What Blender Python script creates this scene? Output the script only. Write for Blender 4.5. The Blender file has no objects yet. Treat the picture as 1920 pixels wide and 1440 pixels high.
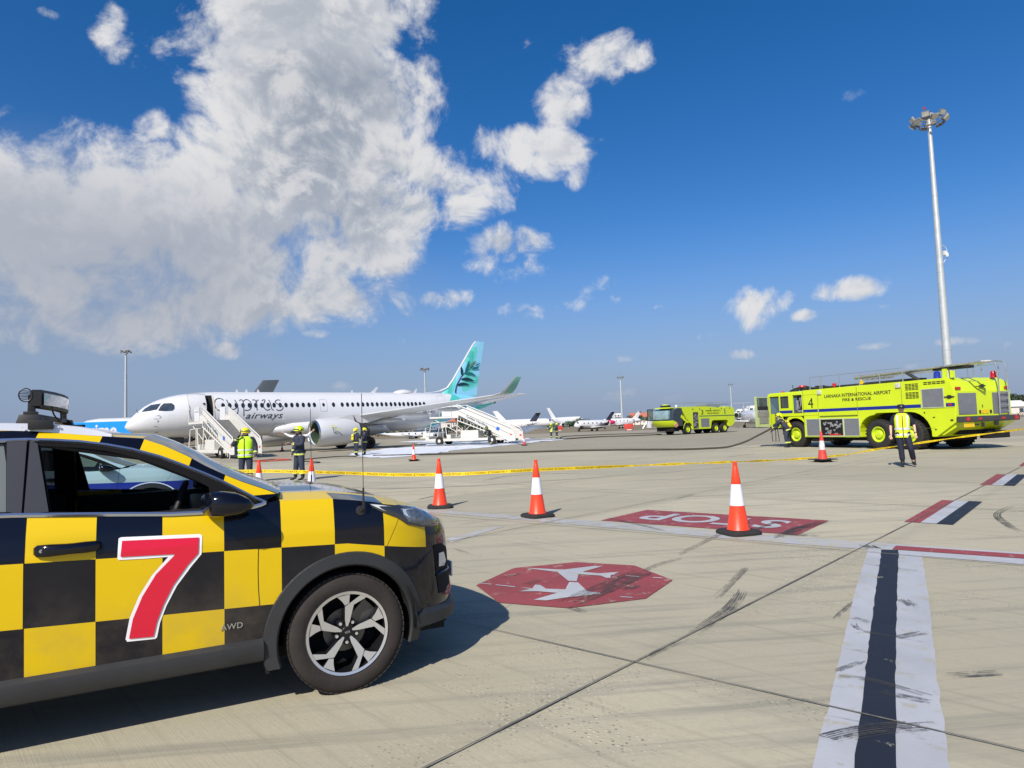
import bpy, bmesh, math, random
from math import sin, cos, pi, radians as R
from mathutils import Vector as V, Matrix as M
random.seed(7)
S = bpy.context.scene
COL = S.collection
# ---------------------------------------------------------------- camera
FPX = 1240.0; CH = 1.55
rho = math.atan(-0.034); pit = math.atan(80/FPX*cos(rho))
FW = V((0, cos(pit), sin(pit)))
_r = V((1, 0, 0)); _u = V((0, -sin(pit), cos(pit)))
RT = _r*cos(rho)+_u*sin(rho); UP = -_r*sin(rho)+_u*cos(rho)
cam = bpy.data.cameras.new('camera'); camo = bpy.data.objects.new('camera', cam); COL.objects.link(camo)
cam.sensor_width = 36; cam.lens = 36*FPX/1920; cam.clip_start = .05; cam.clip_end = 20000
camo.matrix_world = M(((RT.x, UP.x, -FW.x, 0), (RT.y, UP.y, -FW.y, 0), (RT.z, UP.z, -FW.z, CH), (0, 0, 0, 1)))
S.camera = camo
def ray(px, py): return FW+RT*((px-960)/FPX)+UP*((720-py)/FPX)
def G(px, py, z=0):
    d = ray(px, py); return V((0, 0, CH))+d*((z-CH)/d.z)
def atY(px, py, Y):
    d = ray(px, py); return V((0, 0, CH))+d*(Y/d.y)
# ---------------------------------------------------------------- sun
SEL, SAZ = 41.0, 205.0
sd = V((sin(R(SAZ))*cos(R(SEL)), cos(R(SAZ))*cos(R(SEL)), sin(R(SEL))))
sun = bpy.data.lights.new('sun', 'SUN'); sun.energy = 4.9; sun.angle = R(.55); sun.color = (1, .945, .86)
suno = bpy.data.objects.new('sun', sun); COL.objects.link(suno)
suno.rotation_euler = sd.to_track_quat('Z', 'Y').to_euler()
# ---------------------------------------------------------------- world
W = bpy.data.worlds.new('World'); S.world = W; W.use_nodes = True
S.view_settings.view_transform = 'Standard'; S.view_settings.look = 'None'
S.view_settings.exposure = 0.22; S.view_settings.gamma = 1
class NB:
    """small node builder"""
    def __init__(s, nt): s.nt = nt; s.n = nt.nodes; s.l = nt.links
    def new(s, t, **k):
        n = s.n.new(t)
        for a, b in k.items(): setattr(n, a, b)
        return n
    def put(s, sock, v):
        if v is None: return
        if isinstance(v, bpy.types.NodeSocket): s.l.new(v, sock)
        else: sock.default_value = v
    def math(s, op, a, b=None, c=None, clamp=False):
        n = s.new('ShaderNodeMath', operation=op, use_clamp=clamp)
        for i, v in enumerate((a, b, c)): s.put(n.inputs[i], v)
        return n.outputs[0]
    def vm(s, op, a, b=None, out=0, scale=None):
        n = s.new('ShaderNodeVectorMath', operation=op)
        s.put(n.inputs[0], a); s.put(n.inputs[1], b)
        if scale is not None: s.put(n.inputs['Scale'], scale)
        return n.outputs[out]
    def xyz(s, a):
        n = s.new('ShaderNodeSeparateXYZ'); s.put(n.inputs[0], a); return n.outputs
    def comb(s, x, y, z=0.0):
        n = s.new('ShaderNodeCombineXYZ')
        for i, v in enumerate((x, y, z)): s.put(n.inputs[i], v)
        return n.outputs[0]
    def noise(s, v, sc, det=4, rough=.5, dist=0.0, out=0, lac=2.0):
        n = s.new('ShaderNodeTexNoise'); s.put(n.inputs['Vector'], v)
        n.inputs['Scale'].default_value = sc; n.inputs['Detail'].default_value = det
        n.inputs['Roughness'].default_value = rough; n.inputs['Distortion'].default_value = dist
        n.inputs['Lacunarity'].default_value = lac
        return n.outputs[out]
    def ss(s, v, a, b, lo=0.0, hi=1.0):
        n = s.new('ShaderNodeMapRange', interpolation_type='SMOOTHSTEP')
        for i, x in enumerate((v, a, b, lo, hi)): s.put(n.inputs[i], x)
        return n.outputs[0]
    def mr(s, v, a, b, lo=0.0, hi=1.0):
        n = s.new('ShaderNodeMapRange')
        for i, x in enumerate((v, a, b, lo, hi)): s.put(n.inputs[i], x)
        return n.outputs[0]
    def mix(s, f, a, b, mode='MIX'):
        n = s.new('ShaderNodeMix', data_type='RGBA', blend_type=mode)
        s.put(n.inputs[0], f); s.put(n.inputs[6], a); s.put(n.inputs[7], b); return n.outputs[2]
def c4(c): return (c[0], c[1], c[2], 1)

nb = NB(W.node_tree)
bg = W.node_tree.nodes['Background']; bg.inputs[1].default_value = .088
sky = nb.new('ShaderNodeTexSky', sky_type='NISHITA'); sky.sun_disc = False
sky.sun_elevation = R(SEL); sky.sun_rotation = R(SAZ); sky.altitude = 0
sky.air_density = 1.0; sky.dust_density = 0.6; sky.ozone_density = 4.0
# clouds: (pixel x, y, rx, ry, strength) turned into azimuth/elevation blobs
BL = [(330,400,400,215,1.5),(570,180,290,230,1.5),(600,20,260,130,1.4),(120,470,300,170,1.3),(200,600,330,75,1.0),(480,330,330,200,1.3),(560,560,230,80,1.0),(400,560,330,85,1.1),(660,420,190,140,1.2),
 (20,290,110,120,.9),(200,300,120,140,.8),(215,70,50,90,.55),(265,140,40,60,.5),(700,250,170,160,1.0),(860,330,130,80,.8),(800,400,120,60,.75),
 (950,280,100,55,.95),(1050,280,90,60,.95),(1115,115,105,70,1.0),(1060,190,65,85,.95),(1180,110,60,45,.8),(1090,325,40,35,.45),(1015,70,45,40,.45),
 (900,475,70,50,.8),(955,465,100,50,.85),(990,515,85,48,.9),(850,562,72,30,.75),(975,580,75,30,.7),(1100,535,75,42,.8),(1070,570,50,30,.6),(1160,556,30,16,.6),
 (1415,570,70,36,.62),(1415,600,30,30,.4),(1605,542,85,30,.75),(1510,592,34,15,.6),(1310,631,44,13,.65),(1385,666,38,13,.6),(1650,648,48,13,.65),(1790,640,60,13,.5),(1180,673,28,10,.5),
 (597,625,42,15,.75),(410,654,62,22,.7),(635,725,30,22,.55),(800,722,40,16,.5),(1165,742,50,20,.5),(1590,176,65,20,.28),(750,640,20,10,.4),(1880,645,30,14,.5),(90,25,30,14,.35),(1700,688,40,10,.45),(1050,745,80,18,.35),(1270,745,60,14,.3),(1225,575,30,12,.35),(1640,577,70,10,.35)]
def azel(px, py):
    d = ray(px, py).normalized(); return math.atan2(d.x, d.y), math.asin(d.z)
grp = bpy.data.node_groups.new('cloud_blobs', 'ShaderNodeTree')
grp.interface.new_socket('P', in_out='INPUT', socket_type='NodeSocketVector')
grp.interface.new_socket('D', in_out='OUTPUT', socket_type='NodeSocketFloat')
g = NB(grp); gi = g.new('NodeGroupInput'); go = g.new('NodeGroupOutput')
acc = None
for (bx, by, rx, ry, st) in BL:
    a, e = azel(bx, by); a2, _ = azel(bx+rx, by); _, e2 = azel(bx, by-ry)
    ra = max(abs(a2-a), .004); re = max(abs(e2-e), .004)
    q = g.vm('MULTIPLY_ADD', gi.outputs[0], (1/ra, 1/re, 0)); g.n[-1].inputs[2].default_value = (-a/ra, -e/re, 0)
    l = g.vm('DOT_PRODUCT', q, q, out=1)
    st2 = st if st > 1 else st*.7+.25
    v = g.math('MULTIPLY_ADD', l, -st2, st2)
    acc = g.math('MAXIMUM', v, -1.6 if acc is None else acc)
g.l.new(acc, go.inputs[0])
tc = nb.new('ShaderNodeTexCoord').outputs['Generated']
dn = nb.vm('NORMALIZE', tc)
x, y, z = nb.xyz(dn)
az = nb.math('ARCTAN2', x, y); el = nb.math('ARCSINE', z)
def blob(da, de):
    n = nb.new('ShaderNodeGroup'); n.node_tree = grp
    nb.put(n.inputs[0], nb.comb(nb.math('ADD', az, da), nb.math('ADD', el, de))); return n.outputs[0]
wr = nb.noise(dn, 5.0, 2, .5, out=1)
wv = nb.vm('SCALE', nb.vm('SUBTRACT', wr, (.5, .5, .5)), scale=.13)
dv = nb.vm('ADD', dn, wv)
def cn(da, de, k1, k2):
    v = nb.vm('ADD', dv, (da, 0, de))
    n1 = nb.noise(v, 4.2, k1, .55)
    if not k2: return nb.math('MULTIPLY', nb.math('SUBTRACT', n1, .5), 2.6)
    n2 = nb.noise(v, 17.0, k2, .62)
    s_ = nb.math('MULTIPLY_ADD', nb.math('SUBTRACT', n2, .5), .8, nb.math('MULTIPLY', nb.math('SUBTRACT', n1, .5), 2.3))
    for sc, am in ((9.0, .55), (24.0, .40)):      # rounded billows
        vo = nb.new('ShaderNodeTexVoronoi', feature='F1'); nb.put(vo.inputs['Vector'], v); vo.inputs['Scale'].default_value = sc
        s_ = nb.math('MULTIPLY_ADD', nb.math('SUBTRACT', .50, vo.outputs['Distance']), am*1.5, s_)
    n3 = nb.noise(v, 52.0, 5, .65)
    return nb.math('MULTIPLY_ADD', nb.math('SUBTRACT', n3, .5), 1.1, s_)
A0 = blob(0.0, 0.0); N0 = cn(0.0, 0.0, 10, 6)
d0 = nb.math('ADD', A0, N0)
d1 = nb.math('ADD', A0, cn(-.022, .038, 4, 0))
d2 = blob(-.05, .10)
wnoi = nb.noise(dv, 3.0, 4, .55)
cov = nb.ss(d0, .22, 1.02)
thin = nb.ss(d0, .1, .9)
shade = nb.ss(d1, .35, 1.9)           # thickness towards the light
shade2 = nb.ss(d2, .2, 1.8)
rel = nb.math('SUBTRACT', d0, d1)      # lit edges
lit = nb.ss(rel, -.30, .42)
rf = nb.ss(nb.math('SUBTRACT', N0, cn(-.007, .012, 9, 4)), -.32, .36)
sh = nb.math('MULTIPLY_ADD', shade2, .45, nb.math('MULTIPLY', shade, .55))
sh = nb.math('ADD', sh, nb.mr(rf, 0.0, 1.0, .09, -.12), clamp=True)
cc = nb.mix(sh, (7.2, 7.3, 7.5, 1), (2.9, 3.35, 4.1, 1))
cc = nb.mix(nb.math('MULTIPLY', nb.math('MULTIPLY', lit, rf), .6), cc, (8.0, 7.8, 7.7, 1))
# soft grey veil below the large cloud
va, ve = azel(190, 520); vr, _ = azel(720, 520); vq = nb.comb(nb.math('MULTIPLY', nb.math('SUBTRACT', az, va), 1/abs(vr-va)), nb.math('MULTIPLY', nb.math('SUBTRACT', el, ve), 1/.15))
veil = nb.math('MULTIPLY', nb.ss(nb.math('MULTIPLY_ADD', nb.math('SUBTRACT', wnoi, .5), .9, nb.vm('LENGTH', vq, out=1)), 1.25, .35), .9)
cc = nb.mix(nb.math('MULTIPLY', veil, .9), cc, (4.0, 4.3, 5.0, 1))
hz = nb.ss(el, 0.0, .17, 1.0, 0.0)
cc = nb.mix(nb.math('MULTIPLY', hz, .75), cc, (4.6, 4.75, 5.6, 1))
# sky tint
hs = nb.new('ShaderNodeHueSaturation'); hs.inputs['Saturation'].default_value = 1.35; hs.inputs['Value'].default_value = 1.0
hs.inputs['Hue'].default_value = .5
nb.put(hs.inputs['Color'], sky.outputs[0])
skyc = nb.mix(1.0, hs.outputs[0], (1.36, 1.07, 1.17, 1), 'MULTIPLY')
hb = nb.ss(el, -.02, .30, 1.0, 0.0)
skyc = nb.mix(nb.math('MULTIPLY', hb, .9), skyc, (2.0, 3.0, 4.75, 1))
a1 = nb.math('MULTIPLY', cov, nb.mr(hz, 0.0, 1.0, .96, .6))
skyc = nb.mix(nb.math('MULTIPLY', veil, .72), skyc, (3.1, 3.65, 4.6, 1))
outc = nb.mix(a1, skyc, cc)
nb.put(bg.inputs[0], outc)
W.cycles.sampling_method = 'MANUAL'; W.cycles.sample_map_resolution = 512
# ---------------------------------------------------------------- materials
MT = {}
def mat(name, col, rough=.5, metal=0.0, coat=0.0, spec=.5, var=.08, vs=3.0, bump=0.0, bs=60.0, alpha=1.0, trans=0.0, ior=1.45, emit=None):
    if name in MT: return MT[name]
    m = bpy.data.materials.new(name); m.use_nodes = True; MT[name] = m
    b = NB(m.node_tree); p = m.node_tree.nodes['Principled BSDF']
    p.inputs['Roughness'].default_value = rough; p.inputs['Metallic'].default_value = metal
    p.inputs['Coat Weight'].default_value = coat; p.inputs['Coat Roughness'].default_value = .04
    p.inputs['Specular IOR Level'].default_value = spec; p.inputs['IOR'].default_value = ior
    p.inputs['Transmission Weight'].default_value = trans; p.inputs['Alpha'].default_value = alpha
    if var > 0:
        tcn = b.new('ShaderNodeTexCoord').outputs['Object']
        n = b.noise(tcn, vs, 6, .6)
        f = b.mr(n, .3, .7, 1-var, 1+var)
        b.put(p.inputs['Base Color'], b.vm('SCALE', (col[0], col[1], col[2]), scale=f))
        if bump:
            bn = b.new('ShaderNodeBump'); bn.inputs['Strength'].default_value = bump; bn.inputs['Distance'].default_value = .01
            b.put(bn.inputs['Height'], b.noise(tcn, bs, 4, .6)); b.put(p.inputs['Normal'], bn.outputs[0])
    else: p.inputs['Base Color'].default_value = c4(col)
    return m
def glass(name, col=(.6, .7, .7), a=.35, rough=.03):
    """thin tinted pane"""
    if name in MT: return MT[name]
    m = bpy.data.materials.new(name); m.use_nodes = True; MT[name] = m
    b = NB(m.node_tree); nt = m.node_tree; out = nt.nodes['Material Output']; nt.nodes.remove(nt.nodes['Principled BSDF'])
    t = b.new('ShaderNodeBsdfTransparent'); t.inputs[0].default_value = c4(col)
    gl = b.new('ShaderNodeBsdfGlossy'); gl.inputs[1].default_value = rough; gl.inputs[0].default_value = (1, 1, 1, 1)
    df = b.new('ShaderNodeBsdfDiffuse'); df.inputs[0].default_value = (.25, .28, .28, 1)
    mx0 = b.new('ShaderNodeMixShader'); mx0.inputs[0].default_value = a; b.l.new(t.outputs[0], mx0.inputs[1]); b.l.new(df.outputs[0], mx0.inputs[2])
    fr = b.new('ShaderNodeFresnel'); fr.inputs[0].default_value = 1.5
    mx = b.new('ShaderNodeMixShader'); b.l.new(fr.outputs[0], mx.inputs[0]); b.l.new(mx0.outputs[0], mx.inputs[1]); b.l.new(gl.outputs[0], mx.inputs[2])
    b.l.new(mx.outputs[0], out.inputs[0]); return m
# ---------------------------------------------------------------- mesh helpers
class MB:
    def __init__(s): s.v = []; s.f = []; s.m = []; s.cur = 0; s.T = None
    def add(s, vs, fs, mi=None):
        o = len(s.v)
        s.v += [(s.T @ V(p)) if s.T else V(p) for p in vs]
        s.f += [tuple(i+o for i in f) for f in fs]
        s.m += [s.cur if mi is None else mi]*len(fs); return s
    def box(s, c, d, rz=0, rot=None, taper=None):
        x, y, z = d[0]/2, d[1]/2, d[2]/2
        t = taper or (1, 1)
        P = [V((a*x*(t[0] if k > 0 else 1), b*y*(t[1] if k > 0 else 1), k*z)) for k in (-1, 1) for a, b in ((-1, -1), (1, -1), (1, 1), (-1, 1))]
        Q = rot if rot is not None else M.Rotation(rz, 3, 'Z')
        P = [Q @ p+V(c) for p in P]
        return s.add(P, [(3, 2, 1, 0), (4, 5, 6, 7), (0, 1, 5, 4), (1, 2, 6, 5), (2, 3, 7, 6), (3, 0, 4, 7)])
    def b2(s, a, b):
        return s.box([(a[i]+b[i])/2 for i in range(3)], [abs(b[i]-a[i]) for i in range(3)])
    def prism(s, poly, n, off, flip=False):
        """poly: 3d points (planar), extruded by vector off"""
        k = len(poly); P = [V(p) for p in poly]; Q = [p+V(off) for p in P]
        return s.add(P+Q, [tuple(range(k))[::-1], tuple(range(k, 2*k))]+[(i, (i+1) % k, (i+1) % k+k, i+k) for i in range(k)])
    def poly(s, pts): return s.add(pts, [tuple(range(len(pts)))])
    def ring(s, c, ax, r, seg, sq=1.0, ref=None):
        ax = V(ax).normalized(); u = V(ref) if ref is not None else (V((0, 0, 1)) if abs(ax.z) < .9 else V((1, 0, 0)))
        a = ax.cross(u).normalized(); b = a.cross(ax).normalized()
        return [V(c)+(a*cos(2*pi*i/seg)*r*sq+b*sin(2*pi*i/seg)*r) for i in range(seg)]
    def loft(s, rings, cap=True, closed=False):
        k = len(rings[0]); vs = [p for r in rings for p in r]; fs = []
        n = len(rings)
        for j in range(n if closed else n-1):
            jj = (j+1) % n
            for i in range(k): fs.append((j*k+i, j*k+(i+1) % k, jj*k+(i+1) % k, jj*k+i))
        if cap and not closed: fs += [tuple(range(k))[::-1], tuple((n-1)*k+i for i in range(k))]
        return s.add(vs, fs)
    def cyl(s, a, b, r0, r1=None, seg=16, cap=True):
        r1 = r0 if r1 is None else r1; ax = V(b)-V(a)
        return s.loft([s.ring(a, ax, r0, seg), s.ring(b, ax, r1, seg)], cap)
    def lathe(s, prof, o=(0, 0, 0), ax=(0, 0, 1), seg=24, cap=False):
        """prof: (radius, height) along ax"""
        A = V(ax).normalized(); return s.loft([s.ring(V(o)+A*h, A, max(r, 1e-4), seg) for r, h in prof], cap)
    def tube(s, pts, r, seg=8, closed=False, radii=None, sq=1.0, ref=None):
        P = [V(p) for p in pts]; rs = []; n = len(P)
        pu = None
        for i, p in enumerate(P):
            d = (P[(i+1) % n]-P[i-1]) if closed else (P[min(i+1, n-1)]-P[max(i-1, 0)])
            d.normalize()
            if pu is None:
                pu = V(ref) if ref else (V((0, 0, 1)) if abs(d.z) < .9 else V((1, 0, 0)))
            a = d.cross(pu).normalized(); b = a.cross(d).normalized(); pu = b
            rr = radii[i] if radii else r
            rs.append([p+(a*cos(2*pi*k/seg)*rr*sq+b*sin(2*pi*k/seg)*rr) for k in range(seg)])
        return s.loft(rs, True, closed)
    def grid(s, rows, keep=None):
        h = len(rows); w = len(rows[0]); fs = []
        for j in range(h-1):
            for i in range(w-1):
                if keep is None or keep(j, i): fs.append((j*w+i, j*w+i+1, (j+1)*w+i+1, (j+1)*w+i))
        return s.add([p for r in rows for p in r], fs)
    def mirror(s, axis=1):
        o = len(s.v); nf = list(s.f); nm = list(s.m)
        for p in list(s.v):
            q = p.copy(); q[axis] = -q[axis]; s.v.append(q)
        s.f += [tuple(i+o for i in f)[::-1] for f in nf]; s.m += nm; return s
    def build_each(s, name, mats, parent=None, **k):
        """every piece of 6-faced boxes and tubes becomes a part of its own"""
        import itertools
        adj = {i: i for i in range(len(s.v))}
        def root(i):
            while adj[i] != i: adj[i] = adj[adj[i]]; i = adj[i]
            return i
        for f in s.f:
            for i in f[1:]: adj[root(i)] = root(f[0])
        g_ = {}
        for f in s.f: g_.setdefault(root(f[0]), []).append(f)
        for fs in g_.values():
            b = MB(); idx = sorted({i for f in fs for i in f}); mp = {i: n for n, i in enumerate(idx)}; b.add([s.v[i] for i in idx], [tuple(mp[i] for i in f) for f in fs]); b.build(name, mats, parent, **k)
    def build(s, name, mats, parent=None, smooth=35, bevel=0, solid=0, recalc=True):
        me = bpy.data.meshes.new(name)
        bm = bmesh.new(); vs = [bm.verts.new(p) for p in s.v]
        for f, mi in zip(s.f, s.m):
            try:
                q = []
                for i in f:
                    if vs[i] not in q: q.append(vs[i])
                if len(q) > 2: bm.faces.new(q).material_index = mi
            except ValueError: pass
        bmesh.ops.remove_doubles(bm, verts=bm.verts, dist=1e-5)
        if recalc: bmesh.ops.recalc_face_normals(bm, faces=bm.faces)
        if solid: bmesh.ops.solidify(bm, geom=bm.faces[:], thickness=solid)
        if bevel:
            es = [e for e in bm.edges if e.is_manifold and e.calc_face_angle(0) > .6]
            bmesh.ops.bevel(bm, geom=es, offset=bevel, segments=2, profile=.6, affect='EDGES', clamp_overlap=True)
        bm.to_mesh(me); bm.free()
        if smooth:
            me.polygons.foreach_set('use_smooth', [True]*len(me.polygons)); me.set_sharp_from_angle(angle=R(smooth))
        for m in (mats if isinstance(mats, (list, tuple)) else [mats]): me.materials.append(m)
        o = bpy.data.objects.new(name, me); COL.objects.link(o)
        if parent is not None: o.parent = parent
        return o
def thing(name, label, cat, loc=(0, 0, 0), rz=0, group=None, sc=1):
    o = bpy.data.objects.new(name, None); COL.objects.link(o); o.empty_display_size = .2
    o.location = loc; o.rotation_euler = (0, 0, rz); o.scale = (sc, sc, sc)
    o['label'] = label; o['category'] = cat
    if group: o['group'] = group
    return o
def tag(o, label, cat, group=None, kind=None):
    o['label'] = label; o['category'] = cat
    if group: o['group'] = group
    if kind: o['kind'] = kind
    return o
def struct(o, kind='structure'): o['kind'] = kind; return o
def dup(o, parent=None, **k):
    c = o.copy(); COL.objects.link(c)
    if parent is not None: c.parent = parent
    for a, b in k.items():
        if a in ('label', 'group', 'category'): c[a] = b
        else: setattr(c, a, b)
    for ch in list(o.children): dup(ch, c)
    return c
def textmesh(body, size=1, bold=0.0, shear=0.0, spacing=1.0, align='CENTER', extrude=0, cut=0, font=None, line=1.0):
    cu = bpy.data.curves.new('t', 'FONT'); cu.body = body; cu.size = size; cu.offset = bold; cu.shear = shear
    cu.space_character = spacing; cu.align_x = align; cu.extrude = extrude; cu.resolution_u = 4; cu.space_line = line
    o = bpy.data.objects.new('t', cu); COL.objects.link(o)
    dg = bpy.context.evaluated_depsgraph_get(); dg.update()
    me = bpy.data.meshes.new_from_object(o.evaluated_get(dg)); bpy.data.objects.remove(o)
    if cut:
        bm = bmesh.new(); bm.from_mesh(me)
        for _ in range(3):
            es = [e for e in bm.edges if e.calc_length() > cut]
            if not es: break
            bmesh.ops.subdivide_edges(bm, edges=es, cuts=1); bmesh.ops.triangulate(bm, faces=bm.faces)
        bm.to_mesh(me); bm.free()
    return me
def put_text(name, me, fn, m, parent=None):
    """maps the flat lettering (x right, y up) onto a surface through fn(x, y, z)"""
    for v in me.vertices: v.co = V(fn(v.co.x, v.co.y, v.co.z))
    me.materials.clear(); me.materials.append(m); me.name = name
    o = bpy.data.objects.new(name, me); COL.objects.link(o)
    if parent is not None: o.parent = parent
    return o
def strokes(mb, lines, w, fn, seg=1):
    """flat pen strokes: lines of (x,y) with width w"""
    for ln in lines:
        pts = [V((p[0], p[1])) for p in ln]; L = []; Rr = []
        for i, p in enumerate(pts):
            d = (pts[min(i+1, len(pts)-1)]-pts[max(i-1, 0)]).normalized(); n = V((-d.y, d.x))
            ww = (ln[i][2] if len(ln[i]) > 2 else w)/2
            L.append(fn(*(p+n*ww))); Rr.append(fn(*(p-n*ww)))
        mb.grid([L, Rr])
def cr(pts, k=6):
    """catmull-rom through points"""
    P = [V(p) for p in pts]; out = []
    for i in range(len(P)-1):
        a, b, c, d = P[max(i-1, 0)], P[i], P[i+1], P[min(i+2, len(P)-1)]
        for j in range(k):
            t = j/k; out.append(.5*((2*b)+(c-a)*t+(2*a-5*b+4*c-d)*t*t+(3*b-a-3*c+d)*t**3))
    out.append(P[-1]); return out
def interp(tab, x):
    if x <= tab[0][0]: return tab[0][1]
    for (a, p), (b, q) in zip(tab, tab[1:]):
        if x <= b: return p+(q-p)*(x-a)/(b-a)
    return tab[-1][1]
# shared materials
RUB = mat('tyre_rubber', (.022, .021, .019), .75, var=.25, vs=9, bump=.3, bs=80)
BLKP = mat('black_plastic', (.022, .023, .025), .45, var=.12)
CHROME = mat('brushed_metal', (.62, .63, .65), .22, 1.0, var=.05)
ALU = mat('dull_aluminium', (.50, .51, .52), .42, .85, var=.1)
WHT = mat('white_paint', (.60, .605, .605), .3, coat=.4, var=.03, vs=.8)
GALV = mat('galvanised_steel', (.50, .53, .52), .45, .35, var=.1, vs=2)
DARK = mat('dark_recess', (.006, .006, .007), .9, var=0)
REDL = mat('red_lens', (.45, .012, .012), .15, coat=.5, var=.1)
# ---------------------------------------------------------------- ground
def concrete_nodes(b, P):
    big = b.noise(P, .09, 5, .6); mid = b.noise(P, .9, 6, .62); fine = b.noise(P, 26, 6, .7)
    st = b.noise(b.vm('MULTIPLY', b.new_rot(P, 0.83), (.35, 7.0, 1)), 1.6, 6, .65)     # broom and tyre streaks
    st2 = b.noise(b.vm('MULTIPLY', b.new_rot(P, -.1), (.22, 4.0, 1)), 1.1, 6, .7)
    col = b.mix(b.ss(big, .35, .65), (.385, .358, .288, 1), (.445, .415, .337, 1))
    q = b.vm('MULTIPLY_ADD', b.new_rot(P, .7847), (1/4.55, 1/4.5, 0)); b.n[-1].inputs[2].default_value = (.567, .197, 0)
    fl = b.vm('FLOOR', q); wn = b.new('ShaderNodeTexWhiteNoise', noise_dimensions='2D'); b.put(wn.inputs['Vector'], fl)
    col = b.vm('SCALE', col, scale=b.mr(wn.outputs['Value'], 0.0, 1.0, .88, 1.07))
    fr = b.vm('ABSOLUTE', b.vm('SUBTRACT', b.vm('FRACTION', q), (.5, .5, 0))); fx, fy, _z = b.xyz(fr)
    edge = b.ss(b.math('ADD', b.math('MAXIMUM', fx, fy), b.math('MULTIPLY', mid, .05)), .475, .525)
    col = b.mix(b.math('MULTIPLY', edge, .3), col, (.26, .245, .20, 1))
    st3 = b.ss(b.noise(P, 2.6, 7, .72), .56, .72)
    col = b.mix(b.math('MULTIPLY', st3, .28), col, (.30, .285, .235, 1))
    col = b.mix(b.math('MULTIPLY', b.ss(mid, .4, .75), .35), col, (.33, .318, .268, 1))
    col = b.mix(b.math('MULTIPLY', b.ss(st2, .48, .70), .85), col, (.235, .228, .205, 1))
    col = b.mix(b.math('MULTIPLY', b.ss(st, .50, .74), .7), col, (.26, .245, .205, 1))
    col = b.mix(b.math('MULTIPLY', b.ss(fine, .35, .8), .35), col, (.28, .265, .215, 1))
    # fine broom finish
    br = b.noise(b.vm('MULTIPLY', b.new_rot(P, 0.83), (1.2, 60.0, 1)), 2.5, 3, .6)
    col = b.mix(b.math('MULTIPLY', b.ss(br, .45, .75), .18), col, (.24, .225, .19, 1))
    # worn patches where the stones show
    n4 = b.noise(P, .42, 6, .68); pt = b.math('MAXIMUM', b.ss(n4, .52, .64), b.math('MULTIPLY', b.ss(b.math('MULTIPLY_ADD', n4, .9, b.math('MAXIMUM', fx, fy)), .86, 1.0), .8))
    vo = b.new('ShaderNodeTexVoronoi', feature='F1'); b.put(vo.inputs['Vector'], P); vo.inputs['Scale'].default_value = 34
    peb = b.ss(vo.outputs['Distance'], .12, .42, 1.0, 0.0)
    vo2 = b.new('ShaderNodeTexVoronoi', feature='F1'); b.put(vo2.inputs['Vector'], P); vo2.inputs['Scale'].default_value = 42
    pc = b.mix(b.ss(b.xyz(vo.outputs['Color'])[0], .45, .60), (.50, .46, .38, 1), (.13, .125, .11, 1))
    col = b.mix(b.math('MULTIPLY', b.math('MULTIPLY', pt, peb), .9), col, pc)
    sp = b.ss(b.noise(P, 60, 2, .5), .70, .78)
    col = b.mix(b.math('MULTIPLY', sp, .6), col, (.12, .115, .10, 1))
    h = b.math('ADD', b.math('MULTIPLY', br, .5), b.math('MULTIPLY', b.math('MULTIPLY', pt, peb), .9))
    h = b.math('ADD', h, b.math('MULTIPLY', fine, .6))
    col = b.mix(1.0, col, (1.06, 1.04, .92, 1), 'MULTIPLY')
    return col, h, mid, fine, st
def _rot(s, P, a):
    n = s.new('ShaderNodeVectorRotate', rotation_type='Z_AXIS'); s.put(n.inputs['Vector'], P); n.inputs['Angle'].default_value = a; return n.outputs[0]
NB.new_rot = _rot
def ground_mat():
    m = bpy.data.materials.new('apron_concrete'); m.use_nodes = True; b = NB(m.node_tree); p = m.node_tree.nodes['Principled BSDF']
    P = b.new('ShaderNodeTexCoord').outputs['Object']
    col, h, mid, fine, st = concrete_nodes(b, P)
    # oil drips and tyre scrub
    oil = b.ss(b.noise(P, 1.9, 4, .6), .66, .76)
    col = b.mix(b.math('MULTIPLY', oil, .42), col, (.13, .125, .115, 1))
    # far asphalt band is darker and browner
    x, y, z = b.xyz(P)
    far = b.math('ADD', y, b.math('MULTIPLY', x, .0))
    fm = b.ss(b.math('ADD', far, b.math('MULTIPLY', mid, 3.0)), 39.0, 41.5)
    col = b.mix(b.math('MULTIPLY', fm, .62), col, (.25, .222, .165, 1))
    b.put(p.inputs['Base Color'], col); p.inputs['Roughness'].default_value = .85; p.inputs['Specular IOR Level'].default_value = .3
    bn = b.new('ShaderNodeBump'); bn.inputs['Strength'].default_value = .55; bn.inputs['Distance'].default_value = .006
    b.put(bn.inputs['Height'], h); b.put(p.inputs['Normal'], bn.outputs[0]); return m
gm = ground_mat()
gb = MB(); gb.poly([(-4000, -3000, 0), (4000, -3000, 0), (4000, 6000, 0), (-4000, 6000, 0)])
struct(gb.build('ground', gm, smooth=0))
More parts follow.
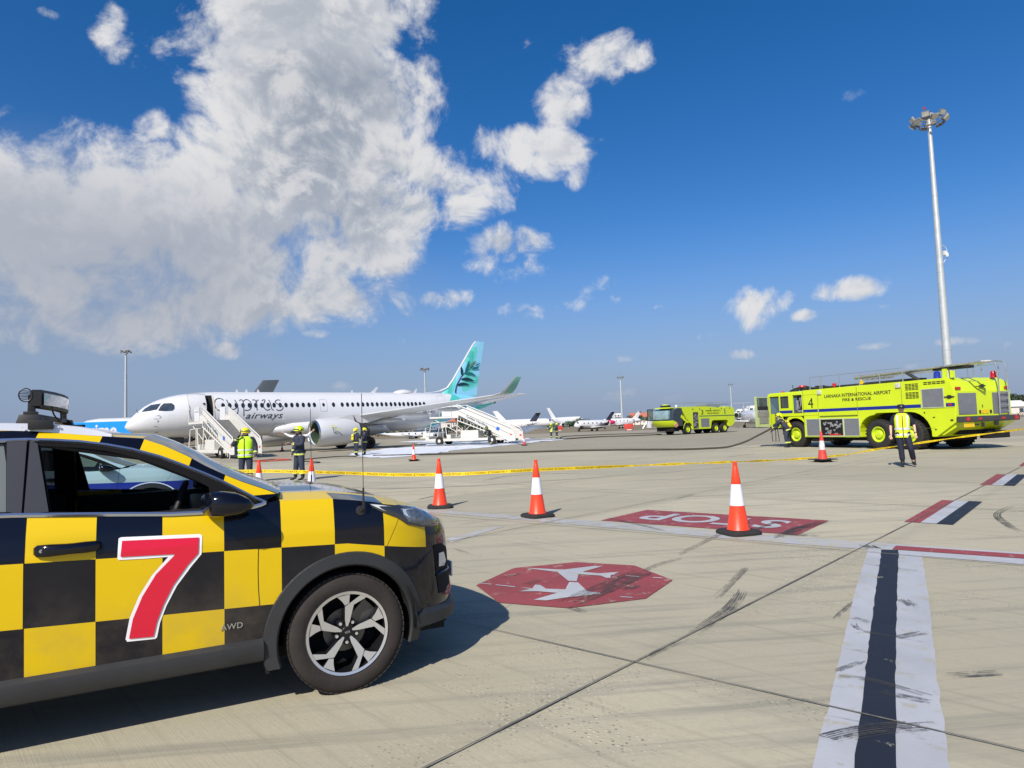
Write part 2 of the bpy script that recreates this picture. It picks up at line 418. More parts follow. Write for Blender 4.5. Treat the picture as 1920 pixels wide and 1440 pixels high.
def paint(name, col, wear=.5, scale=3.0):
    """road paint worn through to the concrete with rubber scuffs"""
    if name in MT: return MT[name]
    m = bpy.data.materials.new(name); m.use_nodes = True; b = NB(m.node_tree); p = m.node_tree.nodes['Principled BSDF']; MT[name] = m
    P = b.new('ShaderNodeTexCoord').outputs['Object']
    n = b.noise(P, 6, 8, .7); c = b.vm('SCALE', (col[0], col[1], col[2]), scale=b.mr(b.noise(P, 1.3, 5, .6), .3, .7, .86, 1.1))
    conc, h, mid, fine, st = concrete_nodes(b, P)
    w = b.ss(n, .66-wear*.18, .74-wear*.12)
    c = b.mix(b.math('MULTIPLY', w, .8), c, conc)
    sc = b.noise(b.vm('MULTIPLY', b.new_rot(P, .65), (.5, 5.0, 1)), scale, 7, .7)
    sc = b.math('MULTIPLY', b.ss(sc, .60, .69), b.ss(b.noise(P, 1.4, 2, .5), .48, .60))
    c = b.mix(b.math('MULTIPLY', sc, .8), c, (.055, .052, .05, 1))
    b.put(p.inputs['Base Color'], c); p.inputs['Roughness'].default_value = .6
    bn = b.new('ShaderNodeBump'); bn.inputs['Strength'].default_value = .4; bn.inputs['Distance'].default_value = .005
    b.put(bn.inputs['Height'], h); b.put(p.inputs['Normal'], bn.outputs[0]); return m
PW = paint('worn_white_paint', (.41, .42, .435), .7); PR = paint('worn_red_paint', (.27, .05, .048), .55); PW2 = paint('faded_white_paint', (.40, .41, .425), 1.4, 2.0); PB = paint('worn_black_paint', (.013, .015, .022), .12)
TY = mat('tyre_mark', (.07, .068, .063), .8, var=.3, vs=30)
def flat(name, polys, m, z, label=None):
    b = MB()
    for p in polys: b.poly([(q[0], q[1], z) for q in p])
    return struct(b.build(name, m, smooth=0, recalc=False))
def strip(name, a, c, w, m, z): # a,c ground points
    a, c = V(a[:2]), V(c[:2]); d = (c-a).normalized(); n = V((-d.y, d.x))*w/2
    return [(a+n)[:], (a-n)[:], (c-n)[:], (c+n)[:]]
def wob(poly, amp=.012, step=.12):
    amp *= .45; step *= .5
    out = []
    for i in range(len(poly)):
        a = V(poly[i][:2]); c = V(poly[(i+1) % len(poly)][:2]); k = max(1, int((c-a).length/step))
        for j in range(k):
            p = a.lerp(c, j/k); out.append((p.x+random.uniform(-amp, amp), p.y+random.uniform(-amp, amp)))
    return out
def gp(L): return [G(x, y)[:2] for x, y in L]
# slab joints: two families of saw cuts
J0 = V((.73, 4.38)); JA = V((.7066, .7076)); JB = V((.7076, -.7066))
jm = mat('joint_filler', (.155, .145, .118), .9, var=.35, vs=25)
jm2 = mat('faint_joint_filler', (.24, .225, .185), .9, var=.2, vs=25)
mb = MB(); mb2 = MB()
def jline(p, d, l0, l1, w, mbx):
    a = p+d*l0; c = p+d*l1; n = V((-d.y, d.x)); k = int((c-a).length/.5)+1
    ro = [];
    for i in range(k+1):
        q = a.lerp(c, i/k); ww = w*random.uniform(.6, 1.25)/2
        ro.append([(q.x+n.x*ww, q.y+n.y*ww, .0125), (q.x-n.x*ww, q.y-n.y*ww, .0125)])
    mbx.grid(ro)
JAx = (V((13.78, 18.04))-V((-.38, 3.14))).normalized()
JBx = V((2.28-(-.54), 3.12-5.48)).normalized()
jline(J0, JAx, -12, 90, .016, mb)
jline(J0, JBx, -7, 30, .011, mb); jline(J0+JAx*9.0, JBx, -30, 40, .016, mb)
for k in (-2, -1, 1, 2, 3, 4, 5, 6, 8): jline(J0-JBx*4.55*k, JAx, -20, 90, .016, mb2)
for k in (4.5, 13.5, 18, 22.5, 27, 31.5, 40): jline(J0+JAx*k, JBx, -50, 50, .02, mb2)
jo = mb.build('slab_joint', jm, smooth=0, recalc=False); struct(jo)
struct(mb2.build('slab_joint', jm2, smooth=0, recalc=False))
# painted markings
wl = [(-3.2, 14.32), (4.62, 8.0), (4.27, 7.56), (-3.2, 13.75)]
flat('white_stop_line', [wob([(-2.9, 13.98), (-1.41, 12.76), (.29, 11.45), (1.33, 10.62), (2.73, 9.36), (4.32, 8.11), (4.62, 7.86), (4.27, 7.5), (4.0, 7.72), (2.64, 8.80), (1.22, 10.08), (-1.04, 12.05), (-2.9, 13.45)], .01)], PW2, .004)
flat('stop_panel', [[(1.35, 10.72), (2.30, 11.80), (4.62, 9.92), (3.68, 8.80)]], PR, .006)
flat('white_border_line', [wob([(4.42, 8.02), (5.47, 7.26), (5.05, 6.72), (4.1, 7.5)], .008), [(5.47, 7.26), (9, 4.72), (8.6, 4.15), (5.05, 6.72)]], PW, .0045)
flat('red_border_line', [[(4.43, 7.86), (9.1, 4.50), (8.97, 4.31), (4.27, 7.66)]], PR, .009)
o8 = [(-.42, 6.62), (-.05, 7.36), (.65, 7.56), (1.26, 7.28), (1.50, 6.56), (1.11, 5.92), (.41, 5.70), (-.18, 5.95)]
flat('octagon_sign_marking', [o8], PR, .006)
LE = [(1.0, 2.55), (1.27, 3.03), (1.73, 3.81), (2.85, 5.75), (4.05, 7.76)]; RE = [(4.49, 7.47), (3.44, 5.67), (2.43, 3.98), (1.85, 2.99), (1.57, 2.5)]
flat('white_guide_line', [wob(LE+RE, .012, .15)], PW, .0055)
flat('black_guide_line', [wob([(1.18, 2.5), (1.45, 3.02), (1.90, 3.80), (3.02, 5.73), (4.15, 7.66), (4.31, 7.60), (3.19, 5.70), (2.07, 3.78), (1.63, 3.01), (1.36, 2.5)], .010, .2)], PB, .0095)
for k in range(4):
    o = JAx*(6.05*k)
    def sh(L): return [(p[0]+o.x, p[1]+o.y) for p in L]
    def wd(a, c, w):
        a = V(a); c = V(c); n = V((JAx.y, -JAx.x))*w; return [a[:], c[:], (c+n)[:], (a+n)[:]]
    a0 = (5.54, 9.58); c0 = (7.50, 11.78)
    n = V((JAx.y, -JAx.x))
    for nm, off, w, m_, zz in (('red_edge_marking', 0, .20, PR, .005), ('white_edge_marking', .20, .20, PW, .007), ('black_edge_marking', .40, .19, PB, .009)):
        a = V(a0)+n*off; c = V(c0)+n*off; flat(nm, [sh([a[:], c[:], (c+n*w)[:], (a+n*w)[:]])], m_, zz)
flat('white_edge_marking', [gp([(838, 1010), (846, 1018), (885, 1006), (945, 988), (928, 988), (880, 1000)])], PW2, .004)
# STOP lettering read from the far side; panel frame: x along the long side, y across
def panel_fn(o, ex, ey, z):
    o, ex, ey = V(o), V(ex), V(ey)
    return lambda x, y, _=0: (o.x+ex.x*x+ey.x*y, o.y+ex.y*x+ey.y*y, z)
pc = V((2.99, 10.31)); ex = (V((1.35, 10.72))-V((3.68, 8.80))); ex.normalize(); ey = V((-ex.y, ex.x))
me = textmesh('STOP', size=1.0, bold=.022, spacing=1.02, align='CENTER')
struct(put_text('stop_lettering', me, panel_fn(pc-ey*.40, ex*.92, ey*1.08, .011), PW))
# aeroplane symbols and holding dashes in the octagon (drawn in the octagon's own frame)
oc = V((.53, 6.62)); ux = (V((1.46, 6.56))-V((-.42, 6.66))).normalized(); uy = V((-ux.y, ux.x))
def I(L): return [gp_fix(q) for q in L]
def gp_fix(q): p = G(870+q[0]/4.683, 1040+q[1]/4.683); return (p.x, p.y)
pl1 = [(515,122),(820,160),(915,238),(990,242),(1005,180),(1200,192),(1250,212),(1285,212),(1290,185),(1385,192),(1312,184),(1360,160),(1290,165),(1195,172),(1040,160),(1205,112),(1150,106),(870,140)]
pl2 = [(612,405),(720,412),(900,385),(1100,365),(1200,352),(1195,342),(1085,332),(1000,252),(925,248),(890,315),(720,308),(670,275),(625,272),(600,305),(495,295),(580,312),(485,332),(640,330),(820,345)]
da = [[(118,258),(240,272),(240,265),(125,256)],[(275,275),(445,295),(450,288),(280,270)],[(1420,195),(1540,205),(1540,198),(1425,192)],[(1660,212),(1740,216),(1740,210),(1660,206)],[(1375,382),(1480,388),(1480,382),(1370,375)]]
flat('aeroplane_symbols', [I(pl1), I(pl2)]+[I(d) for d in da], PW, .0105)
# tyre marks
def tyre(name, pts, w, z=.0115, n=7):
    b = MB()
    for k in range(n):
        off = (k/(n-1)-.5)*w if n > 1 else 0
        P = cr([V((p[0], p[1], z)) for p in pts], 8)
        s0 = random.uniform(0, .25); s1 = random.uniform(.75, 1); P = P[int(s0*len(P)):max(int(s1*len(P)), int(s0*len(P))+3)]
        ww = w/n*random.uniform(.35, .95)
        L = []; Q = []; ph = random.uniform(0, 6)
        for i, p in enumerate(P):
            d = (P[min(i+1, len(P)-1)]-P[max(i-1, 0)]).normalized(); nn = V((-d.y, d.x, 0)); c = p+nn*(off+.15*w/n*math.sin(i*.5+ph))
            e = ww/2*(.35+.65*math.sin(pi*min(1, (i+.5)/len(P)))**.6)
            L.append(c+nn*e); Q.append(c-nn*e)
        b.grid([L, Q])
    return struct(b.build(name, TM, smooth=0, recalc=False))
TM = bpy.data.materials.new('tyre_rub'); TM.use_nodes = True
_b = NB(TM.node_tree); _p = TM.node_tree.nodes['Principled BSDF']; _P = _b.new('ShaderNodeTexCoord').outputs['Object']
_p.inputs['Base Color'].default_value = (.06, .058, .055, 1); _p.inputs['Roughness'].default_value = .8
_b.put(_p.inputs['Alpha'], _b.math('MULTIPLY', _b.ss(_b.noise(_P, 9, 8, .75), .34, .56), .88))
tyre('tyre_mark', gp([(1045, 1138), (1120, 1110), (1190, 1080), (1215, 1072)]), .24, n=10)
tyre('tyre_mark', gp([(1190, 1080), (1240, 1058), (1300, 1045)]), .05, n=3)
for L, w, n in [([(900, 905), (960, 892), (1120, 886)], .10, 2), ([(1262, 938), (1310, 925)], .03, 2), ([(1360, 857), (1425, 851)], .12, 2), ([(1140, 972), (1200, 985), (1250, 998)], .06, 3), ([(780, 938), (855, 921)], .06, 2),
    ([(1540, 1005), (1480, 1000), (1560, 975)], .12, 6), ([(1455, 1010), (1500, 990), (1555, 978)], .10, 6), ([(1270, 1042), (1335, 1010), (1380, 990)], .05, 2), ([(1340, 1125), (1390, 1075), (1400, 1065)], .05, 5), ([(850, 1030), (885, 1040)], .02, 2),
    ([(1620, 1058), (1730, 1074)], .03, 2), ([(1550, 1390), (1640, 1372), (1770, 1362)], .09, 6), ([(1565, 1262), (1625, 1240)], .03, 3), ([(1560, 1268), (1640, 1280), (1755, 1312)], .04, 4), ([(1600, 1170), (1620, 1185), (1740, 1210)], .03, 3), ([(1770, 1270), (1900, 1262)], .05, 2),
    ([(1900, 950), (1870, 965), (1890, 985), (1920, 1000)], .07, 4), ([(1600, 1130), (1560, 1165)], .03, 3), ([(1210, 1240), (1230, 1225), (1300, 1195)], .03, 3), ([(1010, 868), (1180, 863)], .05, 2), ([(1690, 1125), (1715, 1140)], .07, 5), ([(1680, 1198), (1745, 1186)], .05, 4), ([(1600, 1160), (1640, 1172)], .04, 4), ([(1650, 1300), (1755, 1322)], .05, 4), ([(1290, 1195), (1370, 1140), (1395, 1100)], .08, 5), ([(940, 1085), (985, 1075)], .04, 4), ([(985, 1098), (1015, 1088)], .06, 4), ([(1170, 1108), (1200, 1098)], .07, 5), ([(860, 985), (1010, 962)], .02, 1), ([(1100, 1150), (1060, 1138)], .05, 4), ([(1640, 1030), (1620, 1022)], .12, 6), ([(1400, 1003), (1440, 985), (1475, 978)], .06, 5), ([(1005, 950), (1090, 935), (1180, 925)], .03, 2), ([(1230, 905), (1330, 893)], .03, 2), ([(1700, 845), (1760, 838)], .06, 2)]:
    tyre('tyre_mark', gp(L), w*1.15, n=n+1)
# ---------------------------------------------------------------- cars
CA = R(27); CAX = V((cos(CA), sin(CA), 0)); CN = V((-sin(CA), cos(CA), 0)); CO = V((-1.4414, 4.8526, 0))
def car_px(px, py, y0, k=0.0, z0=0.0):
    """where the view ray through a photo point meets the plane y = y0 + k (z - z0) of the near car"""
    d = ray(px, py); c = V((0, 0, CH))-CO
    t = (y0+k*(c.z-z0)-c.dot(CN))/(d.dot(CN)-k*d.z); q = c+d*t
    return V((q.dot(CAX), q.dot(CN), q.z))
WZ = [(.22,.78),(.27,.82),(.32,.87),(.38,.905),(.5,.912),(.65,.92),(.85,.926),(.97,.927),(1.02,.918),(1.08,.908),(1.13,.893),(1.17,.88),(1.3,.84)]
XF = [(.2,.78),(.28,.84),(.36,.885),(.44,.90),(.52,.885),(.62,.87),(.75,.865),(.85,.85),(.93,.815),(1.0,.76),(1.06,.70),(1.2,.60)]
XR = [(.2,-3.42),(.4,-3.54),(.6,-3.58),(.8,-3.55),(.95,-3.50),(1.1,-3.46),(1.3,-3.38)]
ZT = [(-3.6,1.26),(-2.4,1.225),(-1.65,1.192),(-1.24,1.162),(-.8,1.135),(-.55,1.14),(-.4,1.165),(-.1,1.155),(.12,1.125),(.3,1.085),(.45,1.04),(.58,.99),(.7,.935),(.8,.89),(.9,.86)]
def hull(tcol, v, zlo=.25):
    """tcol: ('x', X) straight part or ('f', t) nose sweep or ('r', t) tail sweep; v 0..1 height"""
    k, a = tcol; X = a if k == 'x' else 0; z = .7
    for _ in range(6):
        zt = interp(ZT, X)
        lo = zlo if abs(X) > -1 else zlo
        z = lo+(zt-lo)*v; w = interp(WZ, z)
        if k == 'x': y = w
        elif k == 'f':
            xf = interp(XF, z); X = .06+(xf-.06)*sin(a)**(2/2.55); y = w*max(cos(a), 0)**(2/2.55)
        else:
            xr = interp(XR, z); X = -3.0+(xr+3.0)*sin(a)**(2/2.8); y = w*max(cos(a), 0)**(2/2.8)
    return V((X, -y, z))
def lin(a, b, n): return [a+(b-a)*i/n for i in range(n+1)]
def car_paint(name, kind):
    m = bpy.data.materials.new(name); m.use_nodes = True; b = NB(m.node_tree); p = m.node_tree.nodes['Principled BSDF']
    P = b.new('ShaderNodeTexCoord').outputs['Object']; x, y, z = b.xyz(P)
    dirt = b.noise(P, 2.2, 7, .65); spk = b.noise(P, 90, 2, .5)
    def gt(a, v): return b.math('GREATER_THAN', a, v)
    if kind == 'check':
        col = b.math('FLOOR', b.math('MULTIPLY', b.math('ADD', x, 1.59), 1/.303))
        zz = b.math('ADD', b.math('MULTIPLY_ADD', b.math('ADD', x, .4), .047, z), b.math('MULTIPLY', b.math('MAXIMUM', x, 0.0), .13))
        row = b.math('ADD', gt(zz, .585), gt(zz, .902))
        par = b.math('MODULO', b.math('ADD', b.math('ADD', col, row), 100.0), 2.0)
        isy = b.math('LESS_THAN', par, .5)
        isy = b.math('MULTIPLY', isy, b.math('SUBTRACT', 1.0, b.math('MAXIMUM', b.math('MULTIPLY', gt(x, .53), b.math('MAXIMUM', b.math('LESS_THAN', z, .845), b.math('LESS_THAN', x, .62))), b.math('MULTIPLY', gt(x, .2), b.math('LESS_THAN', z, .72)))))
        # pillar band
        xs = b.math('MULTIPLY_ADD', z, -.35, b.math('ADD', x, .53)); bd = None
        for e in (-1.60, -1.30, -1.09, -.81, -.60): 
            gg = gt(xs, e); bd = gg if bd is None else b.math('ADD', bd, gg)
        isb = b.math('GREATER_THAN', b.math('MODULO', bd, 2.0), .5)
        up = b.math('MULTIPLY', gt(z, 1.205), b.math('LESS_THAN', x, -.35))
        isy = b.math('ADD', b.math('MULTIPLY', isy, b.math('SUBTRACT', 1.0, up)), b.math('MULTIPLY', isb, up))
        # roof and bonnet: columns across
        yr = b.math('FLOOR', b.math('MULTIPLY', b.math('ADD', y, 10.16), 1/.32))
        top = b.math('MULTIPLY', b.math('LESS_THAN', b.math('ABSOLUTE', y), .69), gt(z, b.math('SUBTRACT', 1.13, b.math('MAXIMUM', b.math('MULTIPLY', x, .32), 0.0))))
        par2 = b.math('LESS_THAN', b.math('MODULO', b.math('ADD', b.math('ADD', col, yr), 100.0), 2.0), .5)
        fw_ = gt(x, -.5); par2 = b.math('ADD', b.math('MULTIPLY', par2, b.math('SUBTRACT', 1.0, fw_)), b.math('MULTIPLY', fw_, gt(b.math('ABSOLUTE', y), .60)))
        isy = b.math('ADD', b.math('MULTIPLY', isy, b.math('SUBTRACT', 1.0, top)), b.math('MULTIPLY', par2, top))
        # dark shut lines
        c = b.mix(isy, (.0035, .004, .009, 1), (.67, .455, .0005, 1))
        ro = b.mr(isy, 0.0, 1.0, .07, .3)
    else:
        isy = gt(b.math('MULTIPLY_ADD', x, .03, z), .875)
        c = b.mix(isy, (.015, .035, .32, 1), (.42, .54, .60, 1)); ro = .15
    def line(v, w=.0026): return b.math('LESS_THAN', b.math('ABSOLUTE', v), w)
    bow = b.math('MULTIPLY_ADD', b.math('POWER', b.math('SUBTRACT', z, .78), 2.0), -.22, b.math('ADD', x, -.0))
    l1 = line(b.math('ADD', bow, .505)); l2 = line(b.math('ADD', x, 1.588), .003); l3 = line(b.math('ADD', x, 2.62))
    low = b.math('LESS_THAN', z, 1.2)
    ln = b.math('MULTIPLY', b.math('MAXIMUM', b.math('MAXIMUM', l1, l2), l3), low)
    l4 = b.math('MULTIPLY', line(b.math('ADD', b.math('SUBTRACT', x, .30), b.math('MULTIPLY', b.math('SUBTRACT', .94, z), .55)), .002), b.math('MULTIPLY', gt(z, .84), gt(x, .2)))
    ln = b.math('MAXIMUM', ln, l4)
    c = b.mix(ln, c, (.003, .003, .003, 1))
    dl = b.ss(z, 1.0, .3)
    c = b.mix(b.math('MULTIPLY', b.math('MULTIPLY', b.ss(dirt, .38, .72), .34), dl), c, (.17, .14, .10, 1))
    c = b.mix(b.math('MULTIPLY', b.ss(spk, .76, .82), .55), c, (.06, .05, .035, 1))
    b.put(p.inputs['Base Color'], c); b.put(p.inputs['Roughness'], ro)
    p.inputs['Coat Weight'].default_value = .15; p.inputs['Specular IOR Level'].default_value = .36; p.inputs['Coat Roughness'].default_value = .06
    bn = b.new('ShaderNodeBump'); bn.inputs['Strength'].default_value = .03; bn.inputs['Distance'].default_value = .02
    b.put(bn.inputs['Height'], b.noise(P, 4.5, 2, .5)); b.put(p.inputs['Normal'], bn.outputs[0])
    return m
CHK = car_paint('black_and_yellow_check_paint', 'check'); POL = car_paint('white_and_blue_patrol_paint', 'patrol')
CLAD = mat('grey_cladding', (.026, .027, .028), .5, var=.2, vs=5, bump=.25, bs=300)
CGL = glass('car_glass', (.62, .74, .72), .03); CGD = glass('privacy_glass', (.10, .12, .13), .55)
WSG = glass('windscreen_glass', (.22, .28, .30), .12, .05)
INT = mat('dark_trim', (.010, .010, .011), .6, var=.1); ROT = mat('brake_disc', (.13, .125, .12), .4, .8, var=.1)
RIMD = mat('dark_alloy', (.018, .018, .020), .35, .5, var=.08); RIMF = mat('machined_alloy', (.66, .66, .66), .30, .75, var=.06)
DRUB = mat('dusty_tyre', (.026, .021, .018), .85, var=.3, vs=7, bump=.25, bs=60)
CHR2 = mat('window_chrome', (.58, .64, .74), .16, .9, var=0)
SILV = mat('silver_rail', (.72, .73, .75), .3, .35, var=.03)
def make_wheel(parent, c, side, rr=.350, w=.225, rim=.240, detail=True):
    """side -1 faces -Y"""
    root = bpy.data.objects.new('wheel', None); COL.objects.link(root); root.parent = parent; root.location = c; root.empty_display_size = .1
    b = MB(); hw = w/2; n = 72
    prof = [(rim-.01, hw*.80), (rim+.008, hw*.93), (rim+.03, hw*1.0), (rim+.055, hw*1.03), (rr-.035, hw*.99), (rr-.016, hw*.92), (rr-.004, hw*.80), (rr, hw*.6), (rr+.001, 0)]
    prof = [(r, side*y) for r, y in prof]; prof = prof+[(r, -y) for r, y in prof[::-1][1:]]
    b.lathe(prof, ax=(0, 1, 0), seg=n)
    # tread blocks on the shoulder
    for k in range(64):
        a = 2*pi*k/64
        for s in (-1, 1):
            q = M.Rotation(a, 3, 'Y')
            b.box(q @ V((0, s*hw*.72, rr-.0035)), (.026, hw*.36, .008), rot=q)
    # flattened where it carries the car
    b.v = [V((v.x*(1+.03*(v.z < -rr+.03)), v.y, max(v.z, -rr+.004))) for v in b.v]
    b.build('tyre', DRUB, root, smooth=40)
    r = MB(); yf = side*hw
    def ringp(r0, r1, y0, y1, mi):
        r.cur = mi; r.lathe([(r0, y0), (r1, y1)], ax=(0, 1, 0), seg=60)
    ringp(rim-.012, rim+.004, yf*.94, yf*.98, 1); ringp(rim+.004, rim+.006, yf*.98, yf*.85, 1)
    ringp(rim-.012, rim-.02, yf*.94, yf*.6, 0); ringp(rim-.02, rim-.03, yf*.6, -yf*.7, 0)
    if detail:
        s1 = [(-.02,.13),(-.05,.32),(-.05,.66),(.40,.94),(.54,.85),(.175,.68),(.11,.42),(.08,.28),(.02,.13)]
        s2 = [(-.25,.93),(.07,.97),(.055,.74),(-.05,.685),(-.125,.80)]
        Rm = rim-.006
        for k in range(5):
            a = -2*pi*k/5; ca, sa = cos(a), sin(a)
            for sh in (s1, s2):
                P = []
                for (px, pz) in sh:
                    q = math.hypot(px, pz); yy = yf*(.70+.22*min(1, q)**1.2)
                    X = (px*ca-pz*sa)*Rm; Z = (px*sa+pz*ca)*Rm
                    P.append((X, yy, Z))
                o = len(r.v); kk = len(P)
                r.v += [V(p) for p in P]+[V((p[0]*.97, p[1]-side*.05, p[2]*.97)) for p in P]
                r.f.append(tuple(o+i for i in range(kk))); r.m.append(1)
                for i in range(kk): r.f.append((o+i, o+(i+1) % kk, o+(i+1) % kk+kk, o+i+kk)); r.m.append(0)
        r.cur = 0; r.cyl((0, yf*.2, 0), (0, yf*.72, 0), .052, .047, 24)
        r.cyl((0, yf*.72, 0), (0, yf*.76, 0), .034, .030, 24)
        for k in range(5):
            a = 2*pi*(k+.5)/5; r.cur = 0; c0 = (sin(a)*.062, 0, cos(a)*.062)
            r.cyl((c0[0], yf*.3, c0[2]), (c0[0], yf*.60, c0[2]), .019, .019, 12)
            r.cur = 1; r.cyl((c0[0], yf*.58, c0[2]), (c0[0], yf*.68, c0[2]), .011, .010, 6)
    else:
        for k in range(7):
            a = 2*pi*k/7; q = M.Rotation(a, 3, 'Y'); r.cur = 1
            r.box(q @ V((0, yf*.85, rim*.5)), (.05, .03, rim*.95), rot=q)
        r.cyl((0, yf*.5, 0), (0, yf*.9, 0), .06)
    r.build('rim', [RIMD, RIMF], root, smooth=30)
    d = MB(); d.cyl((0, -yf*.1, 0), (0, yf*.1, 0), .150, seg=40) if False else d.cyl((0, -yf*.1, 0), (0, yf*.1, 0), .128, seg=40); d.box((.10, yf*.2, .09), (.10, .05, .14), rot=M.Rotation(.8, 3, 'Y')); d.build('brake_disc', ROT, root)
    d = MB(); d.cyl((0, -yf*.6, 0), (0, -yf*.5, 0), rim-.03, seg=30); d.build('wheel_well_backing', DARK, root)
    return root
def make_car(kind):
    chk = kind == 'check'
    if chk: root = thing('checkered_patrol_car', 'black and yellow checkered car with a big red 7 on its door', 'car', CO, CA)
    else: root = thing('patrol_car', 'white and blue patrol car seen through the open window of the checkered car', 'car')
    PM = CHK if chk else POL
    cols = [('r', t) for t in lin(pi/2, .12, 9)]+[('x', x) for x in lin(-3.0, -2.62, 9)]+[('x', x) for x in lin(-2.58, -1.62, 24)]+[('x', x) for x in (-1.588,)]
    cols += [('x', x) for x in lin(-1.55, -.54, 24)]+[('x', -.505)]+[('x', x) for x in lin(-.47, .06, 22)]+[('f', t) for t in lin(.12, pi/2, 34)]
    nv = 40
    rows = [[hull(c, v) for c in cols] for v in lin(0, 1, nv)]
    def cut(p):
        return (math.hypot(p.x, p.z-.35) < .425 and p.y < -.5) or (math.hypot(p.x+2.67, p.z-.35) < .425 and p.y < -.5)
    def region(p):
        if p.x > -.505: return 'bumper' if (p.x > .45 and p.z < .84) or p.x > .72 and p.z < .93 else 'body'
        if p.x > -1.588 and p.z > .40: return 'front_door'
        if -2.3 < p.x < -1.588 and p.z > .40: return 'rear_door'
        return 'body'
    parts = {}
    for j in range(nv):
        for i in range(len(cols)-1):
            q = [rows[j][i], rows[j][i+1], rows[j+1][i+1], rows[j+1][i]]; c = sum(q, V())/4
            if cut(c): continue
            parts.setdefault(region(c), MB()).add(q, [(0, 1, 2, 3)])
    objs = {}
    # bonnet surface between the two top edges
    ed = [hull(c, 1.0) for c in cols if (c[0] == 'x' and c[1] > -.45) or c[0] == 'f']
    hb = MB(); hr = []
    for u, e in enumerate(ed):
        uu = u/(len(ed)-1); bl = min(1, abs(e.y)/.8); row = []
        for q in lin(-1, 1, 24):
            row.append(V((e.x+.09*(1-q*q)*(1-uu)**3, e.y*-q if False else -abs(e.y)*-q, e.z+(.030*(1-q*q)**.7)*bl+.008*math.exp(-((abs(q)-.72)/.1)**2)*bl)))
        hr.append(row)
    hb.grid(hr); hb.build('bonnet', PM, root, smooth=60)
    parts['body'].mirror(); parts['bumper'].mirror()
    # rocker cladding, floor
    def ys(z): return -(.885-.40*(z-1.16))
    # greenhouse outlines (x, z) on the leaning side plane
    arc = [(-2.75,1.50),(-2.4,1.555),(-2.0,1.575),(-1.73,1.574),(-1.62,1.574),(-1.5,1.566),(-1.38,1.553),(-1.26,1.532),(-1.13,1.50),(-1.0,1.455),(-.89,1.405),(-.78,1.352),(-.70,1.31),(-.62,1.262),(-.51,1.195),(-.46,1.17)]
    top = [(-2.75,1.59),(-2.4,1.615),(-2.0,1.625),(-1.73,1.62),(-1.62,1.614),(-1.5,1.60),(-1.38,1.585),(-1.27,1.572),(-1.09,1.555),(-.98,1.51),(-.86,1.445),(-.77,1.385),(-.68,1.335),(-.58,1.285),(-.46,1.235),(-.385,1.20)]
    def P3(p, o=0): return V((p[0], ys(p[1])-o, p[1]))
    b = parts['body']; bb = MB(); bb.grid([[P3(p) for p in arc], [P3(p)+V((0, .012, 0)) for p in top]])
    # D pillar / quarter
    bb.grid([[P3(p) for p in [(-2.75, 1.50), (-2.95, 1.40), (-3.2, 1.235)]], [P3(p)+V((0, .01, 0)) for p in [(-2.75, 1.59), (-3.12, 1.52), (-3.42, 1.25)]]])
    bb.mirror(); b.add(bb.v, bb.f)
    # roof
    rr = []
    rxs = [p for p in top if p[0] <= -1.08]; rxs = [(-3.25, 1.50), (-3.0, 1.555)]+rxs
    for (x, z) in rxs:
        y0 = abs(ys(z))-.012; row = []
        for q in lin(-1, 1, 16):
            fx = .05*(1-q*q)*(1 if x > -1.2 else 0)*1.0
            row.append(V((x+fx, y0*q, z+.026*(1-abs(q)**2.4))))
        rr.append(row)
    b.grid(rr)
    # tail end closing plate
    b.build('body', PM, root, smooth=42)
    parts['bumper'].build('front_bumper', PM, root, smooth=42)
    for nm in ('front_door', 'rear_door'):
        b = parts[nm]; mb2 = MB(); mb2.v = [V((p.x, -p.y, p.z)) for p in b.v]; mb2.f = [f[::-1] for f in b.f]; mb2.m = list(b.m)
        o = b.build(nm, PM, root, smooth=42); mb2.build(nm, PM, root, smooth=42); objs[nm] = o
    # cladding: arches and sills
    c = MB()
    for xc in (0, -2.67):
        L = []
        for k in range(37):
            a = R(-18+216*k/36)
            def arch(r, off):
                x = xc+cos(a)*r; z = max(.35+sin(a)*r, .22); w = interp(WZ, max(z, .4))
                if xc == 0 and x > .06:
                    xf = interp(XF, z); q = min((x-.06)/(xf-.06), .999); w = w*(1-q**2.55)**(1/2.55)
                return V((x, -w-off, z))
            p0, p1, p2, p3, p4 = arch(.486, -.004), arch(.478, .012), arch(.412, .018), arch(.400, .004), arch(.40, -.10)
            L.append([p0, p1, p2, p3, p4])
        c.grid(L)
    sill = [(-2.24, -.48)]
    for (a0, a1) in sill:
        sec = [(-.905, .405), (-.938, .385), (-.945, .33), (-.925, .288), (-.86, .262), (-.6, .25)]
        c.grid([[V((x, y, z)) for y, z in sec] for x in lin(a0, a1, 6)])
    c.mirror(); c.build('wheel_arch_cladding', CLAD, root, smooth=40)
    u = MB(); u.box((-1.33, 0, .27), (4.0, 1.5, .06)); u.box((-1.34, 0, .5), (1.75, 1.66, .46)); u.box((.62, 0, .45), (.2, 1.3, .4))
    for xc in (0, -2.67):
        for s in (-1, 1):
            pr = [V((xc+cos(R(a))*.44, s*.90, .35+sin(R(a))*.44)) for a in range(0, 181, 15)]
            u.grid([pr, [V((p.x, s*.5, p.z)) for p in pr]]); u.box((xc, s*.48, .5), (.86, .02, .6))
            u.box((xc-.455, s*.80, .33), (.02, .2, .26))
    u.build('underbody', DARK, root, smooth=0)
    # front lip of the bumper
    f = MB(); L = []
    for t in lin(.35, pi/2, 20):
        p = hull(('f', t), .2); q = hull(('f', t), .02); n = V((p.x, p.y, 0)).normalized()
        L.append([p+n*.002, V((p.x, p.y, p.z-.03))+n*.03, V((p.x, p.y, p.z-.10))+n*.03, q+n*.0-V((.02, 0, .02))])
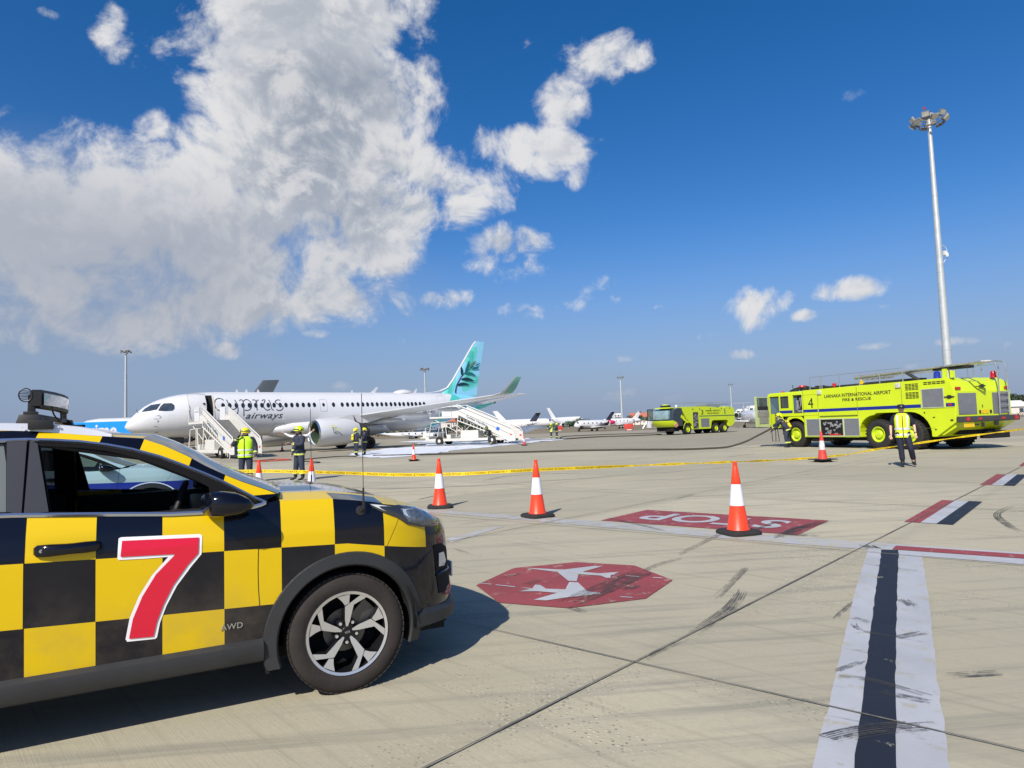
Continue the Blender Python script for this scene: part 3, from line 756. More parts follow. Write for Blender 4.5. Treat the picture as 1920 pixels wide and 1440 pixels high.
    f.grid(L); f.mirror(); f.build('bumper_lip', CLAD, root, smooth=40)
    # side glass, frames, chrome
    win = [(-1.56,1.532),(-1.5,1.529),(-1.38,1.515),(-1.26,1.494),(-1.13,1.455),(-1.0,1.402),(-.89,1.348),(-.80,1.30),(-.755,1.268),(-.740,1.20),(-.73,1.14),(-1.0,1.150),(-1.24,1.170),(-1.49,1.195)]
    fr = MB()
    arcD = [p for p in arc if p[0] >= -1.6 and p[0] <= -.5]
    up = [(-1.605,1.566)]+arcD; lo = []
    upw = [(-1.555,1.545)]+win[1:9]
    # frame ring: between door outline and window opening
    outer = [(-1.605,1.570),(-1.5,1.562),(-1.38,1.549),(-1.26,1.528),(-1.13,1.496),(-1.0,1.45),(-.89,1.40),(-.78,1.347),(-.66,1.28),(-.56,1.22),(-.48,1.15),(-.95,1.135),(-1.24,1.160),(-1.60,1.192)]
    def framepart(outer, inner, m, nm, parent, depth=.035):
        for s in (1, -1):
            f = MB()
            def q(p, o): v = P3(p, o); return V((v.x, v.y*s, v.z))
            O = [q(p, 0) for p in outer]; I = [q(p, -.006) for p in inner]; I2 = [q(p, -depth) for p in inner]
            f.loft([O, I, I2], cap=False); f.build(nm, m, parent, smooth=30)
    BG = mat('gloss_black_trim', (.040, .041, .045), .25, coat=.15, var=.05); RBB = mat('window_rubber', (.004, .004, .005), .7, spec=.15, var=0)
    framepart(outer, win, RBB, 'window_frame', root)
    rwin = [(-2.50,1.50),(-2.3,1.535),(-2.0,1.55),(-1.85,1.553),(-1.715,1.552),(-1.695,1.45),(-1.675,1.21),(-2.0,1.225),(-2.3,1.24),(-2.5,1.26)]
    rout = [(-2.56,1.535),(-2.35,1.556),(-2.0,1.573),(-1.85,1.573),(-1.612,1.567),(-1.610,1.45),(-1.606,1.192),(-2.0,1.205),(-2.3,1.222),(-2.58,1.235)]
    framepart(rout, rwin, RBB, 'window_frame', root)
    for s in (1, -1):
        for L_ in ([(-1.602,1.568),(-1.568,1.545),(-1.497,1.198),(-1.60,1.194)], [(-1.615,1.566),(-1.70,1.562),(-1.672,1.213),(-1.610,1.194)]):
            g = MB(); g.poly([V((P3(p, .004).x, P3(p, .004).y*s, p[1])) for p in L_]); g.build('pillar_panel', BG, root, smooth=0)
        g = MB(); g.poly([V((P3(p, -.02).x, P3(p, -.02).y*s, p[1])) for p in rwin]); g.build('rear_side_window', CGD, root, smooth=0)
        g = MB(); g.poly([V((p[0], ys(p[1])*s+.01*s, p[1])) for p in [(-2.62,1.50),(-2.62,1.26),(-3.0,1.27),(-2.9,1.40),(-2.75,1.47)]]); g.build('quarter_window', CGD, root, smooth=0)
    sides = (-1,) if chk else (1, -1)
    for s in sides: g = MB(); g.poly([V((P3(p, -.02).x, P3(p, -.02).y*s, p[1])) for p in win]); g.build('front_side_window', CGL, root, smooth=0)
    for s in (1, -1):
        ch = MB()
        def q(p, o, dz=0): v = P3(p, o); return V((v.x, v.y*s, v.z+dz))
        ch.grid([[q(p, .006, .004) for p in arc], [q(p, .016, -.006) for p in arc], [q(p, .006, -.017) for p in arc]])
        bl = [(-3.2,1.252),(-2.4,1.222),(-1.65,1.192),(-1.24,1.162),(-.95,1.138),(-.8,1.133),(-.62,1.135),(-.52,1.142),(-.48,1.15),(-.455,1.16)]
        ch.grid([[q(p, .006, .013) for p in bl], [q(p, .016, .004) for p in bl], [q(p, .008, -.009) for p in bl]])
        if chk: ch.build('window_chrome_strip', CHR2, root)
    # windscreen and rear window
    wf = [p for p in top if p[0] >= -1.1]; w = MB(); rws = []
    for k, (x, z) in enumerate(wf):
        t = k/(len(wf)-1); y0 = abs(ys(z))-.014; row = []
        for q_ in lin(-1, 1, 14): row.append(V((x+(.05+.04*t)*(1-q_*q_), y0*q_, z+.026*(1-abs(q_)**2.4)*(1-t)+.004*t)))
        rws.append(row)
    w.grid(rws); w.build('windscreen', WSG, root, smooth=80)
    w = MB(); w.grid([[V((-3.25-.05*(1-q_*q_), .72*q_, 1.50+.03*(1-abs(q_)**2))) for q_ in lin(-1, 1, 8)], [V((-3.45-.06*(1-q_*q_), .80*q_, 1.24)) for q_ in lin(-1, 1, 8)]]); w.build('rear_window', CGD, root)
    # cowl grille and wiper
    w = MB(); w.grid([[V((-.40+.09*(1-q_*q_), .86*q_, 1.20)) for q_ in lin(-1, 1, 10)], [V((-.46+.09*(1-q_*q_), .86*q_, 1.17)) for q_ in lin(-1, 1, 10)], [V((-.36+.09*(1-q_*q_), .84*q_, 1.172)) for q_ in lin(-1, 1, 10)]])
    w.tube([(-.34, -.55, 1.20), (-.42, -.2, 1.225), (-.47, .3, 1.235)], .009, 6); w.tube([(-.34, .1, 1.205), (-.42, .35, 1.225), (-.5, .7, 1.21)], .008, 6)
    w.build('windscreen_wiper', BLKP, root)
    # roof rails
    if chk:
        rl = [(-3.05,1.60),(-2.95,1.632),(-2.5,1.655),(-2.0,1.662),(-1.73,1.657),(-1.6,1.652),(-1.48,1.640),(-1.38,1.626),(-1.30,1.606),(-1.235,1.582)]
        for s in (1, -1):
            r = MB()
            A_ = [V((x, s*(abs(ys(z))-.005), z)) for x, z in rl]; B_ = [V((x, s*(abs(ys(z))-.045), z+.004)) for x, z in rl]
            C_ = [V((x, s*(abs(ys(z))-.0), min(z-.012, interp([(p[0], p[1]) for p in top], x)+.001+0*z))) for x, z in rl]; D_ = [p-V((0, s*.06, 0)) for p in C_]
            r.grid([C_, A_, B_, D_]) if True else None
            for xx in (-1.48, -1.64, -2.3): r.cyl((xx, s*(abs(ys(1.63))+.002), 1.632), (xx, s*(abs(ys(1.63))+.006), 1.632), .006, seg=10)
            r.build('roof_rail', SILV, root, smooth=40)
    # interior
    i = MB(); i.box((-.62, 0, .98), (.42, 1.5, .28)); i.box((-.45, 0, 1.12), (.34, 1.5, .10)); i.box((-1.9, 0, .62), (2.7, 1.6, .05))
    i.build('dashboard', INT, root, bevel=.04)
    for s in (-1, 1):
        t = MB(); t.box((-.98, s*.81, 1.05), (1.15, .06, .20)); t.box((-2.1, s*.81, 1.08), (.95, .06, .20)); t.box((-1.63, s*.765, 1.33), (.13, .05, .44), rot=M.Rotation(s*.36, 3, 'X')); t.tube([(-1.60, s*.70, 1.55), (-1.1, s*.72, 1.45), (-.5, s*.80, 1.16)], .018, 6)
        t.box((-.86, s*.77, 1.13), (.16, .03, .025), rot=M.Rotation(.2, 3, 'Y')); t.build('door_trim', INT, root, bevel=.01)
        st = MB(); st.box((-1.50, s*.37, .62), (.52, .50, .16)); st.box((-1.80, s*.37, .95), (.15, .50, .66), rot=M.Rotation(-.22, 3, 'Y'))
        st.box((-1.90, s*.37, 1.37), (.10, .27, .19)); st.cyl((-1.87, s*.31, 1.2), (-1.9, s*.31, 1.34), .008, seg=6); st.cyl((-1.87, s*.43, 1.2), (-1.9, s*.43, 1.34), .008, seg=6); st.build('seat', INT, root, bevel=.035)
    st = MB(); st.box((-2.75, 0, .85), (.16, 1.3, .7)); st.box((-2.45, 0, .6), (.5, 1.3, .16)); st.build('seat', INT, root, bevel=.03)
    sw = MB(); sc = V((-.93, -.37, 1.10)); ax = V((-1, 0, .38)).normalized()
    sw.tube([p for p in sw.ring(sc, ax, .185, 28)], .017, 8, closed=True); sw.cyl(sc, sc-ax*.25, .05, .04, 12); sw.box(sc, (.03, .33, .05), rot=M.Rotation(-.36, 3, 'Y')); sw.build('steering_wheel', INT, root)
    sw = MB(); sw.box((-.93, 0, 1.45), (.03, .22, .07)); sw.build('interior_mirror', INT, root, bevel=.01)
    for xc in (0, -2.67):
        for s in (-1, 1): make_wheel(root, (xc, s*.79, .348), s)
    # door mirrors
    for s in (-1, 1):
        m = MB(); rg = []
        for k, (xx, hw, hh, zc) in enumerate([(-.80,.085,.055,1.185),(-.785,.098,.066,1.185),(-.73,.105,.072,1.185),(-.66,.098,.064,1.180),(-.61,.075,.046,1.172),(-.585,.03,.02,1.168)]):
            rg.append([V((xx+.05*(cos(a)*.5+.5), s*(1.005+hw*math.copysign(abs(cos(a))**.7, cos(a))), zc+hh*math.copysign(abs(sin(a))**.75, sin(a)))) for a in [2*pi*j/20 for j in range(20)]])
        m.loft(rg); m.tube([(-.66, s*.86, 1.125), (-.68, s*.93, 1.135), (-.69, s*1.0, 1.16)], .028, 8)
        mo = m.build('door_mirror', mat('gloss_black_paint', (.004, .0045, .009), .12, coat=.3, spec=.35, var=0), root, smooth=60)
    for s in (-1, 1):
        h = MB(); yb = -interp(WZ, 1.0); rg = []
        for xx, w_, hh in [(-1.55,.006,.016),(-1.535,.022,.030),(-1.48,.038,.031),(-1.40,.046,.027),(-1.33,.038,.029),(-1.285,.024,.027),(-1.262,.006,.016)]:
            rg.append([V((xx, s*(-yb+.004+w_*(.5+.5*cos(a)*1.0)), 1.012+hh*sin(a))) for a in [2*pi*j/12 for j in range(12)]])
        h.loft(rg); h.lathe([(.062, .0015), (.055, .003), (.001, .003)], o=(-1.40, s*(-yb), .975), ax=(0, s, 0), seg=24, cap=False)
        hh_ = h.build('door_handle', MT['gloss_black_paint'], root, smooth=60)
        if chk: h = MB(); h.cyl((-1.515, s*(-yb+.02), 1.013), (-1.515, s*(-yb+.032), 1.013), .009, seg=14); h.build('key_lock', CHROME, root)
    return root
car = make_car('check')
from mathutils.bvhtree import BVHTree
from mathutils.geometry import tessellate_polygon
def car_bvh(root, names):
    vs = []; fs = []
    for o in root.children:
        if o.name.split('.')[0] in names:
            k = len(vs); vs += [v.co.copy() for v in o.data.vertices]; fs += [tuple(i+k for i in p.vertices) for p in o.data.polygons]
    return BVHTree.FromPolygons(vs, fs)
bv = car_bvh(car, ('body', 'front_bumper', 'bonnet', 'front_door'))
Rc = M.Rotation(-CA, 3, 'Z')
def onbody(px, py, off=.004):
    o = Rc @ (V((0, 0, CH))-CO); d = (Rc @ ray(px, py)).normalized()
    h, n, i, t = bv.ray_cast(o, d)
    if h is None: return None
    if n.dot(d) > 0: n = -n
    return h+n*off
def patch(name, poly, m, off=.004, n=7, thick=0, parent=car):
    """surface patch on the body bounded by poly (fan of subdivided rows)"""
    cx = sum(p[0] for p in poly)/len(poly); cy = sum(p[1] for p in poly)/len(poly)
    pts = []
    for i in range(len(poly)):
        a, c = poly[i], poly[(i+1) % len(poly)]
        for k in range(4): pts.append((a[0]+(c[0]-a[0])*k/4, a[1]+(c[1]-a[1])*k/4))
    rws = []
    for j in range(n+1):
        t = j/n; rws.append([onbody(cx+(p[0]-cx)*t, cy+(p[1]-cy)*t, off+thick*(1-t**3)) for p in pts])
    b = MB()
    if any(p is None for r in rws for p in r):
        for r in rws:
            for k, p in enumerate(r):
                if p is None: r[k] = next((q for q in r if q is not None), rws[0][0])
    for r in rws: r.append(r[0])
    b.grid(rws); return b.build(name, m, parent, smooth=60)
# red 7 with white outline on the front door
def door_fn(x, y, off): return V((x, -interp(WZ, y)-off, y))
def seven(L): return [car_px(x/3.692, 960+y/3.692, -.925) for x, y in L]
red = [(845,200),(1378,175),(1372,285),(1300,365),(1200,505),(1130,645),(1085,765),(1062,865),(892,880),(920,740),(985,585),(1080,430),(1215,290),(1020,300),(835,310)]
whi = [(820,185),(838,176),(1385,153),(1400,165),(1395,290),(1325,375),(1225,510),(1152,650),(1107,770),(1087,870),(1075,882),(880,902),(868,885),(897,735),(963,580),(1050,440),(1165,310),(1000,322),(822,332),(813,322)]
def decal(name, L, m, off):
    P = seven(L); bm = bmesh.new(); vs = [bm.verts.new((p.x, 0, p.z)) for p in P]
    for t in tessellate_polygon([[V((p.x, p.z, 0)) for p in P]]): bm.faces.new([vs[i] for i in t])
    for _ in range(5):
        es = [e for e in bm.edges if e.calc_length() > .03]
        if es: bmesh.ops.subdivide_edges(bm, edges=es, cuts=1); bmesh.ops.triangulate(bm, faces=bm.faces)
    for v in bm.verts: v.co = door_fn(v.co.x, v.co.z, off)
    me = bpy.data.meshes.new(name); bm.to_mesh(me); bm.free(); me.materials.append(m)
    o = bpy.data.objects.new(name, me); COL.objects.link(o); o.parent = car; return o
VR = mat('red_vinyl', (.62, .008, .035), .3, coat=.3, var=.02); VW = mat('white_vinyl', (.80, .80, .80), .3, coat=.3, var=.02)
decal('number_outline', whi, VW, .003); decal('number_seven', red, VR, .0075)
me = textmesh('AWD', size=.052, bold=.0006, spacing=1.05, align='LEFT', extrude=.001)
put_text('badge_lettering', me, lambda x, y, z: V((-.70+x*.88, -interp(WZ, .5)-.004-z, .483+y*.86)), CHROME, car)
# hub lettering
me = textmesh('KIA', size=.020, bold=.0004, align='CENTER')
put_text('hub_lettering', me, lambda x, y, z: V((-(x*.98-y*.15), -.79-.1125*.77, .349-(y*.98+x*.15)+.006)), CHROME, car)
# headlamp
HL = [(690, 944), (715, 945), (740, 947.5), (760, 949), (778, 950.5), (800, 959), (821, 977), (821, 985), (806, 987), (788, 988), (762, 983), (744, 971), (715, 960), (697, 951)]
patch('headlight', HL, mat('headlamp_housing', (.03, .033, .04), .12, coat=1.0, var=0), .006, thick=.010)
hl = car.children[-1] if False else [o for o in car.children if o.name.startswith('headlight')][0]
patch('headlight_lens', [(746, 954), (757, 952), (776, 953), (795, 960), (811, 970), (819, 978), (819, 983), (788, 985), (765, 979), (752, 968)], mat('lamp_lens', (.10, .12, .15), .05, coat=1.0, var=.5, vs=30), .012, thick=.016, parent=hl)
patch('indicator_lens', [(693, 946), (715, 948), (735, 951), (737, 963), (718, 957.5)], mat('indicator_lens', (.62, .66, .64), .12, coat=.8, var=.1), .012, parent=hl)
patch('projector_lens', [(751, 956), (770, 956), (773, 967), (764, 972), (754, 966)], mat('projector_lens', (.45, .55, .66), .15, coat=1.0, var=.5, vs=120), .022, parent=hl)
ml = MB(); ml.v = [V((v.co.x, -v.co.y, v.co.z)) for v in hl.data.vertices]; ml.f = [tuple(p.vertices) for p in hl.data.polygons]; ml.m = [0]*len(ml.f); ml.build('headlight', MT['lamp_lens'], car, smooth=60)
# air intake and fog lamp
for nm, L, m, off in [('air_intake', [(812, 1022), (826, 1018), (838, 1026), (840, 1058), (842, 1092), (832, 1110), (822, 1112), (817, 1075)], DARK, .003), ('fog_lamp', [(820, 1037), (829, 1034), (833, 1050), (830, 1060), (820, 1062)], MT['indicator_lens'], .012)]:
    patch(nm, L, m, off)
tr = [onbody(x, y, .008) for x, y in [(838, 1064), (832, 1069), (824, 1073), (818, 1078)]]; tr = [p for p in tr if p]
b = MB(); b.tube(tr, .008, 6); b.build('fog_lamp_trim', MT['gloss_black_paint'], car)
# grille and front plate on the nose
b = MB()
for k in range(7):
    z = .66+k*.035; b.tube([V((interp(XF, z)*(.985-.05*abs(q)**3)+.004, q*.42, z)) for q in lin(-1, 1, 10)], .008, 6)
b.build('grille', DARK, car); b = MB(); b.box((.93, 0, .50), (.012, .50, .11)); b.build('number_plate', VW, car, bevel=.004)
# side repeater antenna on the wing
p = onbody(676, 957, .0) or V((.1, -.92, 1.03))
ab = MB(); ab.lathe([(.030, 0), (.030, .008), (.014, .012)], o=p, ax=(0, -1, .1), seg=16, cap=True)
ab.tube([p+V((0, -.012, 0)), p+V((.012, -.03, .02)), p+V((.012, -.03, .06))], .009, 8); q = p+V((.012, -.03, .06))
tp = V((q.x, q.y, 1.785)); ab.tube([q, q.lerp(tp, .12)], .006, 8); ab.tube([q.lerp(tp, .12), tp], .0022, 6)
ab.build('whip_antenna', mat('antenna_black', (.02, .02, .02), .4, var=0), car)
p = car_px(584, 908, .84); ab = MB(); ab.tube([p+V((0, 0, -.06)), p+V((0, 0, .02))], .016, 8); ab.tube([p+V((0, 0, .02)), p+V((0, 0, .08))], .006, 8); ab.tube([p+V((0, 0, .08)), p+V((0, 0, .64))], .0024, 6); ab.build('whip_antenna', MT['antenna_black'], car)
# light bar on its bracket
b = MB()
def lb(x, y, z): return V((x, y, z))
for s in (-1, 1):
    b.box((-1.62, s*.60, 1.675), (.12, .12, .055), taper=(.75, .8)); b.box((-1.56, s*.70, 1.645), (.11, .03, .05)); b.box((-1.62, s*.58, 1.745), (.035, .035, .13), taper=(.8, 1)); 
b.box((-1.61, 0, 1.695), (.035, 1.15, .025)); b.box((-1.62, -.60, 1.705), (.06, .06, .03))
b.tube(cr([(-1.54, -.5, 1.75), (-1.55, -.35, 1.71), (-1.53, -.25, 1.67), (-1.55, -.1, 1.74)], 5), .005, 6)
BL2 = mat('bracket_black', (.010, .010, .011), .55, var=0); lbk = b.build('light_bar_bracket', BL2, car, bevel=.012)
b = MB(); sec = []
for yy, hh, xx in [(-.60,.040,0),(-.585,.050,0),(-.3,.052,.03),(-.05,.052,.04),(.2,.052,.03),(.435,.050,0),(.45,.040,0)]:
    sec.append([V((-1.60+xx+cx_*.55, yy, 1.79+cz_*hh/.06)) for cx_, cz_ in [(-.045,-.045),(-.035,-.06),(.038,-.06),(.042,-.05),(.042,.05),(.038,.06),(-.035,.06),(-.045,.045)]])
b.loft(sec); lo = b.build('light_bar', BL2, car, smooth=30)
b = MB()
b.grid([[V((-1.60+.026+.04*(1-((yy+.075)/.53)**2), yy, 1.79+dz)) for yy in lin(-.56, .41, 16)] for dz in (-.034, .034)]); b.build('light_bar_lens', mat('lamp_reflector', (.30, .31, .33), .2, .2, coat=.6, var=.8, vs=45), lo, smooth=0)
b = MB(); cc_ = V((-1.645, -.60, 1.81)); el_ = [cc_+V((cos(a)*.030, sin(a)*.0, sin(a)*.036)) for a in [2*pi*k/28 for k in range(28)]]; b.tube(el_, .0035, 6, closed=True)
for k in range(-3, 4): b.tube([cc_+V((-.030*math.sqrt(1-(k/4)**2), 0, k*.009)), cc_+V((.03, 0, k*.006))], .002, 4)
b.build('lamp_guard', BLKP, car)
# the patrol car behind
pol = make_car('patrol')
pp = G(277, 1010)
pol.location = (-6.92, 12.75, 0); pol.rotation_euler = (0, 0, R(25)); pol.scale = (1, 1, .90)
def pdoor(x, z, o=.006): return V((x, -interp(WZ, z)-o, z))
for s_ in (1,):
    b = MB(); cx_, cz_ = -1.12, .70
    b.grid([[pdoor(cx_+x, cz_+.11) for x in (-.07, 0, .07)], [pdoor(cx_+x, cz_) for x in (-.075, 0, .075)], [pdoor(cx_+x, cz_-.08) for x in (-.045, 0, .045)], [pdoor(cx_+x, cz_-.12) for x in (-.005, 0, .005)]])
    for k in range(7): a = R(-60+20*k); b.add([pdoor(cx_+math.sin(a)*.10-.008, cz_+.06+cos(a)*.05), pdoor(cx_+math.sin(a)*.10+.008, cz_+.06+cos(a)*.05), pdoor(cx_+math.sin(a)*.17, cz_+.08+cos(a)*.12)], [(0, 1, 2)])
    for k in (-1, 1): b.grid([[pdoor(cx_+k*.09, cz_+.05), pdoor(cx_+k*.16, cz_+.03)], [pdoor(cx_+k*.10, cz_-.03), pdoor(cx_+k*.17, cz_-.04)], [pdoor(cx_+k*.05, cz_-.13), pdoor(cx_+k*.10, cz_-.14)]])
    b.build('door_crest', mat('crest_silver', (.6, .65, .7), .4, var=.2, vs=30), pol, smooth=0)
    b = MB(); b.grid([[pdoor(cx_+x, cz_+.05, .010) for x in (-.03, .03)], [pdoor(cx_+x, cz_-.06, .010) for x in (-.012, .012)]]); b.build('crest_centre', mat('crest_blue', (.02, .05, .3), .4, var=0), pol, smooth=0)
    b = MB(); b.grid([[V((cos(R(a))*r, -interp(WZ, max(.3, .35+math.sin(R(a))*r))-.02, .35+math.sin(R(a))*r)) for a in range(10, 171, 8)] for r in (.50, .52)]); b.build('arch_stripe', VW if False else mat('arch_white', (.7, .72, .75), .4, var=0), pol, smooth=0)
# ---------------------------------------------------------------- fire engines
LIME = mat('lime_fire_paint', (.56, .69, .012), .28, coat=.25, var=.05, vs=.9)
LIMD = mat('lime_wheel_paint', (.52, .66, .02), .4, var=.12, vs=5)
BLUS = mat('blue_stripe', (.006, .02, .22), .25, coat=.4, var=.03)
SHUT = mat('grey_roller_shutter', (.27, .28, .29), .4, .5, var=.08)
LET = mat('black_lettering', (.012, .012, .014), .5, var=0)
TGL = glass('cab_glass', (.45, .58, .55), .25)
SEATB = mat('cab_interior', (.10, .10, .095), .7, var=.3, vs=4)
GRY = mat('grey_trim', (.21, .21, .19), .5, var=.1)
YEL = mat('warning_yellow', (.72, .47, .01), .35, var=.04)
BLUL = mat('blue_beacon', (.01, .03, .3), .1, coat=1, var=0)
def big_wheel(parent, c, side, r=.66, w=.5, rim=.33, m=LIMD):
    root = bpy.data.objects.new('wheel', None); COL.objects.link(root); root.parent = parent; root.location = c; root.empty_display_size = .1
    b = MB(); hw = w/2
    pr = [(rim, hw*.8), (rim+.05, hw*.98), (r-.16, hw*1.04), (r-.06, hw), (r-.015, hw*.86), (r, hw*.6), (r, 0)]
    pr = [(a, side*y) for a, y in pr]; pr += [(a, -y) for a, y in pr[::-1][1:]]
    b.lathe(pr, ax=(0, 1, 0), seg=48)
    for k in range(28):
        q = M.Rotation(2*pi*k/28, 3, 'Y')
        for s in (-1, 1): b.box(q @ V((0, s*hw*.62, r)), (.07, hw*.72, .035), rot=q @ M.Rotation(s*.35, 3, 'Z'))
    b.build('tyre', RUB, root, smooth=40)
    b = MB(); ys_ = side*hw
    b.lathe([(rim+.02, ys_*.98), (rim-.01, ys_*1.0), (rim-.03, ys_*.80), (rim-.08, ys_*.55), (.19, ys_*.55), (.175, ys_*.9), (.155, ys_*.98), (.001, ys_*1.0)], ax=(0, 1, 0), seg=36)
    for k in range(10):
        a = 2*pi*k/10; b.cyl((cos(a)*.235, ys_*.5, sin(a)*.235), (cos(a)*.235, ys_*.66, sin(a)*.235), .018, seg=6)
    b.build('rim', m, root, smooth=35)
    return root
def side_poly(b, poly, y0, y1):
    b.prism([(x, y0, z) for x, z in poly], None, (0, y1-y0, 0))
def arch_pts(cx, cz, r, a0, a1, n=10, sq=1.0): return [(cx+cos(R(a))*r, cz+sin(R(a))*r*sq) for a in lin(a0, a1, n)]
def beacon(parent, p, m, r=.09, h=.16):
    b = MB(); b.lathe([(r*1.1, 0), (r*1.1, .04), (r, .045), (r*.95, h*.8), (r*.6, h), (.001, h)], o=p, seg=16); return b.build('beacon', m, parent)
T4X = V((-.38, 1, 0)).normalized()
t4 = thing('fire_engine', 'large lime yellow fire engine number 4 with its cab door open, behind the walking officer', 'fire engine', (16.24, 29.63, 0), math.atan2(T4X.y, T4X.x), 'lime yellow airport fire engines')
WB = 3.3
b = MB()
pl = [(4.25, 2.88), (4.25, .52), (.98, .52)]+arch_pts(.12, .66, .86, -8, 88, 7)[0:]+[(.0, 1.60), (-1.62, 1.60)]+arch_pts(-1.62, .66, .94, 92, 186, 7)+[(-2.62, .55), (-2.75, .55), (-3.62, 1.14), (-3.62, 2.36), (-3.50, 2.74), (-3.22, 2.92)]
side_poly(b, pl, -.0, -WB)
bo = b.build('body', LIME, t4, smooth=0, bevel=.02)
# cab built from its walls
b = MB()
def wall(y0, y1, z0, z1, x0, x1): b.b2((x0, y0, z0), (x1, y1, z1))
for (x0, x1, z0, z1) in [(4.255, 6.72, 2.68, 2.80), (4.255, 6.2, 1.60, 1.74), (4.255, 4.32, 1.74, 2.68), (4.95, 5.24, 1.74, 2.68), (5.24, 5.80, 1.74, 2.03), (5.80, 5.92, 1.60, 2.68), (5.24, 5.80, 2.655, 2.68), (6.62, 6.72, 1.15, 2.68), (5.72, 5.92, 1.1, 1.60), (5.60, 6.72, 1.0, 1.12)]:
    wall(-.001, -.06, z0, z1, x0, x1)
    if x0 != 6.62: wall(-WB, -WB+.06, z0, z1, x0, x1)
wall(-WB, -WB+.06, 1.0, 2.0, 5.92, 6.72)
b.b2((4.255, -.06, 2.72), (6.66, -WB+.06, 2.86)); b.b2((4.255, -.06, 1.5), (4.29, -WB+.06, 2.72))
side_poly(b, [(6.66, 2.86), (6.66, 2.70), (6.78, 2.70), (6.90, 2.62)], -.06, -WB+.06)
b.b2((6.72, -.0, 1.0), (6.80, -WB, 1.75)); b.b2((6.74, -.0, 1.75), (6.80, -.1, 2.7)); b.b2((6.74, -WB+.1, 1.75), (6.80, -WB, 2.7)); b.b2((6.74, -WB/2-.04, 1.75), (6.79, -WB/2+.04, 2.7))
for yy in (-.03, -WB+.03):
    ap = arch_pts(4.87, .66, .84, 0, 180, 12); o = [(5.72, .66), (5.72, 1.60), (4.255, 1.60), (4.0, .66)]
    L1 = [V((x, yy, z)) for x, z in ap]; L2 = [V((4.87+(x-4.87)*1.05, yy, min(1.62, .66+(z-.66)*1.25))) for x, z in ap]
    b.grid([L1, L2])
b.build('cab', LIME, t4, smooth=0, bevel=.012)
b = MB(); b.b2((4.3, -.1, 1.5), (5.6, -WB+.1, 1.56)); b.b2((5.6, -.1, 1.02), (6.72, -WB+.1, 1.10)); b.b2((5.58, -.1, 1.1), (5.64, -WB+.1, 1.56))
b.box((5.35, -.75, 1.78), (.55, .55, .16)); b.box((5.10, -.75, 2.12), (.12, .5, .6)); b.box((5.95, -1.65, 1.4), (.5, .5, .16)); b.box((5.72, -1.65, 1.75), (.12, .5, .7)); b.box((5.35, -2.5, 1.78), (.55, .55, .16)); b.box((5.10, -2.5, 2.12), (.12, .5, .6))
b.box((6.50, -1.65, 1.55), (.3, 2.6, .5)); b.tube(b.ring((6.2, -1.65, 1.85), (-1, 0, .5), .22, 18), .018, 6, closed=True)
b.build('cab_interior', SEATB, t4, smooth=0, bevel=.03)
b = MB(); b.b2((4.36, -.30, 1.75), (4.93, -.5, 2.66)); b.build('locker_back', mat('locker_dark', (.05, .05, .055), .7, var=.4, vs=6), t4, smooth=0)
b = MB(); b.cyl((4.78, -.16, 1.9), (4.78, -.16, 2.4), .075, seg=12); b.tube(cr([(4.45, -.12, 2.55), (4.5, -.1, 2.2), (4.62, -.12, 2.0), (4.85, -.1, 1.95)], 6), .03, 6); b.box((4.62, -.16, 1.84), (.3, .1, .12)); b.box((4.55, -.2, 2.35), (.12, .1, .45), rot=M.Rotation(.3, 3, 'Y')); b.build('breathing_set', mat('grey_kit', (.20, .20, .23), .5, var=.4, vs=12), t4)
for (x0, x1, z0, z1) in [(5.24, 5.80, 2.03, 2.655)]:
    b = MB(); b.b2((x0, -.03, z0), (x1, -.035, z1)); b.build('side_window', TGL, t4, smooth=0)
    b = MB(); f = .035
    b.b2((x0, .004, z0), (x0+f, -.02, z1)); b.b2((x1-f, .004, z0), (x1, -.02, z1)); b.b2((x0+f, .004, z0), (x1-f, -.02, z0+f)); b.b2((x0+f, .004, z1-f), (x1-f, -.02, z1)); b.build('window_seal', BLKP, t4, smooth=0)
b = MB(); b.poly([(6.77, -.1, 1.75), (6.77, -WB+.1, 1.75), (6.77, -WB+.1, 2.68), (6.77, -.1, 2.68)]); b.build('windscreen', TGL, t4, smooth=0)
b = MB(); b.poly([(5.95, -WB+.02, 2.0), (6.6, -WB+.02, 2.0), (6.6, -WB+.02, 2.66), (5.95, -WB+.02, 2.66)]); b.build('side_window', TGL, t4, smooth=0)
# open door swung outwards
dr = bpy.data.objects.new('cab_door', None); COL.objects.link(dr); dr.parent = t4; dr.location = (6.66, .03, 0)
b = MB(); b.b2((-.03, .0, 1.08), (.03, .86, 1.62)); b.b2((-.03, 0, 1.62), (.03, .08, 2.68)); b.b2((-.03, .80, 1.62), (.03, .88, 2.72)); b.b2((-.03, .08, 2.64), (.03, .80, 2.68)); b.b2((.0, .82, 1.08), (.05, .9, 2.72)); b.build('door_shell', mat('pale_lime_trim', (.40, .47, .22), .5, var=.1), dr, smooth=0)
b = MB(); b.b2((-.05, .1, 1.95), (-.031, .78, 2.14)); b.b2((-.05, .1, 1.25), (-.031, .7, 1.6)); b.b2((-.05, .05, 1.62), (-.031, .8, 1.93)); b.build('door_lining', GRY, dr, smooth=0)
b = MB(); b.b2((-.056, .1, 1.98), (-.050, .78, 2.18)); b.build('door_pocket', BLKP, dr, smooth=0)
b = MB(); b.b2((.0, .08, 1.95), (.004, .80, 2.64)); b.build('door_window', TGL, dr, smooth=0)
b = MB(); b.tube([(.0, .1, 2.5), (.25, .3, 2.5), (.25, .3, 2.05)], .018, 6); b.box((.25, .3, 2.22), (.05, .26, .38)); b.box((.25, .3, 2.52), (.05, .16, .12)); b.build('door_mirror', BLKP, dr, bevel=.015)
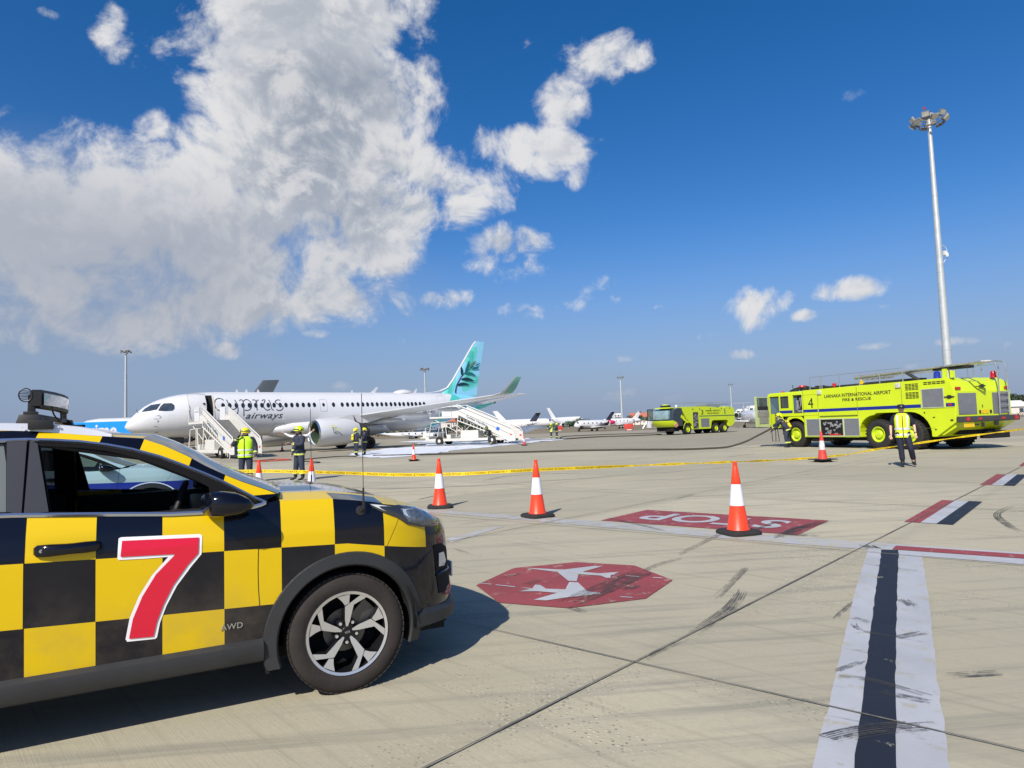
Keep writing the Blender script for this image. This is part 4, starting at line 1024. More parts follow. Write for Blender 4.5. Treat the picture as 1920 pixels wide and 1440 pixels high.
# steps below the door
b = MB(); b.tube([(6.55, .02, 1.0), (6.5, .04, .30), (6.0, .04, .30), (6.12, .02, 1.0)], .02, 6); b.tube([(6.25, .02, 1.0), (6.25, .04, .3)], .02, 6); b.b2((5.6, -.05, .92), (6.85, -.6, 1.0)); b.build('cab_step', BLKP, t4)
# stripe, locker shutters, panel lines
for x0, x1 in ((5.9, 4.98), (4.27, 3.32), (3.26, 1.0), (.97, -1.27), (-1.33, -2.16), (-3.24, -3.61)): b = MB(); b.b2((x1, .0, 1.76), (x0, .005, 1.905)); b.build('blue_stripe', BLUS, t4, smooth=0)
def shutter(x0, x1, z0, z1, frame=GRY, nm='roller_shutter'):
    b = MB(); n = int((z1-z0)/.045)
    rws = []
    for k in range(n*2+1):
        z = z0+(z1-z0)*k/(n*2); rws.append([(x0, .012 if k % 2 else .004, z), (x1, .012 if k % 2 else .004, z)])
    b.grid(rws); o = b.build(nm, SHUT, t4, smooth=0)
    b = MB(); f = .03
    b.b2((x0-f, 0, z0-f), (x0, .02, z1+f)); b.b2((x1, 0, z0-f), (x1+f, .02, z1+f)); b.b2((x0, 0, z1), (x1, .02, z1+f)); b.b2((x0, 0, z0-f), (x1, .02, z0)); b.build('shutter_frame', mat('pale_trim', (.46, .52, .30), .4, var=.05), o, smooth=0)
shutter(3.26, 4.08, .60, 1.40); shutter(.95, 1.78, .60, 1.38); shutter(-3.16, -2.24, 1.76, 2.50)
b = MB(); b.b2((1.84, .001, .58), (3.20, .006, 1.40)); o = b.build('locker_shade_panel', DARK, t4, smooth=0)  # flush dark sheet, the shade inside the open locker put into its colour
b = MB()
for x0, x1, z0, z1 in ((1.80, 1.85, .55, 1.43), (3.18, 3.23, .55, 1.43), (1.85, 3.18, .55, .60), (1.85, 3.18, 1.38, 1.43)): b.b2((x0, 0, z0), (x1, .03, z1))
b.build('locker_frame', MT['pale_trim'], o, smooth=0)
rnd = random.Random(3); b = MB()
for k in range(26):
    x = rnd.uniform(1.95, 3.0); z = rnd.uniform(.65, 1.25); s_ = rnd.uniform(.04, .12)
    if k % 2: b.cyl((x, .007, z), (x, .03, z), s_*.6, seg=12)
    else: b.box((x, .018, z), (s_*1.6, .02, s_))
b.build_each('pump_fitting', mat('pump_metal', (.36, .36, .36), .4, .4, var=.5, vs=14), o)
b = MB(); b.b2((2.0, .008, .62), (2.7, .035, .68)); b.build('red_hose_coil', mat('red_plastic', (.5, .02, .02), .4, var=.1), o, smooth=0)
b = MB()
for x in (3.29, .985, -1.3, 4.24): b.b2((x-.008, .0, .7 if x > 3 else 1.62), (x+.008, .004, 2.86))
b.b2((.98, 0, 1.52), (3.2, .03, 1.56)); b.b2((3.32, 0, 2.63), (4.22, .003, 2.64)); b.b2((3.32, 0, 1.60), (4.22, .003, 1.61))
b.b2((-3.60, .0, 1.705), (-1.33, .003, 1.715)); b.b2((-2.2, 0, .9), (-2.75, .003, .91))
b.build('panel_seam', mat('seam_dark', (.10, .13, .02), .7, var=0), t4, smooth=0)  # dark lines along the panel joints
b = MB()
for gx, gz, nx, nz in ((-1.50, 2.52, 4, 5), (-1.50, 2.16, 4, 5)):
    for i_ in range(nx):
        for j_ in range(nz): b.b2((gx-.155*i_-.13, .0, gz+j_*.058), (gx-.155*i_, .005, gz+j_*.058+.034))
for i_ in range(5):
    for j_ in range(2): b.b2((-2.34-.19*i_-.16, 0, 2.70+j_*.07), (-2.34-.19*i_, .005, 2.70+j_*.07+.042))
b.build('air_grille', DARK, t4, smooth=0)
def t4txt(s_, x0, x1, z0, z1, nm='lettering', bold=.0):
    me = textmesh(s_, size=1, bold=bold, align='LEFT'); xs = [v.co.x for v in me.vertices]; ysv = [v.co.y for v in me.vertices]
    a, c, e, f = min(xs), max(xs), min(ysv), max(ysv)
    return put_text(nm, me, lambda x, y, z: V((x0+(x-a)/(c-a)*(x1-x0), .006, z0+(y-e)/(f-e)*(z1-z0))), LET, t4)
t4txt('LARNAKA INTERNATIONAL AIRPORT', 2.86, -.80, 2.42, 2.585, bold=.02); t4txt('FIRE & RESCUE', 1.80, .22, 2.21, 2.35, bold=.02); t4txt('4', 3.92, 3.58, 1.97, 2.48)
b = MB()
for x, z in ((3.14, 2.72), (-1.18, 2.76)): b.box((x, .03, z), (.24, .06, .20))
b.build_each('flood_lamp', mat('flood_lens', (.55, .55, .48), .3, coat=.5, var=.3, vs=20), t4, bevel=.02)
b = MB()
for x, z in ((-3.38, 2.15), (-3.44, 2.15)): b.cyl((x, 0, z), (x, .03, z), .07, seg=14)
b.box((-3.41, .02, 2.15), (.42, .03, .04)); b.box((-2.3, .01, 1.55), (.05, .02, .05)); b.box((-2.7, .01, 1.35), (.09, .02, .03)); b.box((-2.75, .01, .85), (.08, .02, .03)); b.box((-3.45, .01, 1.22), (.10, .03, .06))
b.build_each('panel_catch', BLKP, t4)
b = MB(); b.box((-3.41, .008, 1.84), (.16, .012, .06)); b.build('side_marker', REDL, t4, smooth=0)
# under the body
b = MB(); b.b2((-3.3, -.6, .62), (6.4, -WB+.6, 1.1)); b.b2((-2.6, -.7, .35), (4.2, -WB+.7, .7)); b.b2((2.6, -.1, .30), (3.9, -.5, .55)); b.b2((-1.6, -.5, 1.1), (.2, -WB+.5, 1.55)); b.b2((4.1, -.5, 1.0), (5.7, -WB+.5, 1.5))
b.b2((-3.55, -1.9, .42), (-3.2, -3.2, .72))
for xx in (4.87, 0, -1.5): b.cyl((xx, -.3, .66), (xx, -WB+.3, .66), .14, seg=12)
b.build('chassis', DARK, t4, smooth=0)
for xx in (4.87, 0, -1.52):
    big_wheel(t4, (xx, -.27, .65), 1); big_wheel(t4, (xx, -WB+.27, .65), -1)
# tail
b = MB(); b.b2((-3.66, .05, 1.13), (-3.86, -WB-.12, 1.35)); b.build('rear_bumper', mat('charcoal_beam', (.045, .045, .05), .5, var=.15), t4, bevel=.02)
b = MB(); side_poly(b, [(-3.6, 1.12), (-3.85, 1.12), (-3.0, .62), (-2.7, .60)], -.1, -WB+.1); b.build('tail_skirt', LIME, t4, smooth=0)
XR4 = -3.625
def rear(b, y0, y1, z0, z1, d=.02): b.b2((XR4, y0, z0), (XR4-d, y1, z1))
for y0, y1 in ((-.16, -1.22), (-2.18, -3.2)):
    b = MB(); n = 20
    b.grid([[(XR4-(.014 if k % 2 else .006), y0, 1.42+.86*k/(2*n)), (XR4-(.014 if k % 2 else .006), y1, 1.42+.86*k/(2*n))] for k in range(2*n+1)]); b.build('roller_shutter', SHUT, t4, smooth=0)
b = MB(); rear(b, -.05, -.35, 2.42, 2.53); rear(b, -2.95, -3.22, 2.42, 2.53); b.b2((-3.86, -.25, 1.17), (-3.88, -.42, 1.32)); b.b2((-3.86, -3.1, 1.17), (-3.88, -3.3, 1.32)); b.b2((-3.86, -.95, 1.2), (-3.88, -1.12, 1.28)); b.b2((-3.86, -2.3, 1.2), (-3.88, -2.5, 1.28)); b.build_each('tail_light', REDL, t4, smooth=0)
b = MB(); b.b2((-3.80, -.15, .92), (-3.83, -.72, 1.06)); b.build('number_plate', YEL, t4, smooth=0)
b = MB(); b.b2((-3.80, -1.15, .90), (-3.84, -1.30, 1.08)); b.b2((-3.78, -.8, .98), (-3.82, -1.02, 1.04)); b.b2((-3.80, -1.9, .95), (-3.86, -2.1, 1.12)); rear(b, -1.55, -1.58, 1.68, 1.80, .01); b.box((XR4-.03, -1.6, 2.56), (.05, .34, .05)); b.box((XR4-.04, -1.6, 2.56), (.05, .1, .14)); rear(b, -1.35, -1.43, 1.45, 1.58); rear(b, -1.98, -2.08, 1.45, 1.58); b.build_each('tow_fitting', BLKP, t4, smooth=0)
b = MB(); rear(b, -1.48, -1.66, 1.44, 1.60, .01); rear(b, -1.7, -1.9, 1.44, 1.60, .01); b.build_each('warning_label', YEL, t4, smooth=0)
b = MB()
for yy in (-2.42, -2.98):
    b.tube(cr([(-3.74, yy, 1.35), (-3.76, yy, 2.4), (-3.74, yy, 3.3), (-3.6, yy, 3.55), (-3.1, yy, 3.60), (-2.6, yy, 3.50)], 5), .028, 8)
    b.tube([(-3.69, yy-.1, 1.4), (-3.69, yy-.1, 2.3)], .02, 6)
for z in lin(1.5, 2.3, 3): b.tube([(-3.74, -2.42, z), (-3.74, -2.98, z)], .02, 6)
b.build('rear_ladder', ALU, t4)
# roof equipment
b = MB()
for x in (3.82, 3.18, 3.06, 2.0, .88, -.2, -1.34): b.cyl((x, -.10, 2.88), (x, -.10, 3.50), .022, seg=8)
b.tube([(3.82, -.10, 3.50), (-1.34, -.10, 3.50)], .012, 6)
for x in (3.82, 2.0, .2, -1.34, -2.6, -3.3): b.cyl((x, -WB+.1, 2.88), (x, -WB+.1, 3.46), .022, seg=8)
b.tube([(3.82, -WB+.1, 3.48), (-3.3, -WB+.1, 3.48)], .012, 6)
for x in (-2.9, -3.15): b.cyl((x, -1.9, 2.9), (x, -1.9, 3.5), .022, seg=8)
b.build('roof_railing', ALU, t4)
b = MB()
for s_ in (-.25, .25):
    b.tube([(1.5, -.75+s_, 3.30), (-4.4, -.75+s_, 3.46)], .045, 6)
for k in range(20): x = 1.4-k*.30; b.tube([(x, -1.0, 3.30+(1.5-x)*.027), (x, -.5, 3.30+(1.5-x)*.027)], .02, 5)
b.b2((1.5, -.52, 3.22), (-2.4, -.55, 3.42)); b.b2((1.5, -1.0, 3.16), (-.2, -.97, 3.32)); b.tube([(-4.4, -1.0, 3.46), (-4.6, -.75, 3.46), (-4.4, -.5, 3.46)], .05, 6)
b.build('roof_ladder', mat('ladder_alloy', (.46, .46, .44), .4, .6, var=.25, vs=8), t4)
b = MB(); b.b2((1.0, -.6, 2.9), (-1.6, -1.2, 3.05)); b.tube([(-1.3, -.4, 3.3), (-1.9, -.4, 2.9)], .07, 6); b.b2((-2.0, -.6, 3.30), (-3.6, -1.3, 3.42)); b.tube([(-3.1, -.5, 3.4), (-3.15, -.5, 2.75)], .02, 6)
for k in range(26): x = rnd.uniform(3.2, 5.6); b.box((x, rnd.uniform(-.5, -1.6), 2.93+rnd.uniform(0, .09)), (rnd.uniform(.1, .5), .2, rnd.uniform(.05, .14)))
b.tube(cr([(5.7, -.6, 2.92), (5.2, -.6, 3.05), (4.6, -.6, 3.1), (4.2, -.6, 3.0), (3.4, -.5, 2.98), (1.5, -.4, 2.97), (-1.2, -.4, 3.0)], 5), .05, 6)
b.tube([(5.35, -.5, 3.0), (5.42, -.5, 3.22), (5.35, -.5, 3.2)], .02, 5)
b.build('roof_monitor', mat('grubby_black', (.03, .03, .03), .6, var=.4, vs=6), t4)
b = MB(); b.cyl((4.75, -.5, 3.08), (4.75, -.5, 3.17), .18, .15, 16); b.cyl((2.55, -.35, 2.95), (2.55, -.35, 3.12), .06, .10, 12); b.build('hose_reel_cap', MT['red_plastic'], t4)
b = MB(); b.box((.98, -.35, 3.03), (.16, .12, .14)); b.cyl((.98, -.35, 3.1), (.98, -.35, 3.18), .04, seg=8); b.build('roof_valve', YEL, t4)
b = MB(); b.b2((-3.0, -.25, 2.92), (-3.12, -.4, 3.3)); b.b2((-3.32, -.25, 2.92), (-3.42, -.4, 3.2)); b.build('ladder_bracket', LIME, t4, smooth=0)
beacon(t4, (-2.7, -.35, 2.95), BLUL, .13, .28); beacon(t4, (-3.4, -2.7, 2.9), REDL, .11, .28); beacon(t4, (5.9, -.3, 2.86), MT['red_plastic'], .07, .08)
# ---- engine number 3
t3p = G(1291, 814.5); t3 = thing('fire_engine', 'smaller lime yellow fire engine number 3 with black glass cab, in the middle distance', 'fire engine', t3p, math.atan2(-.6, -.8), 'lime yellow airport fire engines')
W3 = 2.9
b = MB()
pl = [(1.05, 3.12), (.85, 2.7), (.35, 2.0), (.15, 1.7)]+[(-.72, 1.25), (-.78, .55), (-4.15, .55), (-4.35, 1.35), (-4.6, 1.5), (-7.3, 1.5), (-7.55, 1.3), (-7.65, .75), (-8.2, .75), (-8.85, 1.15), (-8.9, 2.75), (-8.6, 3.0), (-7.2, 3.12), (-6.6, 2.95), (-3.2, 3.15)]
side_poly(b, pl, 0, -W3); b.build('body', LIME, t3, smooth=0, bevel=.02)
b = MB(); ap = arch_pts(0, .6, .78, 5, 175, 10)
for yy in (.01, -W3-.01): b.grid([[V((x, yy, z)) for x, z in ap], [V((x*1.12, yy, .6+(z-.6)*1.22)) for x, z in ap]])
b.box((.9, .0, 1.95), (.55, .06, .35), rot=M.Rotation(-.5, 3, 'Y')); b.box((.35, .01, 1.55), (.9, .05, .25), rot=M.Rotation(-.45, 3, 'Y'))
b.build('wheel_arch', LIME, t3, smooth=0)
b = MB(); rg = []
for yy in (0.0, -.25, -.9, -W3/2, -W3+.9, -W3+.25, -W3):
    k = 1-(abs(yy+W3/2)/(W3/2))**3
    rg.append([V((x+.35*k*fx, yy, z)) for x, z, fx in [(.95, 2.98, 0), (1.6, 3.0, .3), (2.25, 2.85, 1), (2.5, 2.3, 1), (2.55, 1.7, 1), (2.5, 1.2, 1), (1.4, 1.0, .6), (.9, 1.0, 0), (.9, 1.8, 0)]])
b.loft(rg); b.build('cab', mat('black_cab_glass', (.02, .032, .035), .06, coat=1, var=0), t3, smooth=50)
b = MB(); b.b2((2.50, -.35, 1.75), (2.95, -W3+.35, 2.75)); b.build('windscreen', mat('pale_windscreen', (.22, .33, .35), .06, coat=1, var=.3, vs=1.5), t3, bevel=.08)
b = MB(); rg = []
for yy in (.05, -.4, -W3/2, -W3+.4, -W3-.05):
    k = 1-(abs(yy+W3/2)/(W3/2))**2
    rg.append([V((x+.45*k, yy, z)) for x, z in [(1.9, 1.35), (2.5, 1.62), (2.75, 1.55), (2.6, 1.2), (2.2, .9), (1.8, .95)]])
b.loft(rg); b.build('front_bumper', LIME, t3, smooth=40)
b = MB(); b.box((2.1, .08, 1.12), (.5, .05, .4), rot=M.Rotation(.5, 3, 'Y')); b.build('warning_chevron', mat('chevron_red', (.62, .25, .22), .4, var=.4, vs=8), t3)
b = MB(); b.b2((1.7, -.4, 2.98), (2.6, -W3+.4, 3.10)); b.build('cab_brow', LIME, t3, bevel=.03)
b = MB(); b.box((2.0, -W3/2, 3.28), (.6, .8, .36), taper=(.7, .8)); b.build('cab_turret', LIME, t3, bevel=.08)
b = MB(); b.box((2.0, -W3/2, 3.26), (.75, .95, .2)); b.build('turret_base', BLKP, t3, bevel=.05)
b = MB(); b.box((2.55, -.2, 1.75), (.15, .15, .2)); b.box((2.55, -W3+.2, 1.75), (.15, .15, .2)); b.box((1.5, -.3, 3.2), (.2, .2, .3)); b.build_each('head_lamp', mat('lamp_white', (.7, .72, .74), .2, var=.1), t3, bevel=.03)
b = MB(); b.b2((-.95, .0, .62), (-1.9, .006, 2.5)); o = b.build('locker_shade_panel', MT['locker_dark'], t3, smooth=0)  # dark flush plate painted for this locker's inner shade
b = MB()
for k in range(24): b.box((rnd.uniform(-1.1, -1.8), .012, rnd.uniform(.7, 2.3)), (rnd.uniform(.1, .3), .02, rnd.uniform(.05, .2)))
b.build_each('pump_fitting', MT['pump_metal'], o)
b = MB(); b.b2((-2.35, 0, .75), (-3.9, .012, 1.75)); b.build('roller_shutter', SHUT, t3, smooth=0)
b = MB(); b.b2((-2.1, 0, 1.98), (-8.85, .006, 2.08)); b.b2((-6.9, 0, 2.2), (-7.05, .01, 2.85)); b.build('dark_stripe', mat('dark_green_stripe', (.03, .09, .06), .4, var=0), t3, smooth=0)
b = MB()
for x, z in ((-.95, 2.85), (-2.2, 2.85), (-4.2, 2.88), (-6.3, 2.88), (-7.9, 2.9)): b.cyl((x, 0, z), (x, .03, z), .07, seg=10)
b.build_each('side_lamp', BLKP, t3)
def t3txt(s_, x0, x1, z0, z1):
    me = textmesh(s_, size=1, align='LEFT', bold=.01); xs = [v.co.x for v in me.vertices]; yv = [v.co.y for v in me.vertices]
    a, c, e, f = min(xs), max(xs), min(yv), max(yv)
    put_text('lettering', me, lambda x, y, z: V((x0+(x-a)/(c-a)*(x1-x0), .012, z0+(y-e)/(f-e)*(z1-z0))), LET, t3)
t3txt('3', -2.45, -2.85, 2.2, 2.75); t3txt('HERMES AIRPORTS', -3.3, -6.1, 2.55, 2.72); t3txt('FIRE & RESCUE', -3.6, -5.8, 2.25, 2.42)
b = MB(); b.b2((1.9, -.5, .5), (-8.3, -W3+.5, 1.2)); b.b2((2.3, -.3, .4), (1.2, -W3+.3, 1.0)); b.build('chassis', DARK, t3, smooth=0)
b = MB()
for yy in (-.15, -W3+.15):
    b.tube([(.4, yy, 3.62), (-8.7, yy, 3.62)], .015, 5)
    for x in (.4, -1.2, -3.2, -4.8, -6.5, -8.7): b.cyl((x, yy, 3.0), (x, yy, 3.62), .02, seg=6)
b.b2((-4.2, -.6, 3.35), (-8.8, -1.3, 3.45)); b.b2((-3.8, -1.6, 3.2), (-8.3, -2.1, 3.3)); b.build('roof_railing', ALU, t3)
b = MB(); b.box((2.5, -W3-.35, 2.3), (.06, .7, 1.2), rot=M.Rotation(.2, 3, 'Z')); b.build('cab_door', TGL, t3, smooth=0)
b = MB()
for p_, q_ in (((2.45, -W3-.03, 1.7), (2.45, -W3-.03, 2.95)), ((2.6, -W3-.72, 1.7), (2.6, -W3-.72, 2.95)), ((2.45, -W3, 2.95), (2.6, -W3-.72, 2.95)), ((2.45, -W3, 1.7), (2.6, -W3-.72, 1.7))): b.tube([p_, q_], .05, 5)
b.build('door_frame', BLKP, t3)
for xx in (0, -5.2, -6.85):
    big_wheel(t3, (xx, -.25, .57), 1, r=.58, w=.45, rim=.30); big_wheel(t3, (xx, -W3+.25, .57), -1, r=.58, w=.45, rim=.30)
# ---------------------------------------------------------------- airliner
AX = V((.807, .59, 0)).normalized(); AY = V((-AX.y, AX.x, 0)); AO = V((-30.45, 51.87, 0))
pln = thing('airliner', 'white airliner with turquoise leaf tail and airline lettering behind the stairs', 'airliner', AO, math.atan2(AX.y, AX.x))
def PL(px, py, y0=-1.78):
    d = ray(px, py); c = V((0, 0, CH))-AO; t = (y0-c.dot(AY))/d.dot(AY); q = c+d*t
    return V((q.dot(AX), y0, q.z))
FT = [(0,2.58),(.15,2.92),(.41,3.25),(.8,3.66),(1.33,4.12),(1.9,4.47),(2.47,4.73),(3.1,4.93),(3.83,5.09),(5,5.24),(6.5,5.32),(26,5.32),(28,5.29),(30,5.2),(32,5.02),(34,4.72),(35.1,4.42)]
FB = [(0,2.50),(.15,2.30),(.5,2.08),(1.0,1.9),(2,1.70),(3.2,1.57),(5,1.5),(24.0,1.5),(25.5,1.56),(26.7,1.70),(28,2.02),(30,2.62),(32,3.12),(34,3.70),(35.1,4.12)]
FH = [(0,.04),(.15,.33),(.41,.58),(.8,.83),(1.33,1.08),(2.0,1.30),(2.8,1.48),(3.8,1.63),(5,1.74),(6.5,1.78),(25.5,1.78),(27,1.70),(28.5,1.52),(30.5,1.20),(32.5,.82),(34,.50),(35.1,.17)]
def fsurf(t, z, o=.0, s=-1):
    a, c, h = interp(FT, t), interp(FB, t), interp(FH, t); m = (a+c)/2; r = (a-c)/2
    k = max(0, 1-((z-m)/r)**2); return V((t, s*(h*math.sqrt(k)+o), z))
def fus_mat():
    m = bpy.data.materials.new('airliner_paint'); m.use_nodes = True; b = NB(m.node_tree); p = m.node_tree.nodes['Principled BSDF']
    P = b.new('ShaderNodeTexCoord').outputs['Object']; x, y, z = b.xyz(P)
    e = b.math('SUBTRACT', x, b.math('MULTIPLY_ADD', z, .92, 24.7))
    w = b.math('SINE', b.math('ADD', b.math('MULTIPLY', x, 1.1), b.math('MULTIPLY', b.math('SINE', b.math('MULTIPLY', z, 1.1)), 1.6)))
    teal = b.mix(b.ss(w, .25, .45), (.07, .50, .44, 1), (.22, .58, .78, 1))
    n = b.noise(P, .7, 5, .6)
    wh = b.mix(b.math('MULTIPLY', b.ss(n, .4, .7), .25), (.64, .65, .66, 1), (.58, .59, .59, 1))
    c = b.mix(b.math('GREATER_THAN', e, 0.0), wh, teal)
    # skin joints
    def ln(v, w_): return b.math('LESS_THAN', b.math('ABSOLUTE', v), w_)
    j = b.math('MAXIMUM', ln(b.math('SUBTRACT', b.math('MODULO', x, 4.4), 2.9), .008), ln(b.math('SUBTRACT', z, 3.35), .004))
    c = b.mix(b.math('MULTIPLY', j, .25), c, (.3, .3, .3, 1))
    b.put(p.inputs['Base Color'], c); p.inputs['Roughness'].default_value = .22; p.inputs['Coat Weight'].default_value = .5
    return m
FM = fus_mat(); DKG = mat('dark_grey_metal', (.06, .06, .065), .5, .3, var=.1); WNG = mat('wing_grey', (.55, .56, .55), .35, .1, var=.05, vs=.7)
SEAM = mat('door_seam', (.35, .36, .36), .5, var=0); NAVY = mat('slate_lettering', (.035, .055, .065), .4, var=0)
b = MB(); ts = [0,.06,.15,.28,.41,.6,.8,1.05,1.33,1.6,1.9,2.2,2.47,2.8,3.1,3.45,3.83,4.4,5,5.7,6.5]+lin(7, 25, 24)+[25.5,26,26.7,27.3,28,29,30,31,32,33,34,34.6,35.1]; rg = []
for t in ts:
    a, c, h = interp(FT, t), interp(FB, t), interp(FH, t); rg.append([V((t, h*cos(2*pi*k/40), (a+c)/2+(a-c)/2*sin(2*pi*k/40))) for k in range(40)])
b.loft(rg); b.build('fuselage', FM, pln, smooth=60)
b = MB(); b.cyl((35.05, 0, 4.27), (35.35, 0, 4.30), .17, .12, 14); b.build('exhaust_cone', DKG, pln)
b = MB(); rg = []
for t, hy, zt_, zb_ in [(10.3,.1,2.0,1.9),(10.7,.95,2.35,1.55),(11.4,1.55,2.65,1.35),(12.6,1.92,2.9,1.2),(14.5,2.05,3.0,1.08),(18,2.05,2.95,1.05),(20,1.9,2.7,1.12),(21.6,1.4,2.3,1.3),(22.6,.3,1.7,1.5)]:
    rg.append([V((t, hy*cos(2*pi*k/28), (zt_+zb_)/2+(zt_-zb_)/2*sin(2*pi*k/28))) for k in range(28)])
b.loft(rg); b.build('belly_fairing', WHT, pln, smooth=60)
def aero(b, secs, axis='y'):
    """lifting surface: (span, lead, trail, height, thickness)"""
    rg = []
    for s_, le, te, z, th in secs:
        pr = []
        for fx, fz in [(0,0),(.04,.5),(.15,.9),(.35,1),(.65,.7),(1,.04),(1,-.04),(.65,-.45),(.35,-.7),(.15,-.65),(.04,-.4)]:
            x = le+(te-le)*fx; o = fz*th/2
            pr.append(V((x, s_, z+o)) if axis == 'y' else V((x, o, s_)))
        rg.append(pr)
    b.loft(rg)
WS = [(-1.3,14.4,20.8,2.45,.75),(-5.6,17.3,21.5,2.98,.5),(-10.8,21.0,23.7,3.60,.3),(-15.5,24.3,25.7,4.12,.2),(-16.05,24.8,26.0,4.32,.15),(-16.4,25.1,26.15,4.7,.11),(-16.85,25.65,26.35,5.55,.07)]
for s_ in (1, -1):
    b = MB(); aero(b, [(y*s_, a, c, z, t) for y, a, c, z, t in WS]); w_ = b.build('wing', WNG, pln, smooth=50)
    b = MB(); aero(b, [(y*s_+s_*-.012, a+.12, c, z+.012, t) for y, a, c, z, t in WS[-3:]]); b.build('winglet', mat('winglet_green', (.18, .45, .38), .35, coat=.3, var=.05), w_, smooth=50)
    for y, t0, t1, z in ((4.6, 19.3, 22.3, 2.55), (7.6, 20.4, 23.4, 2.95), (10.6, 22.0, 24.6, 3.3)):
        f = MB(); rg = []
        for k in range(9):
            q = k/8; r = math.sin(pi*min(1, q*.97+.03))**.7*.2; rg.append([V((t0+(t1-t0)*q, -s_*(y)+r*.6*cos(2*pi*j/12), z-.12+.1*q+r*sin(2*pi*j/12))) for j in range(12)])
        f.loft(rg); f.build('flap_fairing', WNG, w_, smooth=60)
    b = MB(); aero(b, [(-.5*s_, 29.4, 33.0, 3.95, .35), (-6.3*s_, 33.7, 35.0, 4.84, .1)]); b.build('tailplane', WHT, pln, smooth=50)
def fin_mat():
    m = bpy.data.materials.new('leaf_tail_paint'); m.use_nodes = True; b = NB(m.node_tree); p = m.node_tree.nodes['Principled BSDF']
    P = b.new('ShaderNodeTexCoord').outputs['Object']; x, y, z = b.xyz(P)
    xx = b.math('SUBTRACT', x, b.math('MULTIPLY', z, .55))
    w = b.math('SINE', b.math('ADD', b.math('MULTIPLY', z, 1.55), b.math('ADD', b.math('MULTIPLY', xx, 1.2), b.math('MULTIPLY', b.math('SINE', b.math('MULTIPLY_ADD', xx, 1.5, b.math('MULTIPLY', z, -.5))), 1.7))))
    c = b.mix(b.ss(w, -.12, .0), (.27, .62, .80, 1), (.14, .60, .53, 1)); c = b.mix(b.ss(w, .72, .85), c, (.08, .48, .42, 1))
    b.put(p.inputs['Base Color'], c); p.inputs['Roughness'].default_value = .25; p.inputs['Coat Weight'].default_value = .5; return m
b = MB(); aero(b, [(5.05, 28.3, 32.95, 0, .36), (5.8, 29.30, 33.05, 0, .34), (6.6, 29.95, 33.2, 0, .32), (10.55, 32.66, 34.05, 0, .14), (10.9, 33.05, 34.14, 0, .10)], 'z'); b.build('fin', fin_mat(), pln, smooth=40)
b = MB()
LEp = [(26.6,5.30),(27.6,5.38),(28.4,5.52),(29.30,5.86),(29.95,6.62),(32.66,10.57),(33.05,10.93)]
b.grid([[V((x-.10, 0, z+.02)) for x, z in LEp], [V((x+.04, -(.10-.008*(z-5)), z-.02)) for x, z in LEp]]); b.grid([[V((x-.10, 0, z+.02)) for x, z in LEp], [V((x+.04, .10-.008*(z-5), z-.02)) for x, z in LEp]]); b.build('fin_leading_edge', WHT, pln, smooth=60)
# leaf branch on both faces of the fin
def leafpts(L, s_=-1, off=.20): return [(lambda q: V((q.x, s_*(off-.012-(q.z-5)*.0215), q.z)))(PL(820+x/9, 620+y/9, -.15)) for x, y in L]
lc = [mat('leaf_deep', (.004, .035, .045), .3, var=0), mat('leaf_teal', (.008, .14, .15), .3, var=0), mat('leaf_olive', (.10, .20, .13), .3, var=0)]
def leaf(a, c, w, bend=0):
    a, c = V(a), V(c); d = c-a; n = V((-d.y, d.x)).normalized(); up = []; dn = []
    for k in range(9):
        t = k/8; m = a+d*t+n*bend*math.sin(pi*t); ww = w*math.sin(pi*min(1, t**.8))
        up.append((m+n*ww)[:]); dn.append((m-n*ww)[:])
    return up, dn
lv = [((325,925),(545,912),26,-18,0),((395,820),(628,848),28,-14,0),((455,725),(662,765),24,-20,1),((415,765),(400,590),22,8,0),((470,700),(542,492),22,12,1),((545,620),(662,505),18,-6,2),((575,650),(722,628),22,-10,1),((640,595),(738,545),12,-4,1)]
for s_ in (-1, 1):
    for k in range(3):
        b = MB()
        for a, c, w, be, ci in lv:
            if ci != k: continue
            u_, d_ = leaf(a, c, w, be); b.grid([leafpts(u_, s_), leafpts(d_, s_)])
        if k == 0:
            st = cr([V((x, y)) for x, y in [(303,1050),(312,980),(330,915),(375,830),(410,770),(480,700),(560,640),(620,600)]], 4)
            u_ = []; d_ = []
            for i, p in enumerate(st):
                dd = (st[min(i+1, len(st)-1)]-st[max(0, i-1)]).normalized(); nn = V((-dd.y, dd.x)); ww = 9*(1-.6*i/len(st)); u_.append((p+nn*ww)[:]); d_.append((p-nn*ww)[:])
            b.grid([leafpts(u_, s_), leafpts(d_, s_)])
        b.build('leaf_emblem', lc[k], pln, smooth=0)
